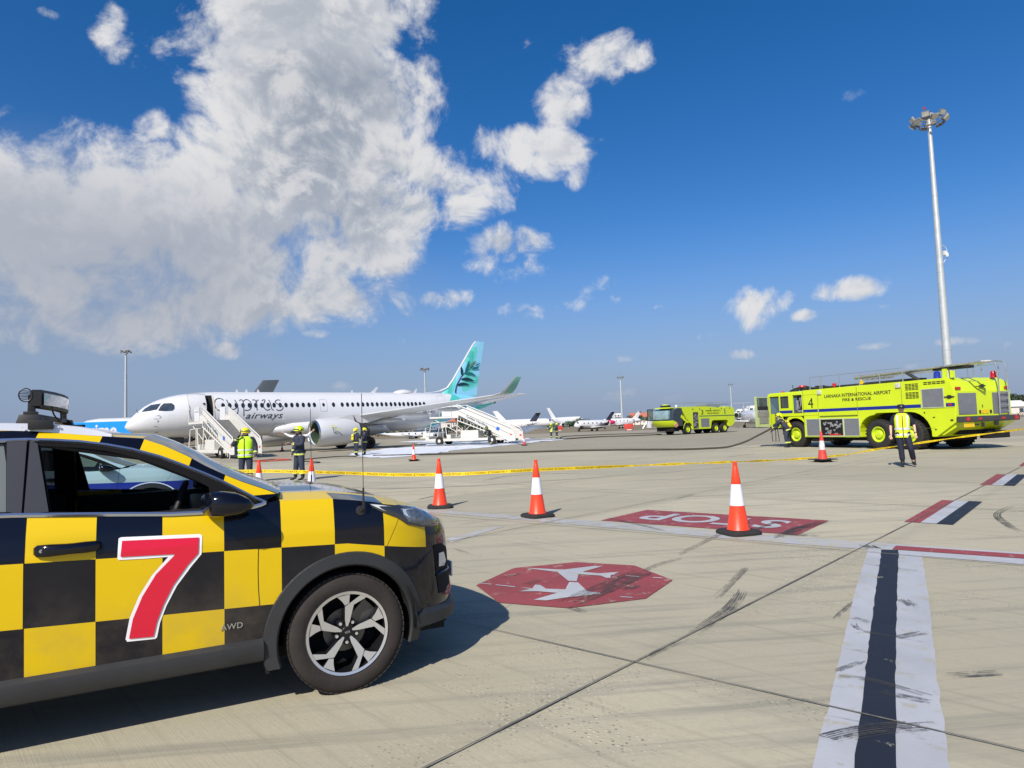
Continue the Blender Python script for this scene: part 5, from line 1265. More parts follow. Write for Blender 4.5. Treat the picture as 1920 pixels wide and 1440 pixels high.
# engines
for s_ in (-1, 1):
    ez, ey = 1.58, 5.3*s_; tw_ = .15 if s_ < 0 else 0; ex_ = 13.6 if s_ < 0 else 12.0
    b = MB(); b.lathe([(.93,-.25),(.96,-.42),(1.02,-.5),(1.09,-.47),(1.15,-.25),(1.20,.3),(1.21,1.2),(1.17,2.2),(1.05,3.0),(.93,3.45),(.90,3.42)], o=(ex_, ey, ez), ax=(1, tw_, .03), seg=48); n_ = b.build('engine_nacelle', WHT, pln, smooth=50)
    b = MB(); b.lathe([(.935,-.25),(.96,-.43),(1.02,-.51),(1.09,-.48),(1.12,-.40)], o=(ex_-.005, ey, ez), ax=(1, tw_, .03), seg=48); b.build('intake_lip', CHROME, n_)
    b = MB(); b.lathe([(.93,-.26),(.90,.3),(.90,.8)], o=(ex_, ey, ez), ax=(1, tw_, .03), seg=40); b.build('intake_liner', mat('intake_green', (.045, .075, .045), .5, var=.2), n_)
    b = MB(); b.lathe([(.90,.7),(.3,.7),(.28,.4),(.001,.1)], o=(ex_, ey, ez), ax=(1, tw_, .03), seg=30)
    for k in range(18): a = 2*pi*k/18; b.box((ex_+.6, ey+cos(a)*.6, ez+sin(a)*.6), (.02, .10, .62), rot=M.Rotation(a-pi/2, 3, 'X') @ M.Rotation(.5, 3, 'Z'))
    b.build('fan', DKG, n_)
    b = MB(); b.lathe([(.80,3.2),(.62,4.0),(.45,4.4),(.001,4.9)], o=(ex_, ey, ez), ax=(1, tw_, .03), seg=30); b.build('exhaust_nozzle', DKG, n_)
    b = MB(); b.loft([[V((x, ey+dy, z)) for x, z in [(14.6, 2.7), (16.4, 3.05), (18.6, 3.15), (19.4, 2.75), (18.0, 2.35), (16.2, 2.2)]] for dy in (-.14, .14)]); b.build('pylon', WNG, pln, smooth=30)
    b = MB(); b.loft([[V((x, ey+dy, z)) for x, z in [(16.6, 3.0), (16.9, 2.45), (17.5, 2.25), (19.6, 2.15), (17.6, 2.0), (17.0, 1.5)]] for dy in (-.2, .2)]); b.build('pylon_fairing', DKG, pln, smooth=30)
# goat emblem on the nacelle
def nac(x, y, off=.015):
    q = PL(540+x/4.174, 620+y/4.174, -6.4); r = 1.21; dz = max(-.99, min(.99, (q.z-1.62)/r)); return V((q.x, -5.3-r*math.sqrt(1-dz*dz)-off, q.z))
for nm, lines, m_ in (('emblem_lines', [[(332,748),(345,742),(372,742)],[(340,758),(352,748),(362,764),(376,772),(414,766)],[(390,768),(410,770),(402,782),(392,778)]], mat('emblem_yellow', (.50, .55, .06), .4, var=0)), ('emblem_lines', [[(350,762),(354,785),(366,808),(392,806)],[(362,796),(396,792),(424,822)]], NAVY)):
    b = MB(); strokes(b, lines, 4.5, nac); b.build(nm, m_, pln, smooth=0)
# landing gear
for s_ in (-1, 1):
    b = MB(); b.cyl((18.7, s_*3.0, 2.6), (18.9, s_*3.3, .55), .12, .10, 12); b.tube([(18.8, s_*1.6, 1.8), (18.9, s_*3.3, .8)], .07, 8); b.cyl((18.9, s_*2.85, .55), (18.9, s_*3.75, .55), .07, seg=10); b.box((18.5, s_*3.55, 1.35), (.9, .05, .9)); b.build('main_gear_leg', DKG, pln)
    for dy in (-.28, .28):
        b = MB(); b.lathe([(.22,-.17),(.45,-.19),(.53,-.12),(.55,0),(.53,.12),(.45,.19),(.22,.17)], o=(18.9, s_*3.3+dy, .55), ax=(0, 1, 0), seg=28); b.build('gear_wheel', RUB, pln)
b = MB(); b.cyl((3.9, 0, 1.7), (3.8, 0, .35), .09, seg=10); b.cyl((3.8, -.35, .35), (3.8, .35, .35), .05, seg=8); b.box((3.6, -.4, 1.35), (1.1, .04, .5)); b.box((3.6, .4, 1.35), (1.1, .04, .5)); b.build('nose_gear_leg', DKG, pln)
for dy in (-.25, .25):
    b = MB(); b.lathe([(.15,-.1),(.33,-.11),(.36,0),(.33,.11),(.15,.1)], o=(3.8, dy, .36), ax=(0, 1, 0), seg=22); b.build('gear_wheel', RUB, pln)
# cabin windows
wp = [360+x/9.6 for x in (565,685,805,925,1040,1155,1265,1380,1485,1595,1700,1805,1905)]+[540+x/4.174 for x in (123,168,210,360,428,470,510,552,590,627,664,702,738,773,810,843,878,910,945,975,1005,1038,1070)]
WM = mat('cabin_window_glass', (.015, .022, .032), .25, spec=.3, var=0); proto = None
b = MB(); proto_pts = [(cos(2*pi*k/16)*.125*1.0*1.2, sin(2*pi*k/16)*.215) for k in range(16)]
for s_ in (-1, 1):
    for px in wp:
        t = PL(px, 760).x; z = 4.10
        b = MB(); b.add([fsurf(t, z, .012, s_)]+[fsurf(t+x, z+y, .008, s_) for x, y in proto_pts], [(0, 1+k, 1+(k+1) % 16) for k in range(16)]); b.build('cabin_window', WM, pln, smooth=0)
def outline(t0, t1, z0, z1, w=.025, s_=-1, o=.006):
    b = MB(); r = .15; P = []
    for cx_, cz_, a0 in ((t1-r, z1-r, 0), (t0+r, z1-r, 90), (t0+r, z0+r, 180), (t1-r, z0+r, 270)):
        for k in range(5): a = R(a0+22.5*k); P.append((cx_+r*cos(a), cz_+r*sin(a)))
        
    PP = []
    for i in range(len(P)):
        a, c = V(P[i]), V(P[(i+1) % len(P)]); n = max(1, int((c-a).length/.2)); PP += [a.lerp(c, k/n) for k in range(n)]
    cx_, cz_ = (t0+t1)/2, (z0+z1)/2; PP.append(PP[0])
    b.grid([[fsurf(p.x, p.y, o, s_) for p in PP], [fsurf(p.x+(w if p.x < cx_ else -w), p.y+(w if p.y < cz_ else -w), o, s_) for p in PP]])
    return b.build('door_outline', SEAM, pln, smooth=0)
outline(15.05, 15.72, 3.48, 4.62); b = MB(); b.add([fsurf(15.38, 4.1, .012)]+[fsurf(15.38+x*.8, 4.1+y*.8, .008) for x, y in proto_pts], [(0, 1+k, 1+(k+1) % 16) for k in range(16)]); b.build('cabin_window', WM, pln, smooth=0)
outline(27.3, 28.2, 3.1, 4.95); outline(10.9, 11.9, 1.9, 2.5, o=.25)
# front doorway shade painted as a dark patch on the skin; door swung forward
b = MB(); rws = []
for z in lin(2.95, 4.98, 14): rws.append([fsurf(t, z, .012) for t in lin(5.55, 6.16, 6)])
b.grid(rws); b.build('doorway_shade_patch', DARK, pln, smooth=0)
b = MB(); rws = []
for z in lin(2.95, 4.95, 14): rws.append([fsurf(t, z, .015) for t in (6.10, 6.18, 6.24)])
b.grid(rws); b.build('doorway_edge', mat('door_frame_cream', (.55, .50, .42), .5, var=.15), pln, smooth=0)
b = MB(); rws = []
for z in lin(2.98, 5.08, 14): rws.append([fsurf(t, z, .42+.1*(5.5-t)) for t in lin(4.25, 5.5, 6)])
b.grid(rws); b.build('cabin_door', WHT, pln, smooth=60, solid=.08)
b = MB(); E_ = [fsurf(t, z, .52+.1*(5.5-t)) for t, z in [(4.25, 2.98), (4.22, 4.0), (4.25, 5.08), (5.0, 5.11), (5.52, 5.05), (5.52, 4.2), (5.5, 2.98)]]; b.tube(E_, .022, 5); b.build('door_seal', SEAM, pln)
b = MB(); b.box(fsurf(5.35, 4.25, .52), (.16, .05, .12)); b.tube([fsurf(4.5, 3.6, .3), fsurf(4.35, 3.8, .05)], .05, 6); b.build('door_handle', BLKP, pln)
# cockpit glazing
_f = [o for o in pln.children if o.name.startswith('fuselage')][0].data
pb = BVHTree.FromPolygons([v.co.copy() for v in _f.vertices], [tuple(p.vertices) for p in _f.polygons])
Ra = M.Rotation(-math.atan2(AX.y, AX.x), 3, 'Z')
def onplane_patch(nm, L, m, off=.015, mir=True):
    o = Ra @ (V((0, 0, CH))-AO); pts = []; L2 = []
    for i in range(len(L)):
        a, c = L[i], L[(i+1) % len(L)]
        for k in range(4): L2.append((a[0]+(c[0]-a[0])*k/4, a[1]+(c[1]-a[1])*k/4))
    cx_ = sum(p[0] for p in L2)/len(L2); cy_ = sum(p[1] for p in L2)/len(L2); rws = []
    for t in lin(0.02, 1, 4):
        r = []
        for p in L2:
            d = (Ra @ ray(cx_+(p[0]-cx_)*t, cy_+(p[1]-cy_)*t)).normalized(); h, n, i, dd = pb.ray_cast(o, d)
            if h is None: h = rws[-1][len(r)] if rws else V((0, 0, 3)); n = V((0, 0, 0))
            elif n.dot(d) > 0: n = -n
            r.append(h+n*off)
        r.append(r[0]); rws.append(r)
    for s_ in ((1, -1) if mir else (1,)):
        b = MB(); b.grid([[V((p.x, p.y*s_, p.z)) for p in r] for r in rws]); b.build(nm, m, pln, smooth=60)
CKM = mat('cockpit_glass', (.035, .05, .065), .07, coat=1, var=.4, vs=2)
onplane_patch('cockpit_window', [(296.5, 770), (301, 762), (307, 756.5), (322, 756), (327, 760), (327.5, 766), (324, 770), (310, 771)], CKM)
onplane_patch('cockpit_window', [(265.5, 772.5), (272, 766), (283, 759.5), (302, 756.5), (294, 768), (280, 771)], CKM)
# lettering
C6 = lambda x, y: (lambda q: fsurf(q.x, q.z, .012))(PL(360+x/9.6, 700+y/9.6, -1.72))
ST = [[(585,482),(545,452),(492,446),(440,474),(414,530),(415,590),(440,640),(485,668),(540,672),(602,655)],
 [(632,474),(648,500),(662,560),(690,625),(740,650),(800,622)],[(780,472),(796,500),(812,560),(826,630),(822,690),(800,735),(768,757),(735,752)],
 [(862,486),(900,472),(925,492),(930,560),(930,768)],[(930,505),(970,474),(1020,472),(1060,510),(1076,565),(1060,625),(1015,662),(945,666)],
 [(1102,478),(1140,474),(1160,500),(1168,560),(1168,668)],[(1166,530),(1184,485),(1215,478)],
 [(1268,492),(1300,474),(1330,478),(1310,520),(1288,570),(1300,625),(1350,662),(1405,645)],[(1395,474),(1412,510),(1424,580),(1436,645),(1465,664)],
 [(1605,482),(1560,474),(1520,492),(1510,520),(1545,550),(1600,572),(1638,606),(1620,648),(1570,668),(1512,652)]]
b = MB(); strokes(b, [[tuple(p) for p in cr([V(q) for q in s_], 5)] for s_ in ST], 16, C6); b.build('airline_lettering', NAVY, pln, smooth=0)
def ptxt(s_, x0, x1, z0, xh, shear=0, nm='lettering', bold=0):
    me = textmesh(s_, size=1, shear=shear, align='LEFT', cut=.3, bold=bold, spacing=1.1); xs = [v.co.x for v in me.vertices]; a, c = min(xs), max(xs)
    return put_text(nm, me, lambda x, y, z: fsurf(x0+(x-a)/(c-a)*(x1-x0), z0+y*xh, .014), NAVY, pln)
ptxt('airways', 8.62, 11.72, 2.99, .74, .45, bold=.004); ptxt('5B-DEC', 25.35, 26.85, 3.20, .34, .1, bold=.01)
# roof antennas and dome, nose probes
b = MB()
for px in (444, 462, 484, 660): q = PL(px, 735, 0); b.box((q.x, 0, 5.42), (.25, .03, .26), taper=(.4, 1))
q0 = PL(694, 733, 0).x; b.loft([[V((q0+x, y, z)) for x, z in [(0, 5.3), (.5, 5.3), (.85, 5.85), (.68, 5.85)]] for y in (-.03, .03)]); q1 = PL(774, 733, 0).x; b.loft([[V((q1+x, y, z)) for x, z in [(0, 5.3), (.35, 5.3), (.5, 5.72), (.4, 5.72)]] for y in (-.03, .03)])
b.build('roof_antenna', WHT, pln)
x0_, x1_ = PL(737, 734, 0).x, PL(775, 734, 0).x; b = MB(); rg = []
for k in range(11): q = k/10; r = math.sin(pi*(.02+.96*q))**.6; rg.append([V((x0_+(x1_-x0_)*q, .65*r*cos(a), 5.25+.38*r*max(0, sin(a)))) for a in [2*pi*j/20 for j in range(20)]])
b.loft(rg); b.build('antenna_dome', WHT, pln, smooth=60)
b = MB()
for px, py in ((289, 786), (289, 800), (294, 780), (292, 811)): q = PL(px, py, -1.0); p = fsurf(q.x+.15, q.z, .0); b.tube([p, p+V((0, -.10, 0)), p+V((-.22, -.12, 0))], .02, 5)
p = fsurf(.85, 3.60, .03); b.tube([p, p+V((-.1, 0, .3))], .02, 5)
b.build('nose_probe', DKG, pln)
b = MB(); b.box((8.9, 0, 1.42), (.3, .05, .25)); b.box((4.6, -.55, 1.45), (.35, .05, .45)); b.build('belly_antenna', DKG, pln)
b = MB(); b.add([V((12.6+cos(2*pi*k/18)*.34, -2.02-.0*k, 1.72+sin(2*pi*k/18)*.13)) for k in range(18)], [tuple(range(18))]); b.build('air_inlet', DKG, pln, smooth=0)
# ---------------------------------------------------------------- boarding stairs
CREAM = mat('cream_white_paint', (.60, .59, .54), .4, coat=.2, var=.06)
def make_stairs(label):
    st = thing('boarding_stairs', label, 'boarding stairs', group='white mobile boarding stairs')
    Wd, hp, run = 1.9, 2.72, 5.7
    for yy in (0, Wd):
        b = MB(); b.prism([(-.05, yy-.03, hp+.92), (run-.35, yy-.03, 1.34), (run-.05, yy-.03, 1.04), (run, yy-.03, .28), (run-.5, yy-.03, .28), (-.05, yy-.03, hp+.12)], None, (0, .06, 0)); fl = b.build('side_panel', CREAM, st, smooth=0)
        b = MB(); b.tube([(-.1, yy, hp+1.05), (run-.3, yy, 1.48), (run-.02, yy, 1.15), (run+.03, yy, .3)], .045, 8); b.tube([(-.1, yy, hp+.70), (run-.4, yy, 1.15)], .012, 6); b.build('handrail', CREAM, st)
        b = MB(); b.tube([(-.1, yy, hp-.42), (run-.5, yy, .30)], .05, 6); b.tube([(-.05, yy, hp), (-.1, yy, hp-.42)], .04, 6)
        for k in range(15): x = .25+k*.34; z = hp-.06-x*(hp-.3)/(run-.5); b.tube([(x, yy, z+.02), (x-.05, yy, z-.36)], .03, 5)
        b.build('side_truss', CREAM, st)
    b = MB(); b.prism([(-.05, -.035, hp+.55), (run-.2, -.035, .80), (run-.2, -.035, .765), (-.05, -.035, hp+.515)], None, (0, -.01, 0)); b.build('edge_line', GRY, st, smooth=0)
    b = MB(); b.prism([(-.05, -.02, hp+.98), (run-.35, -.02, 1.40), (run-.35, -.02, 1.36), (-.05, -.02, hp+.94)], None, (0, -.015, 0)); b.build('edge_line', GRY, st, smooth=0)
    b = MB(); n = 15
    for k in range(n): x = (k+.5)*(run-.1)/n; z = hp-(k+.5)*(hp-.2)/n; b.box((x, Wd/2, z), (.34, Wd-.08, .04)); b.box((x-.17, Wd/2, z+.09), (.02, Wd-.08, .17))
    b.build('steps', mat('step_tread', (.24, .24, .23), .6, var=.15), st, smooth=0)
    b = MB(); b.b2((-3.1, -.02, hp-.16), (0, Wd+.02, hp)); b.build('platform', CREAM, st, smooth=0)
    for yy in (0, Wd):
        b = MB(); b.b2((-1.75, yy-.04, hp), (-.72, yy+.04, hp+1.12)); b.build('platform_guard', WHT, st, smooth=0)
        b = MB(); b.tube([(-.72, yy, hp+1.05), (0, yy, hp+1.05)], .035, 6); b.tube([(-.72, yy, hp+.5), (0, yy, hp+.5)], .03, 6); b.b2((-.7, yy-.02, hp), (0, yy+.02, hp+.45)); b.tube([(-3.05, yy, hp), (-3.05, yy, hp+1.0), (-1.75, yy, hp+1.0)], .03, 6); b.build('platform_rail', CREAM, st)
    b = MB(); b.tube([(-.1, .1, hp-.2), (-.35, .1, .7)], .05, 6); b.tube([(-.1, Wd-.1, hp-.2), (-.35, Wd-.1, .7)], .05, 6); b.tube([(1.4, .15, 2.0), (-.2, .15, .7)], .035, 6); b.tube([(-.3, .15, 1.9), (1.0, .15, .7)], .03, 6); b.tube([(-2.8, .15, hp-.2), (-.2, .15, 1.2)], .03, 6); b.build('lift_strut', CREAM, st)
    b = MB(); b.b2((-3.6, .0, .38), (4.6, Wd, .62)); b.b2((-1.35, .05, .62), (-.9, Wd-.05, 1.0)); b.b2((.15, .05, .62), (2.0, Wd-.05, 1.35)); b.b2((-3.7, .1, .5), (-3.3, Wd-.1, .85)); b.build('chassis', CREAM, st, smooth=0, bevel=.03)
    b = MB()
    for yy in (.1, Wd-.1): b.tube([(-3.3, yy, .8), (-3.0, yy, 2.15), (-1.5, yy, 2.2), (-1.35, yy, .9)], .05, 6); b.tube([(-1.75, yy, 2.2), (-1.75, yy, .7)], .035, 6)
    b.tube([(-3.0, .1, 2.15), (-3.0, Wd-.1, 2.15)], .05, 6); b.tube([(-1.5, .1, 2.2), (-1.5, Wd-.1, 2.2)], .05, 6); b.build('cab_frame', CREAM, st)
    b = MB(); b.box((-2.0, .9, .95), (.45, .5, .4)); b.box((-1.8, .9, 1.3), (.12, .5, .4)); b.tube(b.ring((-2.6, .9, 1.3), (1, 0, .6), .17, 14), .02, 5, closed=True); b.build('driver_seat', BLKP, st, bevel=.03)
    for xx in (-2.1, 3.4):
        for yy in (.05, Wd-.05):
            b = MB(); b.lathe([(.16,-.12),(.36,-.13),(.42,-.07),(.42,.07),(.36,.13),(.16,.12)], o=(xx, yy, .42), ax=(0, 1, 0), seg=24); w_ = b.build('wheel', RUB, st)
            b = MB(); b.cyl((xx, yy-.11, .42), (xx, yy+.11, .42), .17, seg=18); b.build('hub', CREAM, w_)
    me = textmesh('Goldair Handling', size=.36, bold=.008, align='LEFT'); sl = (hp-.4)/(run-.3)
    put_text('lettering', me, lambda x, y, z: V((.85+x*.86, -.045, hp+.22-(.85+x*.86)*sl*1.05+y)), mat('grey_blue_lettering', (.10, .15, .2), .5, var=0), st)
    me = textmesh('Goldair Handling', size=.15, align='CENTER'); put_text('lettering', me, lambda x, y, z: V((-1.23+x*.7, -.045, hp+.7+y)), MT['grey_blue_lettering'], st)
    b = MB(); b.box((4.05, -.045, 1.42), (.32, .01, .30), rot=M.Rotation(.45, 3, 'Y')); b.build('blue_badge', mat('badge_blue', (.03, .12, .5), .4, var=0), st, smooth=0)
    b = MB(); b.box((run-.35, -.045, .85), (.16, .01, .12)); b.box((run-.2, Wd-.045, .75), (.2, .01, .14)); b.build('red_badge', mat('badge_red', (.6, .05, .04), .4, var=0), st, smooth=0)
    return st
s1 = make_stairs('white boarding stairs at the open front door of the airliner, beside its nose'); s1.location = (-22.95, 49.0, 0); s1.rotation_euler = (0, 0, math.atan2(-.716, .70))
s2 = dup(s1, label='white boarding stairs standing in foam under the turquoise tail of the airliner'); s2.location = (-5.15, 62.3, 0); s2.rotation_euler = (0, 0, math.atan2(-.39, .92))
# ---------------------------------------------------------------- people
SKIN = mat('skin', (.60, .37, .27), .5, var=.08, vs=20)
NVY = mat('navy_turnout_cloth', (.028, .036, .060), .8, var=.25, vs=9, bump=.5, bs=25)
NV2 = mat('dark_navy_cloth', (.010, .012, .028), .8, var=.2, vs=9, bump=.4, bs=25)
HIV = mat('hi_vis_cloth', (.48, .80, .015), .6, var=.12, vs=8, bump=.4, bs=22)
HIY = mat('yellow_hi_vis_cloth', (.62, .78, .02), .6, var=.12, vs=8, bump=.4, bs=22)
REF = mat('reflective_tape', (.58, .60, .58), .35, var=.1); REY = mat('yellow_reflective_tape', (.55, .62, .14), .5, var=.15, vs=20)
HEL = mat('yellow_helmet', (.62, .78, .005), .25, coat=.5, var=.05); HE2 = mat('golden_helmet', (.80, .74, .01), .25, coat=.5, var=.05)
BOOT = mat('black_boot', (.012, .012, .013), .5, var=.2); GLV = mat('work_glove', (.03, .03, .03), .7, var=.2); WSH = mat('white_shirt', (.78, .80, .84), .7, var=.06, vs=9, bump=.3, bs=20)
CYL = mat('yellow_cylinder', (.85, .68, .03), .3, coat=.4, var=.05)
def skin(name, joints, edges, m, parent, sub=2, root=0):
    """one continuous surface grown round a skeleton: joints (x, y, z, r[, r2])"""
    me = bpy.data.meshes.new(name); me.from_pydata([j[:3] for j in joints], edges, [])
    o = bpy.data.objects.new(name, me); COL.objects.link(o)
    sm = o.modifiers.new('s', 'SKIN'); sm.use_smooth_shade = True; sm.branch_smoothing = .5
    sl = me.skin_vertices[0].data
    for i, j in enumerate(joints): sl[i].radius = (j[3], j[4] if len(j) > 4 else j[3]); sl[i].use_root = (i == root)
    sb = o.modifiers.new('u', 'SUBSURF'); sb.levels = sub; sb.render_levels = sub
    dg = bpy.context.evaluated_depsgraph_get(); dg.update()
    nm = bpy.data.meshes.new_from_object(o.evaluated_get(dg)); bpy.data.objects.remove(o); bpy.data.meshes.remove(me)
    nm.name = name; nm.materials.clear(); nm.materials.append(m); nm.polygons.foreach_set('use_smooth', [True]*len(nm.polygons))
    r = bpy.data.objects.new(name, nm); COL.objects.link(r); r.parent = parent; return r
def hand_joints(J, E, wi, w, d, side, grip):
    """adds palm, four fingers and thumb after wrist index wi; d = forearm direction"""
    w = V(w); d = V(d).normalized(); s_ = d.cross(V((0, 1, 0)))
    s_ = V((side, 0, 0)) if s_.length < .1 else s_.normalized()
    n = d.cross(s_).normalized()
    palm = w+d*.05; J.append((*palm, .024, .017)); pi_ = len(J)-1; E.append((wi, pi_))
    kn = w+d*.085; J.append((*kn, .026, .014)); ki = len(J)-1; E.append((pi_, ki))
    for k, L in enumerate((.068, .078, .073, .058)):
        b0 = kn+s_*(k-1.5)*.019+d*.012; m1 = b0+d*L*.5*(1-.3*grip)+n*L*.45*grip; t1 = m1+d*L*.45*(1-1.1*grip)+n*L*.4*grip
        J.append((*b0, .0095)); a = len(J)-1; E.append((ki, a)); J.append((*m1, .0085)); E.append((a, a+1)); J.append((*t1, .0075)); E.append((a+1, a+2))
    t0 = w+d*.035+s_*-.03; t1 = t0+d*.035-s_*.018+n*.01*grip; t2 = t1+d*.028+n*.012*grip
    J.append((*t0, .011)); a = len(J)-1; E.append((pi_, a)); J.append((*t1, .010)); E.append((a, a+1)); J.append((*t2, .009)); E.append((a+1, a+2))
def person(label, loc, face, la, ra, lk, rk, lean=(0, 0), kind='fire', head=(0, 0), helmet=HEL, vest=None, cyl=False, group=None, sc=1, grip=.5, gloves=True, hip=(0, 0, .93)):
    """la/ra: (elbow, wrist) in body space (x to the person's left, -y in front); lk/rk: (knee, ankle)"""
    p = thing('person', label, 'person', loc, face, group, sc)
    if kind == 'fire': p.scale = (sc*1.17, sc*1.12, sc*1.02)
    hx, hy, hz = hip; lx, ly = lean
    def T(z, o=0): k = (z-hz); return V((hx+lx*k, hy-ly*k+o, hz+k*math.sqrt(max(.2, 1-lx*lx-ly*ly))))
    ch = T(1.33); nb_ = T(1.47); nk = T(1.53, -.01); hd = T(1.60, -.02)+V((head[0], -head[1], 0)); ht = hd+V((0, -.005, .085))
    shl = T(1.42)+V((.18, 0, 0)); shr = T(1.42)+V((-.18, 0, 0)); hl = V((hx+.09, hy, hz-.03)); hr = V((hx-.09, hy, hz-.03))
    le, lw = V(la[0]), V(la[1]); re, rw = V(ra[0]), V(ra[1])
    J = [(*T(.95), .12, .09), (*T(1.15), .115, .085), (*ch, .13, .095), (*nb_, .065, .06), (*nk, .052), (*hd, .074, .082), (*ht, .066, .078)]
    E = [(0, 1), (1, 2), (2, 3), (3, 4), (4, 5), (5, 6)]
    J += [(*shl, .055), (*le, .040), (*lw, .027)]; E += [(3, 7), (7, 8), (8, 9)]
    J += [(*shr, .055), (*re, .040), (*rw, .027)]; E += [(3, 10), (10, 11), (11, 12)]
    J += [(*hl, .082), (*lk[0], .055), (*lk[1], .038)]; E += [(0, 13), (13, 14), (14, 15)]
    J += [(*hr, .082), (*rk[0], .055), (*rk[1], .038)]; E += [(0, 16), (16, 17), (17, 18)]
    hand_joints(J, E, 9, lw, lw-le, 1, grip); hand_joints(J, E, 12, rw, rw-re, -1, grip)
    # nose and chin as small offshoots of the head
    J.append((*(hd+V((0, -.088, .012))), .013)); E.append((5, len(J)-1)); J.append((*(hd+V((0, -.055, -.062))), .034, .028)); E.append((5, len(J)-1))
    for s_ in (-1, 1): J.append((*(hd+V((s_*.078, .005, .01))), .014, .02)); E.append((5, len(J)-1))
    skin('body', J, E, SKIN, p)
    b = MB()
    for s_ in (-1, 1): c = hd+V((s_*.031, -.074, .028)); b.lathe([(.001, -.008), (.009, -.004), (.011, 0), (.009, .004), (.001, .008)], o=c, ax=(0, 1, 0), seg=10)
    b.build('eyes', DARK, p); b = MB(); c = hd+V((0, -.080, -.036)); b.box(c, (.042, .008, .008)); b.build('mouth', mat('lips', (.32, .10, .09), .5, var=0), p, bevel=.002)
    jm_, tm = (NVY, NVY) if kind == 'fire' else ((NV2, NV2) if kind == 'officer' else (WSH, NV2)); fat = 1.42 if kind == 'fire' else 1.12
    # jacket or shirt
    end = 1.0 if kind != 'officer' else .12
    lwv = le.lerp(lw, .93) if kind != 'officer' else le.lerp(lw, .0); rwv = re.lerp(rw, .93) if kind != 'officer' else re.lerp(rw, .0)
    lo_ = .80 if kind == 'fire' else .93
    JJ = [(*T(lo_ if kind == 'fire' else .95), .165*fat/1.15, .125*fat/1.15), (*T(1.1), .14*fat, .105*fat), (*ch, .155*fat, .112*fat), (*T(1.44), .085*fat, .07*fat), (*shl, .075*fat), (*le, .054*fat), (*lwv, .043*fat), (*shr, .075*fat), (*re, .054*fat), (*rwv, .043*fat)]
    if kind == 'officer': JJ[5] = (*shl.lerp(le, .85), .06); JJ[6] = (*shl.lerp(le, .95), .058); JJ[8] = (*shr.lerp(re, .85), .06); JJ[9] = (*shr.lerp(re, .95), .058)
    skin('jacket' if kind == 'fire' else 'shirt', JJ, [(0, 1), (1, 2), (2, 3), (3, 4), (4, 5), (5, 6), (3, 7), (7, 8), (8, 9)], jm_, p)
    # trousers
    la_, ra_ = V(lk[1]), V(rk[1])
    fat = 1.16 if kind == 'fire' else fat
    JT = [(*T(.97), .135*fat/1.1, .105*fat/1.1), (*hl, .10*fat), (*lk[0], .074*fat), (*(la_+V((0, 0, .06))), .066*fat), (*hr, .10*fat), (*rk[0], .074*fat), (*(ra_+V((0, 0, .06))), .066*fat)]
    skin('trousers', JT, [(0, 1), (1, 2), (2, 3), (0, 4), (4, 5), (5, 6)], tm, p)
    for a, s_ in ((la_, 1), (ra_, -1)):
        skin('boot', [(*(a+V((0, .01, .14))), .058), (*(a+V((0, .005, .0))), .055), (*(a+V((s_*.01, -.07, -.045))), .045, .035), (*(a+V((s_*.02, -.16, -.055))), .040, .028)], [(0, 1), (1, 2), (2, 3)], BOOT, p)
    def band(c, d, r, w, m, nm, sq=1.0):
        b = MB(); d = V(d).normalized(); b.loft([b.ring(c-d*w/2, d, r, 20, sq, (0, 1, 0)), b.ring(c+d*w/2, d, r, 20, sq, (0, 1, 0))], cap=False); return b.build(nm, m, p)
    if kind == 'fire':
        for e_, w_ in ((le, lw), (re, rw)): band(e_.lerp(w_, .72), w_-e_, .060, .055, REY, 'cuff_band')
        if vest is None: band(T(.86), T(1.1)-T(.86), .150, .06, REY, 'hem_band', 1.36)
        for k_, a in ((V(lk[0]), la_), (V(rk[0]), ra_)): band(k_.lerp(a, .62), a-k_, .092, .065, REY, 'ankle_band')
        if gloves:
            for e_, w_ in ((le, lw), (re, rw)):
                d = (w_-e_).normalized(); skin('glove', [(*(w_-d*.03), .045), (*(w_+d*.045), .045, .03), (*(w_+d*.11), .038, .026), (*(w_+d*.15), .022, .018)], [(0, 1), (1, 2), (2, 3)], GLV, p, 1)
        # hood, helmet with visor
        skin('hood', [(*T(1.42), .12, .11), (*nk, .088, .085), (*(hd+V((0, .035, .01))), .085, .075)], [(0, 1), (1, 2)], mat('black_hood', (.012, .012, .013), .8, var=0), p)
        b = MB(); rg = []; hc = hd+V((0, .012, .055))
        for k in range(9):
            a = pi/2*k/8; z = .135*sin(a); r = cos(a); rg.append([hc+V((.125*r*cos(q), (.150*r)*sin(q)+.01, z)) for q in [2*pi*j/26 for j in range(26)]])
        low = [hc+V((.132*cos(q), .158*sin(q)+.01, -.012-.075*max(0, sin(q))-.02*(sin(q) < -.6))) for q in [2*pi*j/26 for j in range(26)]]
        b.loft([low]+rg); hm = b.build('helmet', helmet, p, smooth=60)
        b = MB(); b.grid([[hc+V((.134*cos(q), .161*sin(q)+.01, z)) for q in [R(-150+120*j/12) for j in range(13)]] for z in (.004, .035)]); b.build('visor', BLKP, hm)
        b = MB(); b.cyl(hc+V((.128, .02, .0)), hc+V((.142, .02, .0)), .026, seg=12); b.cyl(hc+V((-.128, .02, .0)), hc+V((-.142, .02, .0)), .026, seg=12); b.build('visor_hinge', BLKP, hm)
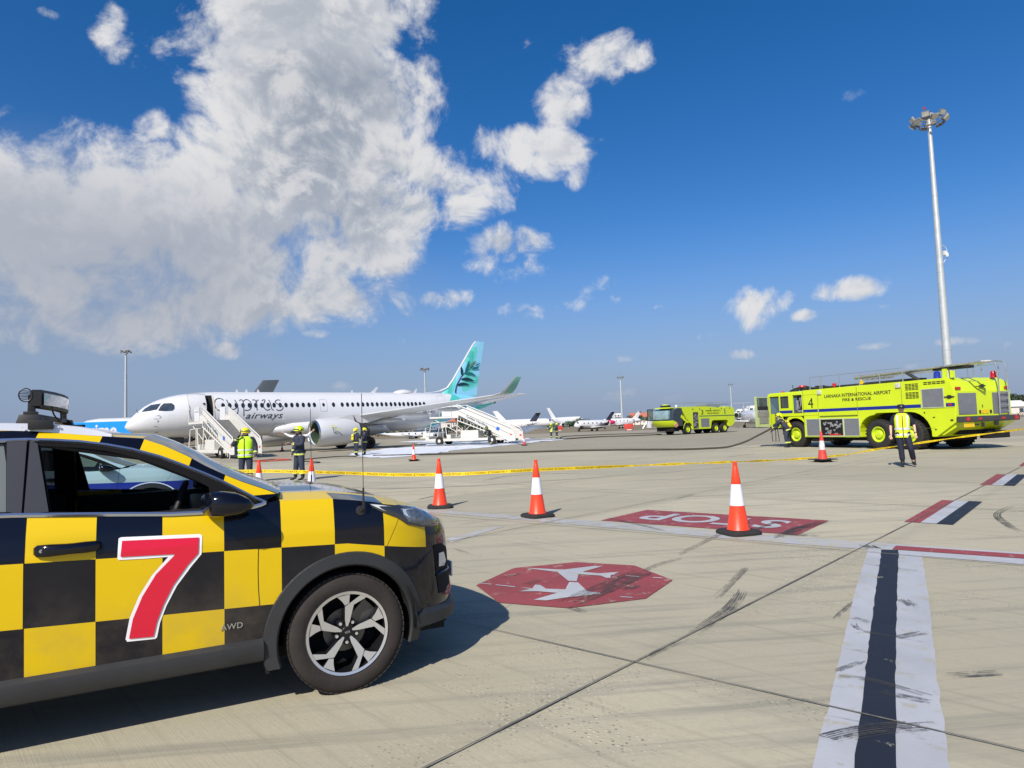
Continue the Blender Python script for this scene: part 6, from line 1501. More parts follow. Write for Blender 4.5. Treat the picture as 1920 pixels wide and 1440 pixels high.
    if kind == 'officer':
        b = MB(); rg = []; hc = hd+V((0, .005, .06))
        for z, r in ((-.02, .098), (.03, .104), (.065, .100), (.085, .07), (.09, .001)): rg.append([hc+V((r*.92*cos(q), r*1.08*sin(q), z)) for q in [2*pi*j/22 for j in range(22)]])
        b.loft(rg); cp = b.build('cap', NV2, p, smooth=50)
        b = MB(); b.grid([[hc+V((.095*cos(q)*k, .105*sin(q)*k-.02*(k-1)*6, -.012-.02*(k-1)*2)) for q in [R(-160+140*j/10) for j in range(11)]] for k in (1.0, 1.5)]); b.build('cap_peak', NV2, cp, solid=.006)
        b = MB(); b.cyl(hc+V((0, -.106, .03)), hc+V((0, -.112, .03)), .012, seg=10); b.build('cap_badge', REF, cp)
        b = MB(); skin('hair', [(*(hd+V((0, .05, .0))), .072), (*(hd+V((0, .045, -.06))), .045)], [(0, 1)], mat('dark_hair', (.03, .018, .012), .6, var=.2), p)
        b = MB(); b.tube([c for c in b.ring(le.lerp(lw, .9), lw-le, .033, 14)], .010, 6, closed=True); b.cyl(le.lerp(lw, .9)+V((.03, 0, 0)), le.lerp(lw, .9)+V((.042, 0, 0)), .018, seg=12); b.build('wristwatch', BLKP, p)
        b = MB(); b.tube([T(1.44, -.08)+V((-.05, 0, 0)), T(1.3, -.135)+V((-.01, 0, 0)), T(1.02, -.15)], .006, 5); b.build('collar', WSH, p)
    if kind == 'crew':
        skin('hair', [(*(hd+V((0, .02, .06))), .080), (*(hd+V((0, .04, -.02))), .062)], [(0, 1)], mat('dark_hair', (.03, .018, .012), .6, var=.2), p)
    if vest is not None:
        k_ = 1.0 if kind == 'fire' else .90; b = MB(); rg = []
        for z, rx, ry in ((.82, .205, .165), (.95, .20, .160), (1.1, .20, .158), (1.25, .215, .162), (1.36, .222, .158), (1.43, .205, .135), (1.475, .16, .10), (1.50, .10, .085)):
            c = T(z); rg.append([c+V((rx*k_*1.02*math.copysign(abs(cos(q))**.85, cos(q)), ry*k_*math.copysign(abs(sin(q))**.85, sin(q)), 0)) for q in [2*pi*j/32 for j in range(32)]])
        b.loft(rg, cap=False); v_ = b.build('vest', vest, p, smooth=60)
        def rr(z): return interp([(.82,.205),(1.25,.215),(1.36,.222)], z)*k_*1.02+.004, interp([(.82,.165),(1.25,.162),(1.36,.158)], z)*k_+.004
        for z in (.90, 1.06):
            b = MB(); L = []
            for dz in (-.026, .026):
                rx, ry = rr(z+dz); c = T(z+dz); L.append([c+V((rx*math.copysign(abs(cos(q))**.85, cos(q)), ry*math.copysign(abs(sin(q))**.85, sin(q)), 0)) for q in [2*pi*j/32 for j in range(33)]])
            b.grid(L); b.build('reflective_band', REF, v_, smooth=60)
        for s_ in ((-1, 1) if kind != 'fire' else ()):
            b = MB(); L = [[], []]
            for z in (1.08, 1.2, 1.3, 1.38, 1.44):
                rx, ry = rr(z); c = T(z); x = s_*(.12 if z < 1.4 else .11)
                for i_, dx in ((0, -.024), (1, .024)): xx = (x+dx)/max(rx, .01); L[i_].append(c+V((x+dx, -ry*(max(0, 1-abs(xx)**2.3))**.43*(1 if z < 1.4 else .88)-.006, 0)))
            b.grid(L); b.build('reflective_band', REF, v_, smooth=60)
        b = MB(); b.tube([T(z, -(rr(z)[1]+.004)) for z in (.83, .95, 1.1, 1.25, 1.36, 1.44)], .011, 5); b.build('zip', DARK, v_)
    if cyl:
        c0, c1 = T(.98, .20), T(1.40, .19); b = MB(); d = (c1-c0).normalized(); L = (c1-c0).length
        b.lathe([(.001, 0), (.05, .01), (.078, .05), (.080, L-.10), (.06, L-.03), (.02, L)], o=c0, ax=d, seg=20); b.build('air_cylinder', CYL, p, smooth=50)
        b = MB(); b.lathe([(.083, L*.62), (.084, L*.70)], o=c0, ax=d, seg=20); b.box((c0+c1)/2+V((0, -.06, 0)), (.20, .03, .42)); b.cyl(c0-d*.05, c0, .03, seg=10); b.build('cylinder_harness', BLKP, p)
        b = MB()
        for s_ in (-1, 1): b.tube(cr([T(1.38, .13)+V((s_*.09, 0, 0)), T(1.52, .0)+V((s_*.10, 0, 0)), T(1.38, -.15)+V((s_*.10, 0, 0)), T(1.1, -.17)+V((s_*.12, 0, 0))], 4), .018, 6)
        b.build('harness_strap', REY, p)
    return p
LS = ((.11, -.01, .50), (.11, .0, .10)); RS = ((-.11, -.01, .50), (-.11, .0, .10)); UPL = ((.27, .02, 1.16), (.28, -.06, .92)); UPR = ((-.27, .02, 1.16), (-.28, -.06, .92))
FG = 'firefighters in dark turnout gear'
def FL(px, py): q = G(px, py); return (q.x, q.y, 0)
p1_ = person('firefighter in a lime vest holding a handset to his ear, behind the checkered car', FL(461, 905), R(8), UPL, ((-.34, -.08, 1.20), (-.16, -.17, 1.47)), LS, RS, vest=HIV, helmet=HE2, group=FG, head=(0, .01))
b = MB(); b.box((-.125, -.15, 1.60), (.045, .04, .14)); b.cyl((-.125, -.15, 1.66), (-.125, -.15, 1.78), .008, seg=6); rad = b.build('handheld_radio', BLKP, None, bevel=.006); rad.location = p1_.location; rad.rotation_euler = p1_.rotation_euler; tag(rad, 'black handset radio in the raised hand of the lime-vested firefighter', 'radio')
person('firefighter with folded hands facing left, standing beside the yellow tape', FL(562, 901), R(-45), ((.27, -.06, 1.17), (.06, -.30, 1.20)), ((-.30, .03, 1.14), (-.30, -.05, .92)), ((.15, -.01, .50), (.18, .0, .10)), ((-.14, -.03, .50), (-.18, -.04, .10)), group=FG)
person('person in a white shirt with both arms stretched out, behind the firefighter', (atY(561, 850, 33.5).x, 33.5, 0), R(10), ((.44, .02, 1.47), (.64, -.02, 1.66)), ((-.46, .02, 1.46), (-.72, -.02, 1.62)), LS, RS, kind='crew', grip=.1)
person('firefighter with a yellow air cylinder, left one of the pair by the landing gear', FL(668, 855), R(125), ((.26, -.08, 1.17), (.14, -.30, 1.18)), ((-.26, -.08, 1.17), (-.14, -.30, 1.15)), LS, RS, cyl=True, helmet=HE2, group=FG)
person('firefighter facing left towards his partner, right one of the pair by the landing gear', FL(684, 853.5), R(-70), ((.26, -.08, 1.17), (.14, -.30, 1.15)), UPR, LS, RS, helmet=HE2, group=FG)
person('firefighter bending over a hose at the foot of the rear boarding stairs', (FL(922, 833)[0], 57.5, 0), R(-60), ((.20, -.30, 1.0), (.10, -.52, .85)), ((-.20, -.30, 1.0), (-.10, -.52, .85)), ((.13, -.12, .48), (.12, .05, .10)), ((-.12, .02, .48), (-.15, .22, .10)), lean=(0, .45), cyl=True, helmet=HE2, group=FG, sc=.95)
person('firefighter aiming the spraying hose, left one of the distant hose team', FL(1034, 823), R(-80), ((.20, -.20, 1.15), (.05, -.42, 1.15)), ((-.22, -.10, 1.12), (-.08, -.34, 1.08)), LS, RS, vest=HIY, helmet=HE2, group=FG, sc=.98)
person('firefighter backing up the spraying hose, right one of the distant hose team', FL(1044.5, 822.5), R(-80), ((.20, -.20, 1.15), (.05, -.42, 1.10)), ((-.22, -.10, 1.12), (-.08, -.34, 1.05)), LS, RS, helmet=HE2, group=FG, sc=.98)
person('firefighter leaning forward at the open cab of the large fire engine, yellow cylinder on back', FL(1477, 839), R(-115), ((.16, -.42, 1.15), (.06, -.62, 1.05)), ((-.20, -.40, 1.05), (-.16, -.62, .85)), ((.12, -.05, .50), (.12, .0, .10)), ((-.12, .02, .50), (-.15, .08, .10)), lean=(0, .42), cyl=True, helmet=HEL, group=FG, sc=1.02)
person('officer in a yellow vest and dark cap walking in front of the large fire engine', FL(1697, 875), R(-25), ((.29, .02, 1.15), (.30, -.10, .92)), ((-.28, .03, 1.15), (-.29, -.04, .91)), ((.16, -.14, .50), (.22, .02, .12)), ((-.07, -.06, .50), (-.06, -.12, .10)), kind='officer', vest=HIY, gloves=False, grip=.35, sc=1.04)
# ---------------------------------------------------------------- cones
ORG = mat('orange_cone_plastic', (.85, .055, .015), .4, coat=.1, var=.06, vs=3); SLV = mat('white_reflective_sleeve', (.72, .73, .80), .35, var=.04, vs=4)
def cone(label, loc, h=.97, base='block', dirty=False, rz=.3, group='orange and white traffic cones'):
    c = thing('traffic_cone', label, 'traffic cone', loc, rz, group, h/.97)
    def rr(z): return .135-.103*(z-.06)/.87
    b = MB(); b.lathe([(.155, .055), (.150, .075), (rr(.09)+.008, .09), (rr(.36), .36), (rr(.37)+.0, .37), (rr(.66), .66), (rr(.66)+.002, .665), (rr(.90), .90), (.028, .915), (.030, .93), (.030, .965), (.022, .97), (.001, .965)], seg=40)
    b.build('cone_body', ORG if not dirty else mat('faded_red_plastic', (.62, .05, .035), .6, var=.2, vs=5), c, smooth=40)
    b = MB(); b.lathe([(rr(.385)+.003, .385), (rr(.67)+.003, .67)], seg=40); b.build('reflective_sleeve', SLV if not dirty else mat('grubby_sleeve', (.55, .54, .52), .6, var=.35, vs=9), c)
    b = MB()
    if base == 'block':
        rg = []
        for z, r in ((0, .245), (.035, .25), (.058, .225), (.066, .16)):
            rg.append([V((r*math.copysign(abs(cos(q))**.45, cos(q)), r*math.copysign(abs(sin(q))**.45, sin(q)), z)) for q in [2*pi*(k+.5)/40 for k in range(40)]])
        b.loft(rg)
    else:
        b.box((0, 0, .085), (.62, .62, .025)); b.lathe([(.30, 0), (.22, .075)], seg=8, cap=True)
    b.build('rubber_base', RUB, c, smooth=35, bevel=.006 if base != 'block' else 0); return c
cone('orange and white cone on the white stop line, largest and nearest, over the STOP panel', FL(1385, 1001), .97)
cone('orange and white cone in the near row, just left of the red STOP panel', FL(1008, 969), .97, rz=.5)
cone('orange and white cone just past the front of the checkered car', FL(825, 952), .97, rz=.1)
cone('orange and white cone beside the firefighter with folded hands, seen past the bonnet', FL(585, 938), .97)
cone('orange and white cone beside the lime-vested firefighter, seen past the windscreen', FL(486, 941), .97)
cone('grubby red and white cone on a wide flat base, by the large fire engine', FL(1543, 866), 1.04, base='plate', dirty=True)
cone('small red and white cone standing alone between tape and airliner', FL(776, 864.5), .84, base='plate')
cone('small far red cone at the foot of the rear boarding stairs', FL(983, 835.5), .8, base='plate', dirty=True)
cone('tiny far red cone under the airliner belly near the front stairs', FL(529, 846), .8, base='plate')
# ---------------------------------------------------------------- tape, hoses
def at3(px, py, Y): return atY(px, py, Y)
tp = [(330,884,19),(410,885,18.8),(470,883.5,18.6),(540,884,18.4),(640,886.5,18),(740,890,17.5),(850,889,17.5),(930,885,17.8),(1003,881,18.2),(1120,876,19),(1240,871,20),(1375,866,21.5),(1460,862.5,23),(1545,858.5,24.2),(1590,852,25),(1640,843,25.3),(1700,834,25.5),(1790,821,25.8),(1860,812,26.2),(1960,799,27)]
P = cr([at3(*q) for q in tp], 10); TP = mat('yellow_barrier_tape', (.78, .56, .01), .35, var=.12, vs=3)
b = MB(); L = [[], []]; rt = random.Random(5); tw = 0
Lc = [0]
for i in range(1, len(P)): Lc.append(Lc[-1]+(P[i]-P[i-1]).length)
def tape_w(s_): return .10
def frame(s_):
    i = next((k for k in range(1, len(Lc)) if Lc[k] >= s_), len(Lc)-1); t = (s_-Lc[i-1])/max(1e-6, Lc[i]-Lc[i-1]); p = P[i-1].lerp(P[i], t)
    tl = .25*math.sin(s_*.9)+.12*math.sin(s_*2.3); up = V((0, sin(tl), cos(tl))); w = .044*(1 if s_ < 13 else .62+.25*math.sin(s_*3)); p = V((p.x, p.y, max(p.z, .07))); return p, up, w
sarr = lin(0, Lc[-1], 260)
for s_ in sarr: p, up, w = frame(s_); L[0].append(p+up*w); L[1].append(p-up*w)
b.grid(L); to = b.build('barrier_tape', TP, None, smooth=60); tag(to, 'long yellow printed barrier tape stretched low across the apron behind the cones', 'barrier tape')
unit = textmesh('POLICE STOP \u2022 \u0391\u03a3\u03a4\u03a5\u039d\u039f\u039c\u0399\u0391 \u03a3\u03a4\u0391\u039c\u0391\u03a4\u0391 \u2022 ', size=.095, bold=.0012, align='LEFT', spacing=1.05)
xs = [v.co.x for v in unit.vertices]; ul = max(xs)-min(xs)+.12; k = 0; tb = MB()
while (k+1)*ul < Lc[-1]:
    vs = []
    for v in unit.vertices:
        p, up, w = frame(k*ul+v.co.x); vs.append(p+up*((v.co.y-.034)*w/.055*.9)+V((0, -.004, 0)))
    tb = MB(); tb.add(vs, [tuple(q.vertices) for q in unit.polygons]); k += 1
    tb.build('tape_lettering', mat('tape_print', (.16, .10, .01), .5, var=0), to, smooth=0, recalc=False)
HS = mat('dark_fire_hose', (.055, .048, .035), .8, var=.2, vs=3)
def hose(label, pts, r, m=HS, zs=None):
    b = MB(); b.tube(cr(pts, 10), r, 8); o = b.build('fire_hose', m, None, smooth=60); return tag(o, label, 'fire hose')
g2 = lambda L, z=.05: [V((G(x, y).x, G(x, y).y, z)) for x, y in L]
e4 = t4.matrix_world if False else None
hp_ = V((14.05, 35.1, 1.02))
hose('thick dark hose hanging from the large fire engine and running left along the ground', [at3(1447, 803, 35.2), at3(1420, 817, 35), at3(1400, 827, 35), at3(1380, 834, 35), at3(1360, 838.5, 35)]+g2([(1320, 843), (1270, 844.5), (1180, 845), (1080, 846.5), (990, 849), (900, 851), (800, 853.5), (740, 855.5), (700, 856)], .06), .05)
hose('two-bend dark hose running from the smaller fire engine to the hose team', g2([(1240, 815.5), (1180, 818), (1120, 820), (1050, 824.5), (1000, 827), (940, 832), (925, 834)], .06), .06)
hose('second dark hose lying beyond the first, reaching the distant hose team', g2([(1250, 812), (1180, 814), (1110, 816.5), (1060, 819), (1050, 822)], .06), .05)
hose('thin red hose lying between the two nearest firefighters', g2([(470, 866), (500, 863.5), (520, 862), (545, 863), (500, 866), (478, 867)], .04), .03, mat('red_hose', (.5, .07, .04), .6, var=.1))
hose('dark hose lying behind the two nearest firefighters towards the pair', g2([(600, 868), (560, 864), (620, 858), (650, 856.5), (668, 857)], .04), .03)
# ---------------------------------------------------------------- foam and spray
FOM = mat('white_foam', (.66, .69, .73), .6, var=.05, vs=2, bump=.6, bs=5)
def foam(label, poly, seed, h=.05):
    rf_ = random.Random(seed); b = MB(); Q = []
    for i in range(len(poly)):
        a, c = V(poly[i]), V(poly[(i+1) % len(poly)]); n = max(1, int((c-a).length/.8))
        for k in range(n): q = a.lerp(c, k/n); Q.append(V((q.x+rf_.uniform(-.35, .35), q.y+rf_.uniform(-.6, .6), .016)))
    c = sum(Q, V())/len(Q); rws = [[c.lerp(q, t)+V((rf_.uniform(-.1, .1), rf_.uniform(-.1, .1), z_*rf_.uniform(.4, 1))) for q in Q] for t, z_ in ((1, 0), (.93, h), (.7, h*1.3), (.4, h), (.15, h))]
    for r in rws: r.append(r[0])
    b.grid(rws); b.add([p for p in rws[-1][:-1]], [tuple(range(len(Q)))]); o = b.build('foam', FOM, None, smooth=60); return tag(o, label, 'foam', kind='stuff')
foam('white firefighting foam spread on the apron from the main gear to the rear stairs', gp([(660, 851), (668, 857), (720, 858.5), (780, 855), (815, 850), (850, 845), (900, 840), (960, 834), (985, 831), (1045, 825.5), (1068, 823.5), (1040, 822.5), (990, 825), (940, 826), (900, 828.5), (860, 829), (810, 829.5), (770, 832), (800, 834), (770, 839), (715, 842), (700, 846)]), 3)
foam('patch of white foam behind the rear boarding stairs', gp([(745, 829), (800, 826), (870, 824), (930, 823), (1000, 821), (990, 824), (900, 826.5), (820, 829)]), 5)
a = V((G(1030, 822).x, G(1030, 822).y, 1.25)); c_ = V((-.4, 69.5, .55)); b = MB(); rs_ = random.Random(9)
for k in range(5200):
    t = rs_.random()**.75; p = a.lerp(c_, t)+V((0, 0, .45*math.sin(pi*t))); r = .04+.95*t; q = rs_.uniform(0, 2*pi); rr_ = r*abs(rs_.gauss(0, .45))
    p += V((0, rr_*cos(q)*1.3, rr_*sin(q)*.8)); p.z = max(p.z, .05); d = (c_-a).normalized()*rs_.uniform(.03, .22); w = V((0, rs_.uniform(-.3, .3), 1)).normalized()*rs_.uniform(.006, .022)
    b.add([p-d, p+w, p+d, p-w], [(0, 1, 2, 3)])
sp_ = b.build('water_spray', mat('spray_white', (.85, .87, .9), .5, var=0), None, smooth=0, recalc=False); tag(sp_, 'fan of white water spray from the hose team towards the rear stairs', 'water spray', kind='stuff')
# ---------------------------------------------------------------- light masts
def mast(label, px, py, Y, h, r0=.40, r1=.16, n=10, lamps=True, head=1.0):
    p = at3(px, py, Y); m = thing('light_mast', label, 'light mast', (p.x, p.y, 0), .3, 'tall floodlight masts on the apron')
    b = MB(); secs = 4
    for k in range(secs):
        z0, z1 = h*k/secs, h*(k+1)/secs; ra = r0+(r1-r0)*k/secs; rb = r0+(r1-r0)*(k+1)/secs; b.cyl((0, 0, z0), (0, 0, z1+.05), ra, rb, 20); 
        if k: b.cyl((0, 0, z0-.05), (0, 0, z0+.02), ra+.02, seg=20)
    b.cyl((0, 0, 0), (0, 0, .1), r0*1.8, seg=20); b.build('mast_pole', GALV, m)
    b = MB(); b.tube([V((1.1*head*cos(q), 1.1*head*sin(q), h)) for q in [2*pi*j/24 for j in range(24)]], .05, 6, closed=True); b.cyl((0, 0, h-.5), (0, 0, h+.35), .30*head, seg=16); b.lathe([(.62*head, h+.30), (.62*head, h+.42), (.4*head, h+.6), (.001, h+.66)], seg=20)
    for q in [2*pi*j/6 for j in range(6)]: b.tube([(0, 0, h-.1), (1.1*head*cos(q), 1.1*head*sin(q), h)], .035, 5)
    b.cyl((-.5*head, 0, h+.6), (-.5*head, 0, h+1.0), .02, seg=5); b.build('head_frame', mat('weathered_steel', (.36, .36, .34), .5, .3, var=.3, vs=4), m)
    for j in range(n):
        q = 2*pi*j/n; c = V((1.42*head*cos(q), 1.42*head*sin(q), h+(.18 if j % 2 else -.22)*head)); f = MB(); rot = M.Rotation(q, 3, 'Z') @ M.Rotation(.55 if j % 2 else .9, 3, 'Y')
        f.box(c, (.22*head, .68*head, .50*head), rot=rot); f.tube([c-V((.2*cos(q), .2*sin(q), 0)), V((1.1*head*cos(q), 1.1*head*sin(q), h))], .04, 5); fo = f.build('floodlight', mat('floodlight_case', (.20, .20, .19), .5, .3, var=.5, vs=1.7), m, smooth=0, bevel=.02)
        if head > .8 and lamps:
            f = MB(); f.box(c+rot @ V((.115*head, 0, 0)), (.01, .58*head, .42*head), rot=rot); f.build('lamp_glass', mat('floodlight_glass', (.5, .5, .46), .2, coat=.5, var=.2), fo, smooth=0)
    b = MB(); b.cyl((-.5*head, 0, h+1.0), (-.5*head, 0, h+1.25), .09, seg=8); b.build('obstruction_lamp', REDL, m); return m
mm = mast('tall pale floodlight mast rising behind the large fire engine', 1777, 685, 62, 29.6, .42, .17, 12)
b = MB(); zc = 16.6; b.tube(cr([(.3, -.1, zc+.8), (.75, -.15, zc+.5), (.8, -.15, zc-.2), (.35, -.1, zc-.9)], 4), .03, 5); b.box((.5, -.2, zc), (.28, .25, .4)); b.cyl((.55, -.35, zc-.4), (.55, -.35, zc-.05), .14, seg=12); b.build('camera_unit', mat('camera_white', (.6, .62, .62), .4, var=.1), mm, bevel=.02)
mast('floodlight mast at the far left, behind the airliner nose', 235.6, 785, 205, 28.9, .5, .3, 8, False, 1.0)
mast('far floodlight mast showing above the rear of the airliner', 797.5, 740, 290, 28, .5, .3, 8, False, 1.3)
mast('far floodlight mast between the tail and the smaller fire engine', 1166, 770, 290, 21.5, .5, .35, 6, False, .9)
mast('farthest thin floodlight mast above the smaller fire engine', 1371.5, 760, 400, 22.5, .45, .3, 6, False, .9)
# ---------------------------------------------------------------- distant aircraft
def jet(name, label, pos, rz, L, rad, zc, finh, ttail=True, body=WHT, finm=WHT, eng='rear', engm=WHT, sc=1, sweep=.62, belly=None, group='parked aircraft in the distance', winglet=True, finpos=.86):
    """nose along +X from the tail; origin under the middle of the fuselage"""
    t = thing(name, label, 'aeroplane', pos, rz, group, sc); h = L/2
    b = MB(); rg = []
    for q, r, dz in [(0,.03,-.25),(.012,.25,-.2),(.03,.45,-.14),(.06,.70,-.08),(.10,.90,-.02),(.15,1,0),(.62,1,0),(.72,.93,.05),(.82,.70,.22),(.91,.42,.42),(.97,.2,.58),(1,.08,.62)]:
        rg.append([V((h-q*L, rad*r*cos(a), zc+dz*rad+rad*r*sin(a))) for a in [2*pi*j/20 for j in range(20)]])
    b.loft(rg); f = b.build('fuselage', body, t, smooth=60)
    if belly:
        b = MB(); rg = []
        for q, r, dz in [(.10,.91,-.02),(.15,1.01,0),(.62,1.01,0),(.72,.94,.05),(.82,.72,.22),(.92,.43,.42)]:
            rg.append([V((h-q*L, rad*r*cos(a), zc+dz*rad+rad*r*sin(a))) for a in lin(pi*1.08+ (.5 if q > .6 else 0)*-.9, 2*pi-.08*pi+(.5 if q > .6 else 0)*.9, 10)])
        b.grid(rg); b.build('belly_paint', belly, t, smooth=60)
    xf = h-finpos*L; b = MB(); z0 = zc+rad*.75; aero(b, [(z0, xf-.0*L+.05*L, xf-.16*L+.05*L, 0, .05*L*.2), (z0+.25, xf+.03*L, xf-.10*L, 0, .04*L*.2), (zc+finh, xf-finh*sweep*.9+.02*L, xf-finh*sweep*.9-.065*L, 0, .1)], 'z'); b.build('fin', finm, t, smooth=40)
    hz = zc+finh-.1 if ttail else zc+rad*.5; hx = xf-finh*sweep*.9 if ttail else xf-.03*L; sp = L*.13 if ttail else L*.17
    for s_ in (1, -1):
        b = MB(); aero(b, [(0, hx+.04*L, hx-.05*L, hz, .12), (s_*sp, hx-.03*L, hx-.07*L, hz+.1, .06)]); b.build('tailplane', WHT, t, smooth=40)
        b = MB(); xw = h-.42*L; ww = L*.45; zw = zc-rad*.7; S_ = [(s_*rad*.6, xw+.05*L, xw-.12*L, zw, .35*rad), (s_*ww, xw-.17*L, xw-.21*L, zw+.06*ww, .08)]
        if winglet: S_.append((s_*(ww+.25*rad), xw-.20*L, xw-.225*L, zw+.06*ww+rad*.9, .05))
        aero(b, S_); b.build('wing', WHT, t, smooth=40)
        b = MB(); er = rad*.46 if eng == 'rear' else rad*.55
        o = (h-.80*L, s_*(rad+er*.95), zc+rad*.35) if eng == 'rear' else (xw-.02*L, s_*ww*.36, zc-rad*.95)
        b.lathe([(er*.75, .02), (er*.92, .1), (er, .0+.35*er), (er, 2.4*er), (er*.7, 3.6*er)], o=o, ax=(-1, 0, 0), seg=18); b.build('engine', engm, t, smooth=50)
        b = MB(); b.cyl((o[0]-.08, o[1], o[2]), (o[0]-.5, o[1], o[2]), er*.76, seg=14); b.cyl((o[0]-3.6*er, o[1], o[2]), (o[0]-3.7*er, o[1], o[2]), er*.68, seg=14); b.build('engine_opening', DARK, t)
        b = MB(); gx = h-.52*L; b.cyl((gx, s_*rad*.9, zc-rad*.8), (gx, s_*rad*1.1, .3), .08, seg=6); b.cyl((gx, s_*rad*1.1-.2, .35*rad*.6), (gx, s_*rad*1.1+.2, .35*rad*.6), .36*rad*.65, seg=14); b.build('landing_gear', DKG, t)
    b = MB(); b.cyl((h-.12*L, 0, zc-rad*.8), (h-.12*L, 0, .2), .07, seg=6); b.cyl((h-.12*L, -.15, .25), (h-.12*L, .15, .25), .25, seg=12); b.build('nose_gear', DKG, t)
    b = MB()
    for s_ in (1, -1):
        for a0, a1 in ((.12, .55), (.62, 1.15)): b.add([V((h-q*L, s_*(rad*r+.02)*sin(a), zc+dz*rad+(rad*r+.02)*cos(a))) for q, r, dz, a in ((.052,.66,-.09,a0),(.052,.66,-.09,a1),(.082,.83,-.04,a1),(.082,.83,-.04,a0))], [(0, 1, 2, 3)])
    b.build('cockpit_window', CKM, t, smooth=0)
    b = MB(); n = int(L*.5/.9)
    for s_ in (1, -1):
        for k in range(n): x = h-(.2*L+k*.55*L/n); b.add([V((x+dx, s_*(rad*cos(.28)+.015), zc+rad*sin(.28)+dz)) for dx, dz in ((-.13,-.15),(.13,-.15),(.13,.17),(-.13,.17))], [(0, 1, 2, 3)])
    b.build_each('cabin_window', CKM, t, smooth=0); return t
NV3 = mat('black_tail_paint', (.02, .025, .045), .3, coat=.3, var=0); PNK = mat('magenta_paint', (.6, .03, .12), .3, var=0); LBL = mat('pale_blue_paint', (.25, .50, .68), .4, var=.05)
def XY(px, Y): return at3(px, 800, Y).x
DGR = mat('charcoal_fin_paint', (.045, .058, .07), .35, coat=.3, var=0)
jet('airliner', 'dark finned airliner hidden behind the white one, only its charcoal fin showing', (XY(560, 122)-23.5, 122, 0), R(185), 36, 2.0, 3.6, 8.2, False, finm=DGR, eng='wing', sweep=.62, finpos=.85)
def edge(px, Y, z): p = at3(px, 800, Y); return p
j1 = jet('airliner', 'large white airliner facing right with a tall white fin, right of the rear stairs', (XY(985, 400), 400, 0), R(-15), 36, 2.5, 3.4, 8.0, False, eng='wing', sweep=.7)
jet('airliner', 'white airliner facing right behind the distant hose team', (XY(1063, 430), 430, 0), R(-52), 32, 2.5, 4.2, 9.0, False, eng='wing', sweep=.7)
jet('regional_jet', 'white regional jet with a black T tail and rear engines, beyond the rear stairs', (XY(958, 290), 250, 0), R(168), 22, 1.35, 2.1, 4.3, True, finm=NV3)
jet('business_jet', 'small white business jet with black belly, black tail and magenta patch', (XY(1113, 142), 142, 0), R(205), 9.6, .95, 1.45, 2.7, True, finm=NV3, belly=NV3, engm=PNK)
jet('business_jet', 'plain white business jet with a swept T tail, behind the black tailed one', (XY(1165, 178), 180, 0), R(192), 11.5, 1.05, 1.8, 2.9, True)
jet('business_jet', 'white jet seen nose on, left of the large fire engine cab', (XY(1411, 113), 113, 0), R(-97), 15, 1.15, 1.85, 2.6, True)
j8 = jet('light_aircraft', 'low white light aircraft with a pale blue fin seen under the airliner tail', (XY(770, 119), 119, 0), R(8), 10.5, .45, .75, 1.1, False, finm=LBL, eng='wing', sweep=.9, finpos=.97)
# blue trailer
tb_ = thing('cargo_trailer', 'long bright blue trailer with white lettering, left of the airliner nose', 'trailer', (XY(168, 84), 84, 0), R(2)); BLU = mat('bright_blue_panel', (.005, .26, .72), .35, coat=.3, var=.03)
b = MB(); b.b2((-6.5, 0, .9), (5.2, 2.5, 3.95)); b.build('box_body', BLU, tb_, smooth=0, bevel=.05)
me = textmesh('prime', size=1.9, bold=.05, align='LEFT'); put_text('lettering', me, lambda x, y, z: V((-1.0+x*.98, -.02, 2.12+y*1.15)), WHT, tb_)
b = MB(); b.b2((-6.4, .3, .6), (5.1, 2.2, .9)); b.b2((3.0, .8, .0), (3.2, 1.0, .7)); b.build('trailer_chassis', DKG, tb_, smooth=0)
for xx in (-5.2, -4.0):
    for yy in (.25, 2.25): b = MB(); b.cyl((xx, yy-.15, .48), (xx, yy+.15, .48), .48, seg=20); b.build('wheel', RUB, tb_)
# ---------------------------------------------------------------- distant vehicles and clutter
def small_car(name, label, px, Y, rz, col, cat, pick=False):
    t = thing(name, label, cat, (XY(px, Y), Y, 0), rz, None); m = mat(col[0], col[1], .3, coat=.4, var=.04)
    b = MB(); rg = []
    pr = [(-2.2,.35),(-2.25,.9),(-2.1,1.02),(.75,1.05),(1.9,.92),(2.2,.75),(2.25,.35)]
    for y, k in ((-.86,.93),(-.82,1),(.82,1),(.86,.93)): rg.append([V((x, y, .35+(z-.35)*k)) for x, z in pr])
    b.loft(rg); b.build('body', m, t, smooth=30, bevel=.03)
    b = MB(); x0, x1 = (-.6, .9) if pick else (-2.0, .95)
    b.loft([[V((x, y, z)) for x, y in ((x0-.1, -.8*k), (x1+.35*(1-kk), -.8*k), (x1+.35*(1-kk), .8*k), (x0-.1+.1*kk, .8*k))] for z, k, kk in ((1.03, 1, 0), (1.55, .86, 1))]); b.build('cabin_glass', CKM, t, smooth=0, bevel=.03)
    b = MB(); b.box(((x0+x1)/2-.05, 0, 1.58), (x1-x0-.1, 1.36, .06)); b.build('roof', m, t, bevel=.02)
    if pick: b = MB(); b.b2((-2.15, -.75, .9), (-.75, .75, 1.06)); b.build('load_bed', DKG, t, smooth=0)
    for x in (-1.35, 1.4):
        for y in (-.78, .78): b = MB(); b.cyl((x, y-.11, .36), (x, y+.11, .36), .36, seg=18); w_ = b.build('wheel', RUB, t)
    for y in (-.6, .6): b = MB(); b.box((2.2, y, .78), (.08, .3, .14)); b.build('headlight', MT['lamp_white'], t, bevel=.02)
    return t
small_car('parked_car', 'silver grey estate car parked far off under the airliner tail', 790, 122, R(165), ('silver_car_paint', (.30, .33, .38)), 'car')
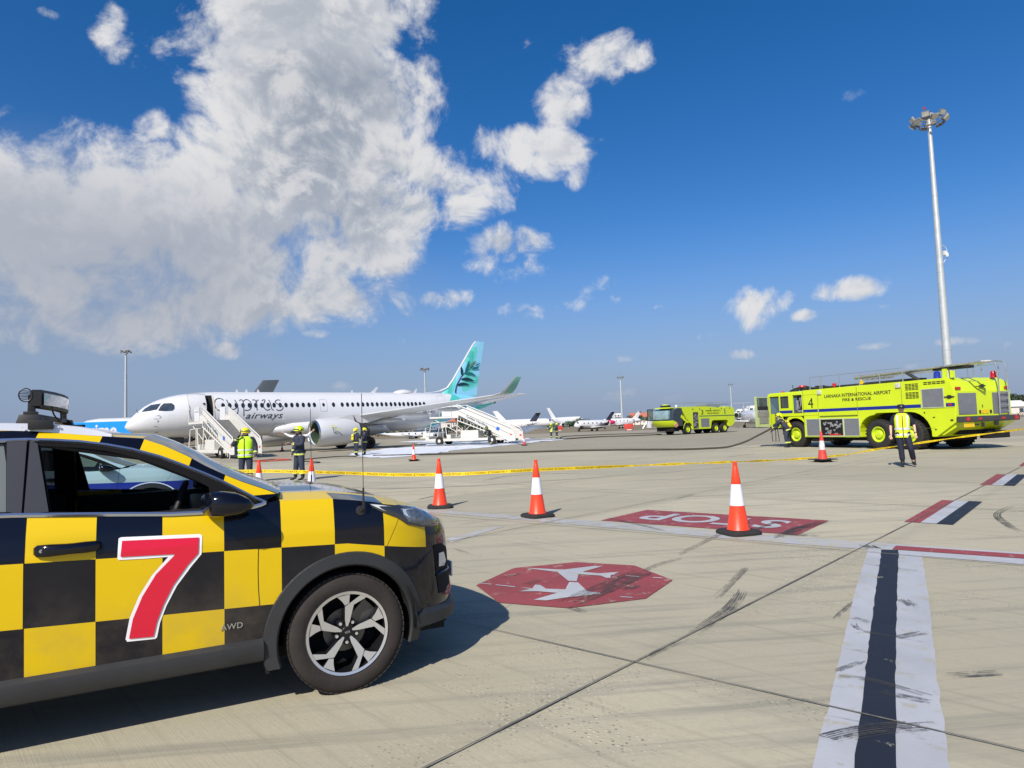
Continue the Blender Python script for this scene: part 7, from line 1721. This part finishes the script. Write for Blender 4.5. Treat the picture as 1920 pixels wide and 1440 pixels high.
small_car('pickup_truck', 'white pickup truck parked far off beside the rear stairs', 818, 118, R(-120), ('white_car_paint', (.72, .73, .74)), 'pickup truck', True)
def barrier(px, Y, label):
    t = thing('plastic_barrier', label, 'barrier', (XY(px, Y), Y, 0), .2); b = MB(); b.b2((-.9, -.2, .35), (.9, .2, 1.35)); b.b2((-.5, -.25, 0), (.5, .25, .35)); b.build('barrier_body', mat('red_barrier', (.55, .07, .05), .5, var=.1), t, bevel=.06)
    b = MB(); b.b2((-.5, -.26, .1), (.5, -.255, .3)); b.build('white_panel', WHT, t, smooth=0)
barrier(1178.5, 128, 'red plastic barrier standing under the tail of the plain white business jet')
barrier(1048, 170, 'small red barrier to the right of the distant hose team')
t = thing('ground_power_cart', 'white ground power cart on the far apron, left of the smaller fire engine', 'ground cart', (XY(1217, 150), 150, 0), .3); b = MB(); b.box((0, 0, 1.4), (.9, .9, 2.4), taper=(.3, .3)); b.build('cart_body', WHT, t, bevel=.05); b = MB(); b.tube([(-1.6, 0, .1), (-.6, 0, 1.6), (0, 0, 1.5)], .12, 5); b.tube([(1.6, 0, .1), (.6, 0, 1.3), (0, 0, 1.2)], .1, 5); b.build('tow_frame', GALV, t)
t = thing('concrete_post', 'cream concrete block post below a far mast, under the airliner tail', 'post', (XY(797.5, 118), 118, 0), 0); b = MB(); b.cyl((0, 0, 0), (0, 0, .2), 1.0, seg=20); b.cyl((0, 0, .2), (0, 0, 1.25), .5, .42, 18); b.cyl((0, 0, 1.25), (0, 0, 3.3), .07, seg=8); b.build('post_body', CREAM, t)
t = thing('equipment_box', 'grey equipment box on the tarmac seen through the checkered car window', 'box', (G(345, 915).x, G(345, 915).y, 0), .2); b = MB(); b.box((0, 0, .33), (.36, .25, .36)); b.build('box_body', mat('grey_green_box', (.12, .15, .13), .6, var=.1), t, bevel=.02); b = MB(); b.tube([(-.1, 0, .51), (-.1, 0, .6), (.1, 0, .6), (.1, 0, .51)], .012, 6); b.cyl((0, 0, 0), (0, 0, .15), .05, seg=10); b.build('carry_handle', BLKP, t)
# ---------------------------------------------------------------- buildings
def block(label, px, Y, w, h, d, storeys, bays, rz=0, step=None, cat='building', wallc=(.72, .72, .70), dark=.5):
    t = thing('apartment_building', label, cat, (XY(px, Y), Y, 0), rz, 'pale buildings beyond the airfield')
    m = mat('pale_wall_%d' % int(wallc[0]*100), wallc, .7, var=.08, vs=.3); b = MB(); b.b2((-w/2, 0, 0), (w/2, d, h))
    if step: b.b2((-w/2+step[0], .2, h), (w/2-step[1], d-.2, h+step[2]))
    b.b2((-w/2-.15, -.15, h), (w/2+.15, .0, h+.3)); b.build('wall', m, t, smooth=0)
    sh_, sw_ = h/storeys, w/bays
    for j in range(storeys):
        f = MB(); f.b2((-w/2+.2, -.9, j*sh_+sh_*.02), (w/2-.4, -.01, j*sh_+sh_*.09)); f.b2((-w/2+.2, -.9, j*sh_+sh_*.09), (w/2-.4, -1.2, j*sh_+sh_*.32)); f.build('balcony', m, t, smooth=0)
        for i in range(bays):
            f = MB(); x = -w/2+(i+.5)*sw_; f.b2((x-sw_*.34, -.04, j*sh_+sh_*.25), (x+sw_*.34, -.01, j*sh_+sh_*.85)); f.build('window', CKM, t, smooth=0)
    return t
block('white stepped tower building beyond the business jets', 1160.5, 520, 7, 8, 6, 4, 3, .1, (1.5, 1, 1.2))
block('white apartment block with dark balconies right of the smaller fire engine', 1394, 420, 8, 6.8, 8, 4, 3, -.2, (1, 1, 1))
block('pale apartment building with rounded top beside the open cab door', 1415, 430, 6, 8.5, 8, 4, 2, 0, (1, 1, 1.4))
def house(label, px, Y, w, h, roof, rz=0):
    t = thing('house', label, 'house', (XY(px, Y), Y, 0), rz); b = MB(); b.b2((-w/2, 0, 0), (w/2, w*.6, h)); b.build('wall', mat('house_wall', (.66, .60, .54), .8, var=.08), t, smooth=0)
    b = MB(); b.prism([(-w/2-.4, -.4, h), (w/2+.4, -.4, h), (w/2-.5, w*.3, h+w*.2), (-w/2+.5, w*.3, h+w*.2)], None, (0, .01, 0)); b.loft([[V((-w/2-.4, -.4, h)), V((w/2+.4, -.4, h)), V((w/2+.4, w*.6+.4, h)), V((-w/2-.4, w*.6+.4, h))], [V((-w/2+w*.2, w*.28, h+w*.2)), V((w/2-w*.2, w*.28, h+w*.2)), V((w/2-w*.2, w*.32, h+w*.2)), V((-w/2+w*.2, w*.32, h+w*.2))]]); b.build('roof', roof, t, smooth=0)
    for x in (-w*.22, w*.22): b = MB(); b.b2((x-.6, -.05, h*.3), (x+.6, -.01, h*.8)); b.build('window', CKM, t, smooth=0)
RF = mat('terracotta_roof', (.42, .14, .08), .8, var=.15, vs=2); RFW = mat('pale_roof', (.62, .62, .58), .7, var=.08)
house('small white house with a pale roof at the far right edge', 1905, 190, 9, 2.4, RFW)
house('low house with a red roof between trees left of the smaller fire engine', 1206, 420, 16, 4.5, RF)
house('low pink walled house with red roof far beyond the tail', 852, 300, 12, 4.5, RF)
# ---------------------------------------------------------------- trees and scrub
LF = [mat('leaf_%s' % n, c, .7, var=.35, vs=.35) for n, c in (('dark', (.035, .055, .025)), ('olive', (.075, .085, .035)), ('dry', (.16, .12, .07)))]
def crown(b, c, r, n, rr_, sz=.5):
    lobes = [(c+V((rr_.uniform(-.6, .6)*r[0], rr_.uniform(-.6, .6)*r[1], rr_.uniform(-.5, .5)*r[2])), rr_.uniform(.35, .6)) for _ in range(7)]
    for k in range(n):
        lc_, lr = rr_.choice(lobes); d = V((rr_.gauss(0, 1), rr_.gauss(0, 1), rr_.gauss(0, 1))).normalized()*rr_.uniform(.55, 1.0)
        p = lc_+V((d.x*r[0]*lr, d.y*r[1]*lr, d.z*r[2]*lr)); s_ = sz*rr_.uniform(.5, 1.2); u = V((rr_.gauss(0, 1), rr_.gauss(0, 1), rr_.gauss(0, 1))).normalized(); w = u.cross(V((rr_.gauss(0, 1), rr_.gauss(0, 1), rr_.gauss(0, 1)))).normalized()
        b.add([p+u*s_, p+w*s_*.6, p-u*s_*.8, p-w*s_*.6], [(0, 1, 2, 3)])
def tree(label, px, Y, h, w, mi=0, seed=0):
    rr_ = random.Random(seed*13+7); t = thing('tree', label, 'tree', (XY(px, Y), Y, 0), 0, 'trees beyond the airfield')
    b = MB(); b.tube([(0, 0, 0), (.1, 0, h*.3), (0, .1, h*.6)], .2, 6, radii=[h*.035, h*.025, h*.012])
    for k in range(4): a = 2*pi*k/4+.5; b.tube([(.05, 0, h*.32), (cos(a)*w*.25, sin(a)*w*.25, h*.62)], .1, 5, radii=[h*.018, h*.006])
    b.build('trunk', mat('bark', (.09, .07, .05), .9, var=.2), t); b = MB(); crown(b, V((0, 0, h*.63)), (w*.62, w*.62, h*.42), 700, rr_, h*.06); b.build('crown', LF[mi], t, smooth=0)
tl = [(1078,360,4.5,7,0),(1092,380,5,8,0),(1064,400,4,7,1),(1141,380,5,6,0),(1190,330,5.5,8,0),(1201,360,5,7,1),(1216,390,5,8,0),(1228,370,4.5,7,1),(868,250,7.5,9,0),(880,260,8,9,0),(1903,210,6.5,5,0),(1918,260,7,8,0),(1938,260,7,9,0),(1897,250,6,6,0),(1383,400,7,8,1),(1401,390,6,7,0),(700,260,5,8,0),(690,270,4.5,7,1)]
wh = ['left of the black tailed business jet', 'behind the black tailed business jet', 'behind the nose of the black tailed business jet', 'beside the white stepped tower', 'behind the tail of the plain white jet', 'just left of the red roofed house', 'just right of the red roofed house', 'nearest the smaller fire engine cab', 'under the rear boarding stairs', 'beside the cab of the rear stairs', 'just past the ladder of the large fire engine', 'right of the small white house', 'at the right edge of the picture', 'hidden by the tail of the large fire engine', 'at the foot of the balcony block', 'between the two pale apartment buildings', 'left of the pale blue finned aircraft', 'far left under the airliner wing']
for k, ((px, Y, h, w, mi), s_) in enumerate(zip(tl, wh)): tree('%s tree crown %s' % ('dark green' if mi == 0 else 'olive green', s_), px, Y, h, w, mi, k)
def scrub(label, x0, x1, Y, h, mi, seed):
    rr_ = random.Random(seed); b = MB(); a, c = XY(x0, Y), XY(x1, Y); n = int(abs(c-a)*14)
    for k in range(n):
        x = a+(c-a)*rr_.random(); hh = h*(.55+.45*math.sin(x*.21+seed)*math.sin(x*.083+1)); p = V((x, Y+rr_.uniform(0, 14), rr_.uniform(0, 1)**.7*max(hh, .4*h))); s_ = h*.14*rr_.uniform(.6, 1.3)
        u = V((rr_.gauss(0, 1), rr_.gauss(0, 1), rr_.gauss(0, 1))).normalized(); w = u.cross(V((rr_.gauss(0, 1), rr_.gauss(0, 1), rr_.gauss(0, 1)))).normalized(); b.add([p+u*s_, p+w*s_, p-u*s_, p-w*s_], [(0, 1, 2, 3)])
    o = b.build('scrub', LF[mi], None, smooth=0, recalc=False); tag(o, label, 'scrub', kind='stuff')
scrub('dark hedge line beyond the apron under the airliner tail', 560, 900, 235, 4.6, 0, 1)
scrub('dry brown scrub in front of the hedge under the airliner tail', 640, 880, 160, 1.5, 2, 2)
scrub('low scrub along the far edge of the apron behind the parked jets', 880, 1240, 470, 5, 1, 3)
scrub('far dark scrub line left of the airliner', -60, 240, 420, 5, 0, 4)
scrub('far scrub line behind the fire engines', 1230, 1960, 450, 5.5, 0, 5)
scrub('dry scrub beside the small white house', 1880, 1990, 170, 1.2, 2, 6)
fb = MB(); fb.poly([(-1500, 132, .02), (1500, 132, .02), (1500, 1500, .02), (-1500, 1500, .02)]); 
struct(fb.build('field', mat('dry_field', (.20, .165, .10), .9, var=.2, vs=.05), smooth=0)); fb = MB(); fb.poly([(-1500, 150, .04), (1500, 150, .04), (1500, 158, .04), (-1500, 158, .04)]);
